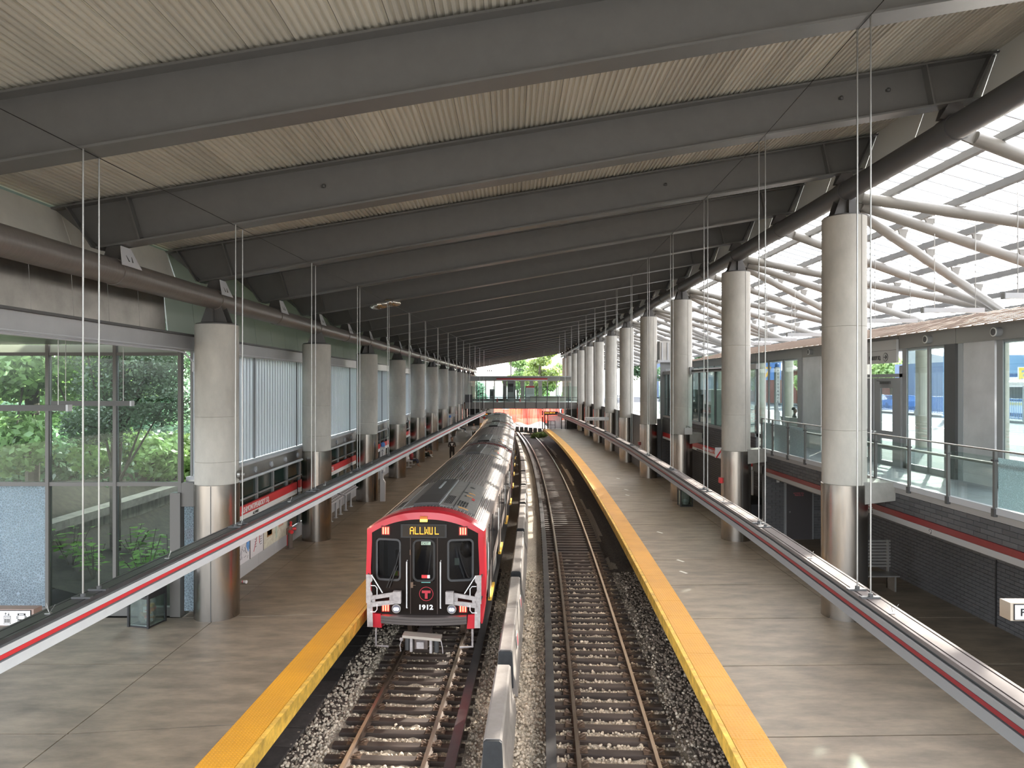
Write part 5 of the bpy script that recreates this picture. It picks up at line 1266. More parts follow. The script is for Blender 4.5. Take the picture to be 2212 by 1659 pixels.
MB().prism([(23.9, CZ - 4.3), (24.1, CZ - 4.3), (24.15, CZ - 5.3), (24.0, CZ - 5.35)], X, X + .003, axis='x').prism([(24.5, CZ - 4.2), (25.1, CZ - 4.2), (25.0, CZ - 4.5), (24.6, CZ - 4.5)], X, X + .003, axis='x').build('map_water', mat('map pale green', (.42, .52, .44), .6), t)
mb = MB()
for i in range(26):
    a = (22.9 + rr.random() * 2.2, CZ - 4.25 - rr.random() * 1.1); mb.bar((X + .003, a[0], a[1]), (X + .003, a[0] + rr.uniform(-.3, .3), a[1] + rr.uniform(-.25, .25)), .003, .010)
mb.build('map_lines', mat('map tan line', (.45, .36, .27), .6), t)

# pictogram sign at far left, white sign at far right
ps_ = thing('pictogram_sign', (-6.9, 9.0, CZ - 3.2), 'white sign with wheelchair, lift and bus symbols at the left edge', 'sign')
S = 9.0 / 1500; cx0 = -6.20; zt, zb = CZ - 2.93, CZ - 3.13
MB().box(-8.2, cx0, 9.0, 9.16, zb - .01, zt + .01).build('case', mat('sign case tan', (.30, .22, .19), .5), ps_)
MB().box(-8.18, cx0 - .03, 8.99, 9.0, zb, zt).build('face_border', M['black'], ps_)
MB().box(-8.17, cx0 - .038, 8.985, 8.99, zb + .008, zt - .008).build('face', M['screen'], ps_)
zc = (zt + zb) / 2
def q(mb, x0, x1, z0, z1, y=8.982): mb.box(x0, x1, y, y + .003, z0, z1)
mb = MB()      # bus
bx = cx0 - .145; q(mb, bx - .052, bx + .052, zc - .055, zc + .062); q(mb, bx - .044, bx - .020, zc - .078, zc - .055); q(mb, bx + .020, bx + .044, zc - .078, zc - .055); q(mb, bx - .066, bx - .058, zc - .01, zc + .03); q(mb, bx + .058, bx + .066, zc - .01, zc + .03)
mb.build('bus_symbol', M['black'], ps_); mb = MB(); q(mb, bx - .042, bx + .042, zc - .012, zc + .035, 8.980); q(mb, bx - .030, bx + .030, zc + .046, zc + .054, 8.980); q(mb, bx - .042, bx - .024, zc - .045, zc - .03, 8.980); q(mb, bx + .024, bx + .042, zc - .045, zc - .03, 8.980); mb.build('bus_window', M['screen'], ps_)
mb = MB(); ex = cx0 - .33; q(mb, ex - .045, ex + .045, zc - .078, zc + .03); mb.build('lift_symbol', M['black'], ps_)
mb = MB(); q(mb, ex - .038, ex + .038, zc - .070, zc + .022, 8.981); mb.build('lift_inside', M['screen'], ps_); mb = MB()
for d in (-.024, 0, .024): q(mb, ex + d - .008, ex + d + .008, zc - .06, zc - .005, 8.979); mb.ball((ex + d, 8.981, zc + .008), .0075, 8, 6, (1, .2, 1))
mb.bar((ex - .02, 8.98, zc + .036), (ex - .02, 8.98, zc + .07), .006, .004).bar((ex - .032, 8.98, zc + .058), (ex - .02, 8.98, zc + .072), .006, .004).bar((ex - .008, 8.98, zc + .058), (ex - .02, 8.98, zc + .072), .006, .004)
mb.bar((ex + .02, 8.98, zc + .072), (ex + .02, 8.98, zc + .038), .006, .004).bar((ex + .008, 8.98, zc + .05), (ex + .02, 8.98, zc + .036), .006, .004).bar((ex + .032, 8.98, zc + .05), (ex + .02, 8.98, zc + .036), .006, .004)
mb.build('lift_people', M['black'], ps_)
mb = MB(); wx = cx0 - .52; rgp = [(wx + .045 * math.cos(R(a)), 8.98, zc - .03 + .045 * math.sin(R(a))) for a in range(100, 380, 20)]; mb.path(rgp, .006, 5).bar((wx - .01, 8.98, zc + .05), (wx + .0, 8.98, zc - .01), .012, .004).bar((wx, 8.98, zc - .01), (wx + .045, 8.98, zc - .01), .010, .004).bar((wx + .045, 8.98, zc - .01), (wx + .065, 8.98, zc - .065), .010, .004).ball((wx - .012, 8.98, zc + .065), .011, 8, 6, (1, .2, 1)); mb.build('wheelchair_symbol', M['black'], ps_)
MB().tube((-8.1, 9.08, PZ), (-8.1, 9.08, zb), .03, 8).build('post', M['grey'], ps_)
ps2 = thing('lit_sign', (7.0, 9.0, CZ - 3.1), 'white lit sign starting with a black P at the right edge', 'sign')
MB().box(6.46, 8.3, 9.0, 9.2, CZ - 3.07, CZ - 2.84).build('case', mat('sign case beige', (.40, .34, .27), .5), ps2)
MB().box(6.50, 8.28, 8.99, 9.0, CZ - 3.06, CZ - 2.85).build('face_border', M['black'], ps2); MB().box(6.512, 8.27, 8.985, 8.99, CZ - 3.048, CZ - 2.862).build('face', M['screen'], ps2)
text_mesh('sign_text', 'PEABODY SQ.', .135, plane_mtx((6.575, 8.982, CZ - 3.0), (1, 0, 0), (0, 0, 1)), M['black'], ps2, bold=.003)
MB().tube((8.1, 9.1, PZ), (8.1, 9.1, CZ - 3.07), .03, 8).build('post', M['grey'], ps2)
for k, (x, y, z, w) in enumerate(((-6.5, 70, CZ - 3.0, 1.5), (7.4, 60.6, CZ - 2.9, 2.1))):
    t = thing('hanging_sign', (x, y, z), f'small pale sign hanging far away over the {"left" if k == 0 else "right"} platform', 'sign')
    MB().box(x - w / 2, x + w / 2, y, y + .1, z - .28, z).build('board', M['offwhite'], t); text_mesh('sign_text', 'Peabody Square' if k else 'Exit Street', .17, plane_mtx((x - w / 2 + .1, y - .006, z - .2), (1, 0, 0), (0, 0, 1)), M['black'], t)
    MB().bar((x + w / 2 - .02, y + .05, z - .1), (XR(y) - .4 if k else x + w / 2 + .3, y + .05, z - .1), .04).build('arm', M['grey'], t)

# ================================================================ PLATFORM FURNITURE
def bin_(name, x, y, label, s=.56, h=.95, bagm='bag', rot=0, full=False):
    t = thing(name, (x, y, PZ), label, 'bin'); ORG[t.name] = Vector((x, y, PZ))
    H = s / 2; mb = MB()
    for a in (-1, 1):
        for b in (-1, 1): mb.box(x + a * H - .025, x + a * H + .025, y + b * H - .025, y + b * H + .025, PZ, PZ + h)
    mb.box(x - H, x + H, y - H, y + H, PZ, PZ + .04); mb.build('frame', M['black'], t)
    mb = MB().box(x - H - .02, x + H + .02, y - H - .02, y + H + .02, PZ + h - .30, PZ + h - .24).box(x - H - .02, x + H + .02, y - H - .02, y + H + .02, PZ + h - .03, PZ + h + .02)
    for a in (-1, 1): mb.box(x + a * H - .03, x + a * H + .03, y - H, y + H, PZ + h - .26, PZ + h)
    mb.box(x - H, x + H, y + H - .02, y + H + .02, PZ + h - .26, PZ + h); mb.build('hood', M['black'], t)
    mb = MB()
    for (x0, x1, y0, y1) in ((x - H + .03, x + H - .03, y - H - .004, y - H + .004), (x - H - .004, x - H + .004, y - H + .03, y + H - .03), (x + H - .004, x + H + .004, y - H + .03, y + H - .03)): mb.box(x0, x1, y0, y1, PZ + .05, PZ + h - .3)
    mb.build('clear_panel', M['clear'], t)
    mb = MB(); mb.lathe([(.02, .06), (.17, .07), (.21, .25), (.19, .5), (.22, h - .32)], 14, (x, y, PZ)); mb.build('bag', M['bag'], t, True)
    if full:
        rr = random.Random(2); cols = ['cloth_white', 'vesto', 'red', 'offwhite', 'mapbrown', 'yellow']
        for i in range(12): MB().box(x + rr.uniform(-.13, .05), x + rr.uniform(.06, .15), y + rr.uniform(-.13, .0), y + rr.uniform(.01, .14), PZ + .1 + .03 * i, PZ + .17 + .03 * i, rz=rr.uniform(0, 3)).build('litter', M[cols[i % 6]], t)
    else: MB().lathe([(.02, .08), (.15, .09), (.18, .22), (.10, .30)], 12, (x, y, PZ)).build('litter', M['offwhite'], t, True)
    t.rotation_euler = (0, 0, rot)
    return t
bin_('trash_bin', -8.93, 17.0, 'clear-sided black-framed trash bin before the left window, full bag inside', rot=R(-14), full=True, h=1.0)
bin_('trash_bin', 8.35, 33.5, 'black-hooded clear-sided trash bin by the third right-hand column', h=1.05)
bin_('trash_bin', -6.85, 56.6, 'dark trash bin far down the left platform beside the seated person', h=1.1)
hy = thing('standpipe', (-7.92, 24.8, PZ), 'brown fire standpipe with red caps by the left wall', 'standpipe')
MB().lathe([(.17, 0), (.17, .025), (.085, .03), (.085, .62), (.11, .63), (.11, .67)], 16, (-7.92, 24.8, PZ)).build('pipe', mat('brown pipe', (.11, .085, .07), .5), hy, True)
MB().tube((-7.92, 24.8, PZ + .66), (-7.92, 24.8, PZ + .80), .07, 12).box(-8.05, -7.95, 24.74, 24.86, PZ + .5, PZ + .72).build('valve_body', mat('brown valve', (.16, .10, .08), .5), hy)
MB().tube((-7.92, 24.75, PZ + .62), (-7.80, 24.62, PZ + .62), .065, 12).build('red_cap', M['red'], hy); MB().tube((-7.86, 24.85, PZ + .68), (-7.74, 24.9, PZ + .68), .055, 12).build('red_cap', M['red'], hy)
MB().lathe([(.05, .80), (.03, .86), (.055, .93), (.02, .97)], 12, (-7.90, 24.8, PZ)).box(-8.035, -8.01, 24.78, 24.82, PZ + .1, PZ + .6).build('red_handle', M['red'], hy)
cup = thing('paper_cup', (-7.85, 20.6, PZ), 'dropped red and white paper cup by the left wall', 'cup')
MB().tube((-7.95, 20.45, PZ + .05), (-7.80, 20.40, PZ + .055), .035, 12, r2=.05).build('cup', M['white'], cup, True)
MB().tube((-7.93, 20.44, PZ + .0505), (-7.90, 20.43, PZ + .051), .0385, 12, r2=.040).build('red_print', M['red'], cup, True)
# leaning rails
for k, (ya, yb) in enumerate(((28.5, 30.7), (31.0, 33.5))):
    t = thing('leaning_rail', (-7.72, (ya + yb) / 2, PZ), f'perforated pale steel leaning rail by the left wall, {"nearer" if k == 0 else "farther"} of the two', 'bench', 'leaning rails')
    MB().hexa([(-7.98, ya, PZ + 1.05), (-7.42, ya, PZ + .88), (-7.98, yb, PZ + 1.05), (-7.42, yb, PZ + .88), (-7.98, ya, PZ + 1.08), (-7.42, ya, PZ + .91), (-7.98, yb, PZ + 1.08), (-7.42, yb, PZ + .91)]).build('perforated_panel', M['lgrey'], t)
    mb = MB(); n = int((yb - ya) / .26)
    for i in range(n):
        for j in range(4):
            xx = -7.92 + .13 * j; z = PZ + 1.085 - (xx + 7.98) * .3036 - .003; y = ya + .12 + i * .26; mb.hexa([(xx, y, z), (xx + .05, y, z - .015), (xx, y + .15, z), (xx + .05, y + .15, z - .015), (xx, y, z + .004), (xx + .05, y, z - .011), (xx, y + .15, z + .004), (xx + .05, y + .15, z - .011)])
    mb.build('slots', M['darkgrey'], t)
    for i in range(3):
        y = ya + .25 + i * (yb - ya - .5) / 2
        MB().tube((-7.72, y, PZ), (-7.72, y, PZ + .96), .045, 10).tube((-7.72, y, PZ), (-7.72, y, PZ + .02), .10, 12).build('leg', M['lgrey'], t, True)
# help posts
def help_post(x, y, z0, h, label, txt='ASSISTANCE', rz_=0):
    t = thing('help_post', (x, y, z0), label, 'help post')
    MB().box(x - .12, x + .12, y - .10, y + .10, z0, z0 + .95).prism([(x - .12, z0 + .95), (x + .12, z0 + .95), (x + .02, z0 + 1.12), (x - .12, z0 + 1.12)], y - .10, y + .10).box(x - .12, x + .02, y - .1, y + .1, z0 + 1.1, z0 + 1.45).build('base', M['lgrey'], t)
    MB().box(x - .12, x + .12, y - .10, y + .10, z0 + 1.45, z0 + h - .22).build('column', M['lgrey'], t)
    MB().box(x - .10, x + .10, y - .125, y - .10, z0 + 1.5, z0 + h - .3).build('face', mat('help post face', (.60, .61, .62), .5), t)
    mb = None
    for i, ch in enumerate(txt): text_mesh('letter', ch, .16, plane_mtx((x, y - .128, z0 + h - .45 - i * (h - 1.75) / len(txt)), (1, 0, 0), (0, 0, 1)), M['mapink'], t, align='CENTER', bold=.004)
    MB().lathe([(.09, h - .22), (.11, h - .16), (.11, h - .06), (.05, h)], 14, (x, y, z0)).build('blue_lamp', M['blue'], t, True)
    return t
help_post(-6.47, 34.8, PZ, 2.95, 'tall pale ASSISTANCE post with blue lamp on the left platform')
help_post(-5.9, 66, PZ, 2.9, 'second pale assistance post farther down the left platform')
# benches for the seated people
def bench(x, y, label, l=2.0, m='seat'):
    t = thing('bench', (x, y, PZ), label, 'bench')
    MB().box(x - .22, x + .22, y - l / 2, y + l / 2, PZ + .42, PZ + .46).build('seat', M[m], t)
    MB().hexa([(x - .26, y - l / 2, PZ + .46), (x - .22, y - l / 2, PZ + .46), (x - .26, y + l / 2, PZ + .46), (x - .22, y + l / 2, PZ + .46), (x - .38, y - l / 2, PZ + .92), (x - .34, y - l / 2, PZ + .92), (x - .38, y + l / 2, PZ + .92), (x - .34, y + l / 2, PZ + .92)]).build('backrest', M[m], t)
    for dy in (-l / 2 + .2, l / 2 - .2): MB().box(x - .2, x + .2, y + dy - .03, y + dy + .03, PZ, PZ + .06).box(x - .03, x + .03, y + dy - .03, y + dy + .03, PZ, PZ + .42).build('leg', M[m], t)
    return t
bench(-7.25, 49.6, 'pale bench under the nearer seated person on the left platform', m='offwhite'); bench(-7.0, 56.0, 'pale bench under the person beside the dark bin', m='offwhite'); bench(-6.2, 84.0, 'bench far down the left platform', m='offwhite')
bn = thing('slatted_bench', (9.9, 20.2, PZ), 'slatted steel bench behind the first right-hand column under the mezzanine', 'bench')
for i in range(9): MB().bar((9.75 + .22 * math.sin(i * .2), 20.0 + 0 * i, PZ + 1.35 - i * .09), (10.9, 20.0, PZ + 1.35 - i * .09), .02, .055).build('slat', M['steel2'], bn)
MB().box(9.75, 10.9, 19.5, 20.0, PZ + .44, PZ + .48).build('seat', M['steel2'], bn)
for xx in (9.85, 10.8): MB().box(xx, xx + .05, 19.6, 20.03, PZ, PZ + .46).box(xx, xx + .05, 19.98, 20.05, PZ, PZ + 1.38).build('leg', M['steel2'], bn)
bl = thing('foil_balloon', (-4.75, 26.6, CZ + 2.8), 'two joined silver foil balloons caught under the roof by the hanger rods', 'balloon')
for (x, z, rx, rzz, tl) in ((-5.03, CZ + 3.02, .40, .15, .16), (-4.62, CZ + 3.13, .36, .16, -.1)):
    mb = MB(); nu, nv = 40, 16; rr = random.Random(int(x * 10)); vs = []
    for i in range(nv + 1):
        t = math.pi * i / nv - math.pi / 2
        for k in range(nu):
            a = 2 * math.pi * k / nu; cr = 1 + .05 * math.sin(a * 14) * math.cos(t)
            dx = rx * math.cos(t) * math.cos(a) * cr; dz = rzz * math.sin(t) * (1 + .04 * math.sin(a * 9)); vs.append((x + dx, 26.55 + rx * .8 * math.cos(t) * math.sin(a) * cr, z + dz + dx * tl))
    fs = [(i * nu + k, i * nu + (k + 1) % nu, (i + 1) * nu + (k + 1) % nu, (i + 1) * nu + k) for i in range(nv) for k in range(nu)]
    mb.add(vs, fs); mb.build('foil_lobe', M['foil'], bl, True)
MB().bar((-5.0, 26.55, CZ + 2.95), (-4.6, 26.55, CZ + 3.0), .2, .05).build('neck', M['foil'], bl)
for i, (x, k) in enumerate(((3.9, 2), (6.3, 1), (7.2, 1), (-3.6, 1))):
    y = beam_y(k) - .03
    tag(MB().ball((x, y, bz0(x) + .5), .04, 8, 6).box(x - .05, x + .03, y - .02, y + .03, bz0(x) + .47, bz0(x) + .51).build('perched_bird', M['darkgrey'], None), f'tiny dark bird-like fitting on a roof beam web, {ORDN[i]} from the right', 'fitting')
for i, y in enumerate((21.5, 22.9, 27.3, 36.5, 38.4, 43)):
    x = 5.3 + .25 * i
    tag(MB().box(x, x + .09, y, y + .32, PZ + .001, PZ + .003, rz=.5).build('paint_mark', mat('paint mark white', (.62, .62, .58), .7), None), f'small white paint mark on the right platform floor, {ORDN[i]} from the camera', 'mark', 'white paint marks')

# ================================================================ PEOPLE
def person(loc, facing, pose, cols, label, scale=1.0, name='person', hair=True, parent=None):
    """one continuous skinned body; cols: head, top, arms, legs, shoes"""
    V = {}; E = []
    def v(n, x, y, z, r, p=None):
        V[n] = (x, y, z, r)
        if p: E.append((p, n))
    sit = pose.startswith('sit')
    hz = .50 if sit else .95
    v('pel', 0, 0, hz, .135); v('waist', 0, -.01, hz + .18, .125, 'pel'); v('chest', 0, -.01, hz + .40, .145, 'waist'); v('neck0', 0, 0, hz + .52, .07, 'chest'); v('neck', 0, -.01, hz + .58, .052, 'neck0')
    v('head0', 0, -.03, hz + .66, .082, 'neck'); v('head1', 0, -.02, hz + .75, .098, 'head0'); v('head2', 0, -.01, hz + .82, .075, 'head1'); v('nose', 0, -.125, hz + .70, .014, 'head0')
    for s, L in ((-1, 'l'), (1, 'r')):
        v(L + 'hip', s * .10, 0, hz - .06, .095, 'pel')
        if sit:
            st = .12 if L == 'l' else -.06
            v(L + 'knee', s * .13, -.44, hz - .0, .062, L + 'hip'); v(L + 'cal', s * .13, -.47, hz - .22, .055, L + 'knee'); v(L + 'ank', s * .13, -.46 - st, .09, .038, L + 'cal'); v(L + 'toe', s * .15, -.64 - st, .035, .03, L + 'ank')
        else:
            v(L + 'knee', s * .105, -.02, .50, .062, L + 'hip'); v(L + 'cal', s * .11, .0, .34, .056, L + 'knee'); v(L + 'ank', s * .11, .02, .09, .038, L + 'cal'); v(L + 'toe', s * .13, -.14, .035, .032, L + 'ank')
        v(L + 'sho', s * .185, 0, hz + .46, .062, 'chest'); 
        if 'phone' in pose or sit: v(L + 'elb', s * .25, -.03, hz + .19, .042, L + 'sho'); v(L + 'wri', s * .10, -.27, hz + .24 if not sit else hz + .14, .028, L + 'elb'); d = (-s * .4, -.8, .3)
        else: v(L + 'elb', s * .24, .02, hz + .18, .042, L + 'sho'); v(L + 'wri', s * .25, -.05, hz - .07, .028, L + 'elb'); d = (0, -.15, -1)
        wx, wy, wz, _ = V[L + 'wri']; v(L + 'palm', wx + d[0] * .05, wy + d[1] * .05, wz + d[2] * .05, .030, L + 'wri')
        px, py, pz_, _ = V[L + 'palm']
        for q in range(4):
            o = (q - 1.5) * .019; ln = (.062, .075, .070, .055)[q]
            v(f'{L}f{q}a', px + d[0] * .03 + (o if abs(d[1]) > .5 else 0), py + d[1] * .03 + (0 if abs(d[1]) > .5 else o), pz_ + d[2] * .03, .009, L + 'palm')
            v(f'{L}f{q}b', px + d[0] * (.03 + ln) + (o if abs(d[1]) > .5 else -s * .01), py + d[1] * (.03 + ln) + (0 if abs(d[1]) > .5 else o), pz_ + d[2] * (.03 + ln) - .01, .008, f'{L}f{q}a')
        v(L + 'th', px - s * .03 + d[0] * .02, py - .02, pz_ + d[2] * .02, .010, L + 'palm'); v(L + 'tb', px - s * .045 + d[0] * .05, py - .03 + d[1] * .03, pz_ + d[2] * .045, .009, L + 'th')
    nm = list(V); idx = {n: i for i, n in enumerate(nm)}
    me = bpy.data.meshes.new('sk'); me.from_pydata([V[n][:3] for n in nm], [(idx[a], idx[b]) for a, b in E], [])
    ob = bpy.data.objects.new('sk', me); COL.objects.link(ob)
    md = ob.modifiers.new('s', 'SKIN'); 
    for i, n in enumerate(nm): me.skin_vertices[0].data[i].radius = (V[n][3] * (1.25 if n in ('chest', 'waist', 'pel') else 1), V[n][3] * (.85 if n in ('chest', 'waist', 'pel') else 1)); me.skin_vertices[0].data[i].use_root = (n == 'pel')
    ob.modifiers.new('d', 'SUBSURF').levels = 1
    dg = bpy.context.evaluated_depsgraph_get(); out = bpy.data.meshes.new_from_object(ob.evaluated_get(dg)); bpy.data.objects.remove(ob)
    segs = []
    for a, b in E:
        part = 'legs' if any(t in b for t in ('hip', 'knee', 'cal')) else ('shoes' if ('ank' in b or 'toe' in b) else ('arms' if 'elb' in b else ('fore' if any(t in b for t in ('wri',)) else ('hand' if b[0] in 'lr' and b[1:] in ('palm', 'th', 'tb') or ('f' in b[1:2] and b[0] in 'lr') else ('head' if b in ('neck', 'head0', 'head1', 'head2', 'nose') else 'top')))))
        segs.append((Vector(V[a][:3]), Vector(V[b][:3]), part, V[b][3]))
    order = ['head', 'top', 'arms', 'fore', 'hand', 'legs', 'shoes']; skin = cols['head']
    mm = {'head': skin, 'hand': skin, 'top': cols['top'], 'arms': cols['top'], 'fore': cols.get('fore', skin), 'legs': cols['legs'], 'shoes': cols['shoes']}
    for pnm in order: out.materials.append(M[mm[pnm]])
    for p in out.polygons:
        c = p.center; best = None
        for a, b, part, rad in segs:
            ab = b - a; t = max(0, min(1, (c - a).dot(ab) / max(ab.length_squared, 1e-9))); dd_ = (c - (a + ab * t)).length - rad
            if best is None or dd_ < best[0]: best = (dd_, part)
        p.material_index = order.index(best[1]); p.use_smooth = True
    root = thing(name, loc, label, 'person') if parent is None else None
    body = bpy.data.objects.new('body', out); COL.objects.link(body); P = root or parent; body.parent = P
    kids = [body]
    if hair:
        mb = MB(); hzz = hz + .79
        mb.ball((0, .012, hzz - .01), .112, 14, 8, (.92, 1.02, .86)); h = link_mesh('hair', [p for p in mb.v if p[2] > hzz - .07 and not (p[1] < -.06 and p[2] < hzz + .03)] and mb.v, mb.f, M['hair'])
        me2 = h.data
        for vv in me2.vertices:
            if vv.co.y < -.03 and vv.co.z < hzz + .03: vv.co.y = -.03; vv.co.z = max(vv.co.z, hzz)
            if vv.co.z < hzz - .06: vv.co.z = hzz - .06
        for p in me2.polygons: p.use_smooth = True
        h.parent = P; kids.append(h)
    mb = MB()
    for s in (-1, 1): mb.ball((s * .034, -.108, hz + .735), .011, 6, 4)
    e = link_mesh('eyes', mb.v, mb.f, M['black']); e.parent = P
    mb = MB().box(-.025, .025, -.122, -.10, hz + .655, hz + .665); mo = link_mesh('mouth', mb.v, mb.f, M['mapbrown']); mo.parent = P
    mb = MB()
    for s in (-1, 1): mb.ball((s * .098, -.01, hz + .725), .024, 8, 6, (.4, .7, 1.2))
    ea = link_mesh('ears', mb.v, mb.f, M[skin]); ea.parent = P
    kids += [e, mo, ea]
    if root is not None:
        root.rotation_euler = (0, 0, facing); root.scale = (scale,) * 3
        return root
    for k_ in kids: k_.location = loc; k_.rotation_euler = (0, 0, facing)
    return kids
person((-3.95, 72, PZ), R(-20), 'stand phone', dict(head='skin', top='cloth_white', legs='cloth_black', shoes='black'), 'standing person in a white t-shirt far down the left platform', hair=False)
pd_ = person((-4.45, 51.5, PZ), R(0), 'stand phone', dict(head='skin2', top='cloth_black', legs='cloth_black', shoes='black'), 'standing person in black holding a phone beside the train', scale=1.08)
pm_ = MB().box(-.08, .10, -.150, -.135, 1.33, 1.37).box(-.02, .03, -.150, -.135, 1.2, 1.34).build('shirt_print', M['cloth_white'], None); pm_.parent = pd_
person((-7.15, 49.4, PZ), R(78), 'sit', dict(head='skin2', top='cloth_maroon', legs='cloth_navy', shoes='cloth_tan'), 'seated person in maroon top and navy trousers by the left columns')
person((-6.9, 55.9, PZ), R(60), 'sit', dict(head='skin2', top='cloth_black', legs='cloth_tan', shoes='white'), 'seated person in black top with bare legs and white shoes near the dark bin')
person((-6.1, 84.0, PZ), R(70), 'sit', dict(head='skin', top='cloth_black', legs='cloth_black', shoes='white'), 'tiny seated person in dark clothes at the far end of the left platform')
dv = person((-.72, .80, 1.16), 0, 'sit', dict(head='skin', top='cloth_grey', legs='cloth_navy', shoes='black'), 'x', parent=carA)
dv[0].name = 'driver_body'
MB().box(-.90, -.82, .57, .62, 1.88, 2.20).box(-.62, -.54, .57, .62, 1.88, 2.20).build('driver_vest', M['vest'], carA); MB().box(-.80, -.74, .55, .60, 1.88, 2.2).build('vest_tape', M['vesto'], carA)
# people and benches inside the station house front
bm = bench(12.9, 30.2, 'long bench behind the glazed front with seated people', l=4.5); bm.location = (12.9, 30.2, MZ)
person((12.85, 29.3, MZ), R(70), 'sit', dict(head='skin', top='floral', legs='cloth_grey', shoes='black'), 'seated person in a floral top behind the glass front')
person((12.85, 31.6, MZ), R(80), 'sit', dict(head='skin2', top='cloth_black', legs='cloth_black', shoes='black'), 'seated person in black behind the glass front, farther from the doors')
person((11.0, 34.2, MZ), R(150), 'stand', dict(head='skin', top='cloth_grey', fore='cloth_grey', legs='cloth_navy', shoes='black'), 'standing person in a grey coat behind the far glass screen')
# ================================================================ OUTSIDE
def leaf_cloud(name, blobs, n, size, m, parent, seed=1, flat=.5):
    g = np.random.default_rng(seed); B = np.array(blobs, float); w = B[:, 3] ** 2; pick = g.choice(len(B), n, p=w / w.sum())
    d = g.normal(size=(n, 3)); d /= np.linalg.norm(d, axis=1)[:, None]; rad = B[pick, 3] * (.55 + .5 * g.random(n)) 
    c = B[pick, :3] + d * rad[:, None] * np.array([1, 1, .85]); s = size * (.6 + .8 * g.random(n))
    a = g.normal(size=(n, 3)); a[:, 2] *= flat; a /= np.linalg.norm(a, axis=1)[:, None]; nrm = d + .9 * g.normal(size=(n, 3)); b = np.cross(nrm, a); b /= np.linalg.norm(b, axis=1)[:, None]
    a = np.cross(b, nrm); a /= np.linalg.norm(a, axis=1)[:, None]
    a *= s[:, None]; b *= (s * .62)[:, None]
    V = np.stack([c - a, c + b * .9 - a * .1, c + a, c - b * .9 - a * .1], 1).reshape(-1, 3) - np.array(ORG.get(parent.name, (0, 0, 0)))
    me = bpy.data.meshes.new(name); me.vertices.add(4 * n); me.vertices.foreach_set('co', V.ravel()); me.loops.add(4 * n); me.loops.foreach_set('vertex_index', np.arange(4 * n, dtype=np.int32))
    me.polygons.add(n); me.polygons.foreach_set('loop_start', np.arange(0, 4 * n, 4, dtype=np.int32)); me.polygons.foreach_set('loop_total', np.full(n, 4, dtype=np.int32)); me.update(); me.validate(); me.materials.append(m)
    o = bpy.data.objects.new(name, me); COL.objects.link(o); o.parent = parent; o['kind'] = 'stuff'; return o
def leafmat(name, col, var=.5):
    m = bpy.data.materials.new(name); m.use_nodes = True; nt = m.node_tree; nt.nodes.clear(); out = nd(nt, 'ShaderNodeOutputMaterial')
    df = nd(nt, 'ShaderNodeBsdfDiffuse'); tl = nd(nt, 'ShaderNodeBsdfTranslucent'); mx = nd(nt, 'ShaderNodeMixShader', Fac=.42)
    t = nd(nt, 'ShaderNodeTexCoord'); n = nd(nt, 'ShaderNodeTexNoise', Scale=1.3, Detail=5); mr = nd(nt, 'ShaderNodeMapRange'); mr.inputs['From Min'].default_value = .3; mr.inputs['From Max'].default_value = .7; mr.inputs['To Min'].default_value = 1 - var; mr.inputs['To Max'].default_value = 1 + var
    hv = nd(nt, 'ShaderNodeHueSaturation'); hv.inputs['Color'].default_value = (*col, 1)
    nt.links.new(t.outputs['Object'], n.inputs['Vector']); nt.links.new(n.outputs['Fac'], mr.inputs['Value']); nt.links.new(mr.outputs[0], hv.inputs['Value'])
    for s in (df, tl): nt.links.new(hv.outputs[0], s.inputs['Color'])
    gl = nd(nt, 'ShaderNodeBsdfGlossy', Roughness=.35); m2 = nd(nt, 'ShaderNodeMixShader', Fac=.06)
    nt.links.new(df.outputs[0], mx.inputs[1]); nt.links.new(tl.outputs[0], mx.inputs[2]); nt.links.new(mx.outputs[0], m2.inputs[1]); nt.links.new(gl.outputs[0], m2.inputs[2]); nt.links.new(m2.outputs[0], out.inputs['Surface'])
    return m
LG = leafmat('leaf green', (.28, .42, .15)); LD = leafmat('leaf dark green', (.10, .19, .09)); LB = leafmat('leaf blue green', (.18, .30, .20)); LY = leafmat('leaf bright green', (.27, .36, .10)); LN = leafmat('needle green', (.12, .17, .095))
def tree(x, y, z0, h, r, m, label, n=9000, size=.10, seed=1, blobs=9, cat='tree', group=None, low=.25, flat=.5):
    t = thing('tree', (x, y, z0), label, cat, group); g = random.Random(seed)
    mb = MB().path([(x, y, z0), (x + g.uniform(-.2, .2), y, z0 + h * .3), (x + g.uniform(-.4, .4), y, z0 + h * .6), (x + g.uniform(-.4, .4), y + .2, z0 + h * .9)], max(.09, h * .018), 8)
    bl_ = []
    for i in range(blobs):
        a = g.uniform(0, 6.28); q = g.uniform(.15, .85) * r; zz = z0 + h * (low + (1 - low) * g.random()); k = (1 - abs((zz - z0) / h - .6)) 
        b = (x + q * math.cos(a), y + q * math.sin(a), zz, r * g.uniform(.35, .6) * max(.5, k)); bl_.append(b)
        mb.tube((x, y, z0 + h * g.uniform(.2, .5)), b[:3], .05, 5, r2=.015)
    mb.build('trunk', M['bark'], t, True); leaf_cloud('foliage', bl_, n, size, m, t, seed, flat)
    return t
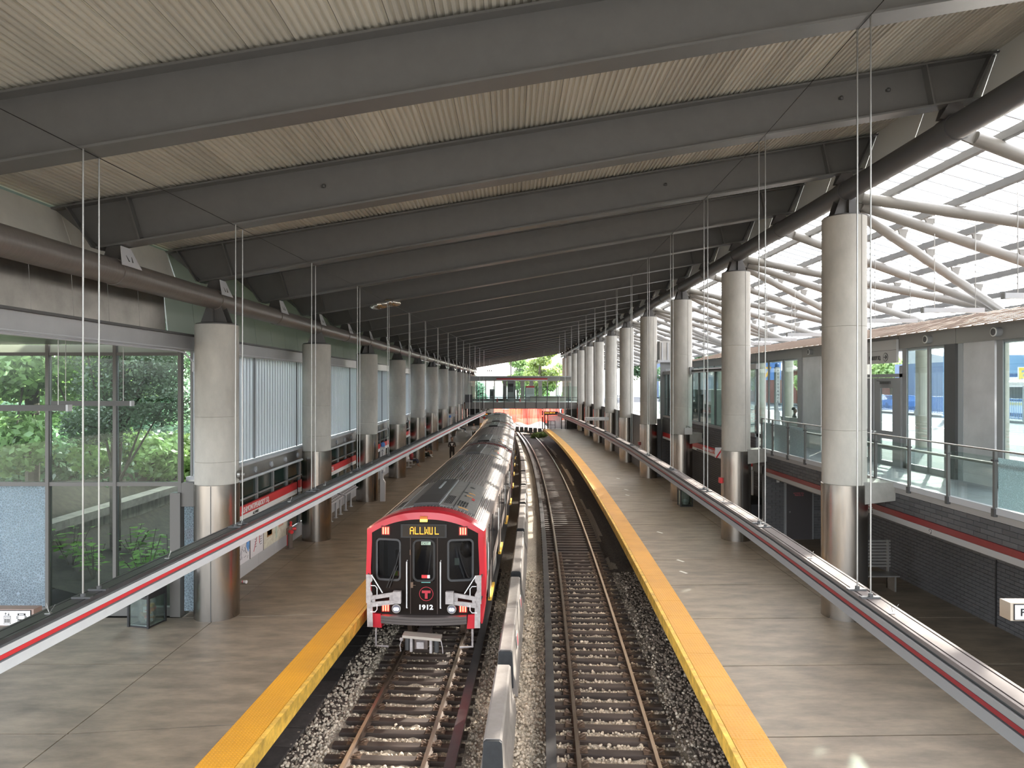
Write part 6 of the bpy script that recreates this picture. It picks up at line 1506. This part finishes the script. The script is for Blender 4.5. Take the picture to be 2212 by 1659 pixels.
# ---- left garden behind the window
gl_ = thing('left_bank', (-14, 25, 1), None, None, kind='structure')
ys = list(np.arange(17.85, 125, 2.2)); us = np.linspace(-8.35, -40, 16); vs = []
for y in ys:
    for u in us: t = min(1, (-8.35 - u) / 4.0); vs.append((u, y, PZ - .10 + 1.0 * t ** 1.2 + .08 * math.sin(u * 3 + y * 2) + (1.7 if u < -13.4 else 0)))
n = len(us); o = link_mesh('bank_soil', vs, [(i * n + k, i * n + k + 1, (i + 1) * n + k + 1, (i + 1) * n + k) for i in range(len(ys) - 1) for k in range(n - 1)], M['soil'], gl_, True)
for i, (x, y, r_) in enumerate(((-14.6, 28.5, 1.5), (-15.4, 31.5, 1.7), (-16.5, 25.5, 1.9), (-19.0, 29, 2.3), (-22.5, 34, 2.8), (-17.5, 34, 2.4), (-26, 40, 3.2), (-21, 41, 3.0), (-31, 44, 3.4))):
    t = thing('hedge', (x, y, 3), f'dense leafy bush behind the retaining wall, {ORDN[i]} going away from the window', 'bush', 'bushes behind the retaining wall')
    leaf_cloud('foliage', [(x + .6 * r_ * math.cos(a), y + .6 * r_ * math.sin(a), 3.6 + .5 * (a % 2) * r_ * .6, r_ * .75) for a in (0, 1.2, 2.5, 3.7, 5)], 6000, .13, (LG, LB, LD)[i % 3], t, 300 + i)
rw = thing('retaining_wall', (-13.2, 30, PZ), 'mossy concrete retaining wall with pale coping outside the left window', 'wall')
for i in range(24):
    y = 17.75 + i * 2.6; MB().box(-13.4, -13.1, y + .02, y + 2.58, PZ, CZ - 4.2).build('wall_panel', M['wallgrey'], rw); MB().box(-13.5, -12.98, y + .01, y + 2.59, CZ - 4.2, CZ - 3.95).build('coping_stone', M['coping'], rw)
spec = [(-15.6, 22.6, 11.5, 3.2, LG, 'broad-leaved tree close outside the left window, leftmost', 18000, .12, .5), (-12.1, 21.2, 9.0, 1.9, LN, 'thin needled conifer outside the middle of the left window', 18000, .055, .2),
        (-16.2, 32.0, 12.5, 3.4, LB, 'blue-green tree behind the conifer outside the left window', 18000, .12, .5), (-20.5, 31.0, 13.5, 4.4, LG, 'tall leafy tree behind the retaining wall at far left', 16000, .15, .5),
        (-22.5, 45.0, 15, 5.5, LD, 'dark leafy tree farther behind the left window', 14000, .18, .5), (-29.5, 44.0, 15, 6, LY, 'sunlit yellow-green tree in the distance at far left', 14000, .18, .5), (-38, 56, 17, 8, LG, 'distant leafy tree at far left', 9000, .24, .5)]
for i, (x, y, h, r, m, lb, n_, s_, fl) in enumerate(spec): tree(x, y, PZ + .6 + (1.6 if x < -13.4 else 0), h, r, m, lb, n_, s_, 11 + i, blobs=18, low=.45 if m is LN else .12, flat=fl)
def leafy_plant(x, y, z, h, label, seed):
    t = thing('leafy_plant', (x, y, z), label, 'plant', 'undergrowth plants outside the left window'); g = random.Random(seed); st = MB(); lv = []
    for i in range(8):
        a = g.uniform(0, 6.28); tip = Vector((x + .45 * math.cos(a), y + .45 * math.sin(a), z + h * g.uniform(.5, 1))); st.tube((x, y, z), tip, .012, 5)
        for j in range(5):
            b = g.uniform(0, 6.28); c = Vector((x, y, z)).lerp(tip, .45 + .13 * j); L = g.uniform(.22, .40); e = c + Vector((L * math.cos(b), L * math.sin(b), g.uniform(-.05, .05))); sd = Vector((-math.sin(b), math.cos(b), 0)) * L * .36; mid = (c + e) / 2 + Vector((0, 0, .02))
            lv.append((c, mid + sd, e, mid - sd))
    st.build('stem', M['bark'], t)
    for q_ in lv: MB().add(list(q_), [(0, 1, 2, 3)]).build('leaf', PL, t)
    return t
PL = leafmat('undergrowth leaf', (.16, .34, .06), .3)
nouns = ['beside the steel post', 'behind the trash bin', 'left of the bin', 'at the middle pane', 'by the middle frame', 'at the leftmost pane', 'farther back by the wall', 'farther back at middle']
for i, (x, y) in enumerate(((-9.1, 19.0), (-9.3, 20.2), (-9.9, 18.7), (-10.6, 19.6), (-11.4, 18.9), (-12.3, 19.4), (-10.3, 20.8), (-11.6, 21.2))):
    leafy_plant(x, y, PZ + .15 + .25 * (-8.35 - x) / 2, .95 + .3 * (i % 3), 'low broad-leaved green plant outside the left window, ' + nouns[i], 40 + i)
# ---- street on the right
st_ = thing('street_ground', (0, 0, 0), None, None, kind='structure')
MB().box(11.95, 24, -10, 140, MZ - .40, MZ - .06).build('sidewalk', M['sidewalk'], st_)
MB().box(24, 90, -10, 170, MZ - .45, MZ - .20).build('asphalt_road', M['asphalt'], st_)
MB().box(24.0, 24.25, -10, 140, MZ - .3, MZ - .05).build('kerb', M['white'], st_); MB().box(25.3, 25.5, -10, 140, MZ - .2, MZ - .195).build('yellow_line', M['yellow'], st_)
MB().box(33.5, 37.5, 18, 90, MZ - .2, MZ - .04).build('traffic_island', M['sidewalk'], st_)
fe = thing('blue_fence', (34.5, 50, MZ), 'blue picket fence on the traffic island outside', 'fence')
mb_all = MB()
for i in range(290): MB().box(34.4, 34.43, 22 + i * .17, 22.03 + i * .17, MZ, MZ + 1.35).build('picket', M['blue'], fe)
MB().box(34.39, 34.44, 22, 71.5, MZ + .1, MZ + .15).box(34.39, 34.44, 22, 71.5, MZ + 1.35, MZ + 1.41).build('fence_rail', M['blue'], fe)
for i, (x, y) in enumerate(((31.5, 50.5), (18.6, 47.5), (28.5, 35))):
    t = thing('lamp_post', (x, y, MZ), f'pale blue lamp post outside, {["middle","left","right"][i]} one behind the glass front', 'post', 'pale blue lamp posts'); MB().lathe([(.22, 0), (.22, .1), (.13, .15), (.11, 7.5)], 12, (x, y, MZ)).build('shaft', M['paleblue'], t, True); MB().tube((x, y, MZ + 7.3), (x - 1.2, y, MZ + 7.8), .05, 8).box(x - 1.6, x - 1.0, y - .12, y + .12, MZ + 7.75, MZ + 7.9).build('lantern', M['grey'], t)
def bus(x, y, label):
    t = thing('bus', (x, y, MZ - .15), label, 'bus'); z = MZ - .15
    MB().box(x, x + 2.5, y, y + 11, z + .35, z + 3.1).build('body', M['white'], t); MB().box(x - .02, x, y + .2, y + 10.8, z + 1.25, z + 2.35).build('side_glass', M['sideglass'], t); MB().box(x - .025, x, y, y + 11, z + .95, z + 1.15).build('yellow_stripe', M['loader'], t)
    MB().box(x + .1, x + 2.4, y - .02, y, z + 1.1, z + 2.5).build('front_glass', M['sideglass'], t); text_mesh('fleet_sign', '16 FOREST HILLS', .28, plane_mtx((x + .3, y - .03, z + 2.65), (1, 0, 0), (0, 0, 1)), M['led'], t, depth=.01)
    for yw in (2.2, 8.4):
        for xx in (x + .02, x + 2.2): MB().tube((xx, y + yw, z + .45), (xx + .28, y + yw, z + .45), .45, 18).build('wheel', M['rubber'], t, True)
bus(38.5, 46, 'white bus with yellow stripe parked beyond the blue fence'); bus(44, 23, 'white bus seen through the rightmost window')
sh = thing('shop', (44, 62, MZ), 'pale shop front with blue lettered sign beyond the fence', 'building')
MB().box(43, 60, 60, 78, MZ - .2, MZ + 4.6).build('wall', M['palewall'], sh); MB().box(42.5, 60.5, 59.3, 60, MZ + 2.6, MZ + 3.3).build('sign_board', M['blue'], sh); text_mesh('shop_sign', 'EARLEY  HASLIP & FLAHERTY', .62, plane_mtx((43.2, 59.25, MZ + 2.75), (1, 0, 0), (0, 0, 1)), M['white'], sh, depth=.01)
MB().box(43.5, 52, 59.9, 60, MZ, MZ + 2.4).build('shop_window', M['sideglass'], sh); MB().box(42, 61, 58.8, 61, MZ + 3.3, MZ + 4.9).build('awning', M['paleblue'], sh)
bsn = thing('bus_stop_sign', (32.4, 44, MZ), 'white bus stop sign with number 3 outside the doors', 'sign')
MB().tube((32.4, 44, MZ), (32.4, 44, MZ + 3.0), .05, 8).build('post', M['grey'], bsn); MB().box(32.0, 34.9, 43.9, 43.95, MZ + 2.5, MZ + 3.5).build('board', M['white'], bsn); text_mesh('digit', '3', .9, plane_mtx((32.15, 43.88, MZ + 2.65), (1, 0, 0), (0, 0, 1)), M['paleblue'], bsn, bold=.02)
MB().box(32.05, 32.75, 43.885, 43.9, MZ + 2.55, MZ + 3.45).build('yellow_tile', M['loader'], bsn)
n7 = tag(MB().box(17.0, 18.6, 48, 48.05, MZ + 2.7, MZ + 3.9).build('number_board', M['blue'], None), 'blue board with a pale 7 seen through the far glass screen', 'sign'); MB().tube((17.8, 48.1, MZ - .1), (17.8, 48.1, MZ + 3.8), .05, 8).build('post', M['grey'], n7); text_mesh('digit', '7', 1.0, plane_mtx((17.4, 47.97, MZ + 2.9), (1, 0, 0), (0, 0, 1)), M['yellow'], n7, bold=.02)
bd = thing('brick_building', (62, 30, MZ), 'brown brick building with white-framed windows outside the rightmost window', 'building')
MB().box(56, 80, 30, 52, MZ - .2, MZ + 14).build('wall', M['purplebrick'], bd)
for i in range(5):
    for j in range(3):
        w = MB().box(58 + i * 4.2, 60.6 + i * 4.2, 29.9, 30, MZ + 2.2 + j * 4, MZ + 5.0 + j * 4).build('window', M['white'], bd)
        MB().box(58.15 + i * 4.2, 59.2 + i * 4.2, 29.85, 29.9, MZ + 2.35 + j * 4, MZ + 4.85 + j * 4).box(59.4 + i * 4.2, 60.45 + i * 4.2, 29.85, 29.9, MZ + 2.35 + j * 4, MZ + 4.85 + j * 4).build('pane', M['sideglass'], w)
        MB().box(55.9, 56, 32 + i * 4, 34.6 + i * 4, MZ + 2.2 + j * 4, MZ + 5 + j * 4).build('window', M['white'], bd)
rb = thing('brick_building', (40, 100, MZ), 'low red brick building with pale roof beyond the doors', 'building')
MB().box(36, 62, 88, 110, MZ - .2, MZ + 4.2).build('wall', M['redbrick'], rb); MB().prism([(35, MZ + 4.2), (63, MZ + 4.2), (49, MZ + 7.0)], 87.5, 110).build('roof', M['lgrey'], rb)
for i in range(6): MB().box(38 + i * 3.6, 39.4 + i * 3.6, 87.9, 88, MZ + 1.2, MZ + 3.0).build('window', M['sideglass'], rb)
pb = thing('pale_building', (30, 125, MZ), 'tall pale blue building behind the trees on the right', 'building')
MB().box(26, 62, 125, 140, MZ, MZ + 17).build('wall', M['palewall'], pb)
for i in range(8):
    for j in range(3): MB().box(28 + i * 4.2, 30 + i * 4.2, 124.9, 125, MZ + 3 + j * 4.5, MZ + 5.4 + j * 4.5).build('window', M['sideglass'], pb)
bs = thing('bus_shelter', (23.5, 25, MZ), 'bus shelter with white ribbed roof outside the rightmost window', 'shelter')
MB().hexa([(20.2, 22.5, MZ + 2.35), (26.0, 22.5, MZ + 2.9), (20.2, 29, MZ + 2.35), (26.0, 29, MZ + 2.9), (20.2, 22.5, MZ + 2.5), (26, 22.5, MZ + 3.05), (20.2, 29, MZ + 2.5), (26, 29, MZ + 3.05)]).build('roof', M['white'], bs)
for x, y in ((20.4, 22.7), (25.6, 22.7), (20.4, 28.8), (25.6, 28.8)): MB().box(x - .06, x + .06, y - .06, y + .06, MZ, MZ + 2.7).build('post', M['grey'], bs)
MB().box(20.5, 25.5, 28.75, 28.78, MZ + .3, MZ + 2.2).build('glass_panel', M['clearsmall'], bs); MB().box(21.5, 24.5, 28.2, 28.6, MZ + .45, MZ + .5).box(21.6, 21.7, 28.2, 28.6, MZ - .1, MZ + .45).box(24.3, 24.4, 28.2, 28.6, MZ - .1, MZ + .45).build('seat', M['seat'], bs)
ns = thing('notice_board', (21.3, 24, MZ), 'small tan no-smoking notice on the bus shelter', 'notice')
MB().box(21.35, 21.75, 22.6, 22.62, MZ + 1.2, MZ + 1.8).build('board', mat('tan notice', (.55, .46, .38), .5), ns); MB().tube((21.55, 22.58, MZ + 1.5), (21.55, 22.6, MZ + 1.5), .15, 16).build('ring', M['red'], ns); MB().tube((21.55, 22.575, MZ + 1.5), (21.55, 22.58, MZ + 1.5), .12, 16).build('disc', mat('tan notice', (.55, .46, .38), .5), ns); MB().box(21.35, 21.37, 22.6, 22.62, MZ - .1, MZ + 1.2).build('leg', M['grey'], ns)
help_post(14.2, 37.2, MZ - .06, 3.6, 'tall white ASSISTANCE post with blue lamp outside the glass front')
for i, (x, y, h, r, m) in enumerate(((26, 78, 8, 3, LY), (36, 82, 9, 3.5, LG), (46, 84, 10, 4, LG), (21, 105, 9, 4, LD), (52, 54, 8, 3, LG), (31, 116, 12, 5, LD))): tree(x, y, MZ - .2, h, r, m, f'street tree outside on the right, {ORDN[i]} counted outwards from the station', 5000, .22, 70 + i, blobs=10)
def car(x, y, m, label, rz_=0):
    t = thing('car', (x, y, MZ - .2), label, 'car', 'parked cars'); z = MZ - .2
    MB().prism([(y - 2.2, z + .3), (y + 2.2, z + .3), (y + 2.2, z + .85), (y + 1.3, z + .95), (y + .7, z + 1.42), (y - .9, z + 1.45), (y - 1.6, z + .98), (y - 2.2, z + .85)], x - .85, x + .85, axis='x').build('body', m, t)
    MB().prism([(y + 1.2, z + .95), (y + .65, z + 1.38), (y - .88, z + 1.40), (y - 1.5, z + .98)], x - .87, x + .87, axis='x').build('glass', M['sideglass'], t)
    for dy in (-1.35, 1.35):
        for dx in (-.87, .65): MB().tube((x + dx, y + dy, z + .32), (x + dx + .22, y + dy, z + .32), .32, 14).build('wheel', M['rubber'], t)
car(41.5, 74, M['blue'], 'blue parked car beyond the fence, nearer'); car(41.5, 80, M['white'], 'white parked car beyond the fence, farther'); car(38, 84, M['darkgrey'], 'dark parked car behind the blue car')
bp = thing('bracket_pipe', (9.0, D1 + 2 * BAY, CZ + .62), 'dark tube from the third right-hand column along the glass screen', 'tube')
MB().tube((8.95, D1 + 2 * BAY - .35, CZ + .66), (9.42, D1 + BAY + 1.2, CZ + .66), .06, 12).build('tube', M['darkgrey'], bp, True); MB().box(8.82, 9.02, D1 + 2 * BAY - .56, D1 + 2 * BAY - .34, CZ + .48, CZ + .84).build('bracket', M['grey'], bp)

# ---- beyond the far end
gf = thing('far_ground', (0, 0, 0), None, None, kind='structure')
MB().box(-60, 60, 140, 420, .2, .4).build('ground', M['asphalt'], gf); MB().box(6, 60, 92, 141, -.2, 1.0).build('ground', M['soil'], gf); MB().box(-60, -8.3, 121, 141, -.2, 1.0).build('ground', M['asphalt'], gf)
MB().box(-60, -7, 121.5, 122, 0, 1.8).build('low_wall', M['grey'], gf)
cu = thing('orange_fence', (0, 118, 0), 'bright orange-red construction mesh fence beyond the footbridge', 'fence')
xs = np.linspace(-7.5, 8, 41); vs = []
for j, z in enumerate((.7, 2.0, 3.3)):
    for x in xs: vs.append((x, 112 + .35 * abs(x) ** 1.2 + .25 * math.sin(x * 2.3 + j), z + .25 * math.sin(x * 1.7) + .03 * x * j))
n = len(xs); link_mesh('mesh_sheet', [(a, b, c) for a, b, c in vs] + [(a, b + .03, c) for a, b, c in vs], [(i * n + k, i * n + k + 1, (i + 1) * n + k + 1, (i + 1) * n + k) for i in range(2) for k in range(n - 1)] + [(3 * n + i * n + k, 3 * n + (i + 1) * n + k, 3 * n + (i + 1) * n + k + 1, 3 * n + i * n + k + 1) for i in range(2) for k in range(n - 1)], glass('orange netting', (1, .7, .66), .45, .5, (.80, .16, .12), refl=.02), cu)
for x in np.arange(-7, 8, 1.9): MB().box(x, x + .09, 112 + .35 * abs(x) ** 1.2, 112.1 + .35 * abs(x) ** 1.2, 0, 4.4).build('post', M['offwhite'], cu)
for i in range(9):
    x = -.5 + i * .64; y = 104.5 - i * .8; t = thing('white_barrier', (x, y, 0), f'pale concrete barrier piece beside the far track, {ORDN[i]} from the left', 'barrier', 'pale barriers by the far track')
    MB().prism([(x - .33, 0), (x + .33, 0), (x + .28, .3), (x + .24, .82), (x - .24, .82), (x - .28, .3)], y - .1, y + 1.1).build('block', M['grey'], t)
wd = thing('weeds', (3.4, 96, 0), 'sunlit yellow-green weeds beside the end of the right platform', 'plants', kind='stuff'); leaf_cloud('weed_leaves', [(3.0 + .3 * i, 94 + .5 * i, .1, .5) for i in range(6)], 1500, .10, LY, wd, 5)
ld = thing('loader', (.6, 135, .4), 'yellow construction machine in the distance under the footbridge', 'machine')
MB().box(-.6, 2.0, 134, 137, 1.2, 2.2).prism([(-.3, 2.2), (1.4, 2.2), (1.1, 3.6), (0, 3.6)], 134.4, 136.4).build('body', M['loader'], ld); MB().bar((1.6, 135, 2.2), (2.9, 134, 3.2), .35).bar((2.9, 134, 3.2), (3.3, 133, 1.2), .28).build('boom', M['loader'], ld)
for x in (-.4, 1.5): MB().tube((x, 134, .95), (x + .35, 134, .95), .6, 14).build('wheel', M['rubber'], ld)
gw = thing('graffiti_wall', (-4.4, 104, 1), 'white wall with dark painted curls left of the train far end', 'wall')
MB().box(-5.6, -2.7, 104, 104.2, 0, 4.4).build('panel', M['white'], gw)
mb = MB()
for z0, z1 in ((3.6, 3.2), (3.1, 3.5), (2.6, 2.1)): mb.path([(-4.9, 103.98, z0), (-4.4, 103.98, z1), (-3.9, 103.98, z0 - .1), (-3.4, 103.98, z1 + .1)], .06, 5)
mb.build('paint_strokes', M['black'], gw); MB().box(-4.3, -3.8, 103.95, 104, 1.9, 2.2).build('red_patch', M['red'], gw)
db = thing('dark_portal', (-6.2, 99, PZ), 'dark opening under the footbridge at the left platform end', 'portal'); MB().box(-6.9, -4.6, 98.5, 99, PZ, CZ - 3.4).build('dark_panel', M['black'], db); MB().box(-6.6, -4.7, 98.4, 98.5, PZ + 1.35, PZ + 1.5).build('pale_bar', M['lgrey'], db)
gp = tag(MB().box(2.4, 3.9, 128, 128.4, 1, 6.4).build('grey_panel', M['palewall'], None), 'pale blue-grey tall panel beyond the orange fence', 'panel')
for i, (x, y, h, r, m) in enumerate(((6.2, 150, 14.2, 3.9, LY), (1.5, 168, 13.0, 4.5, LG), (13.5, 160, 10.5, 4.5, LG), (-12, 180, 8.5, 5, LB), (7, 190, 10, 6, LG), (-22, 170, 8, 5, LG))): tree(x, y, 0.4, h, r, m, f'leafy tree beyond the far end of the roof, {ORDN[i]} from the right' if i != 0 else 'bright yellow-green tree rising at the middle beyond the roof end', 9000, .30, 90 + i, blobs=16, low=.3)
cr = thing('catenary_pole', (-11, 150, 0), 'thin dark utility pole left of the far trees', 'pole'); MB().tube((-11, 150, 0), (-11, 150, 12.5), .14, 8).build('shaft', M['darkgrey'], cr); MB().tube((-11, 150, 10.2), (4, 150, 10.0), .03, 5).build('wire', M['darkgrey'], cr)
mp = thing('roof_end_post', (-.2, 121.5, 0), 'slim dark post holding the far edge of the roof', 'post'); MB().tube((-.2, 121.5, .2), (-.2, 121.5, bz0(-.2)), .09, 10).build('shaft', M['darkgrey'], mp)
for i, (x, z) in enumerate(((-6.3, 2.0), (-3.1, 1.9), (1.0, 2.1), (4.4, 1.9))):
    t = thing('floodlight', (x, 95.86, CZ + z), f'small floodlight cluster over the far bridge, {ORDN[i]} from the left', 'light', 'floodlight clusters over the bridge')
    MB().tube((x, 95.86, CZ + z), (x, 95.86, bz0(x) + .03), .02, 6).build('hanger_rod', M['grey'], t)
    for q in (-.25, 0, .25): MB().lathe([(.04, .05), (.12, -.15), (.11, -.16)], 10, (x + q, 95.86, CZ + z)).build('lamp_head', M['offwhite'], t, True)
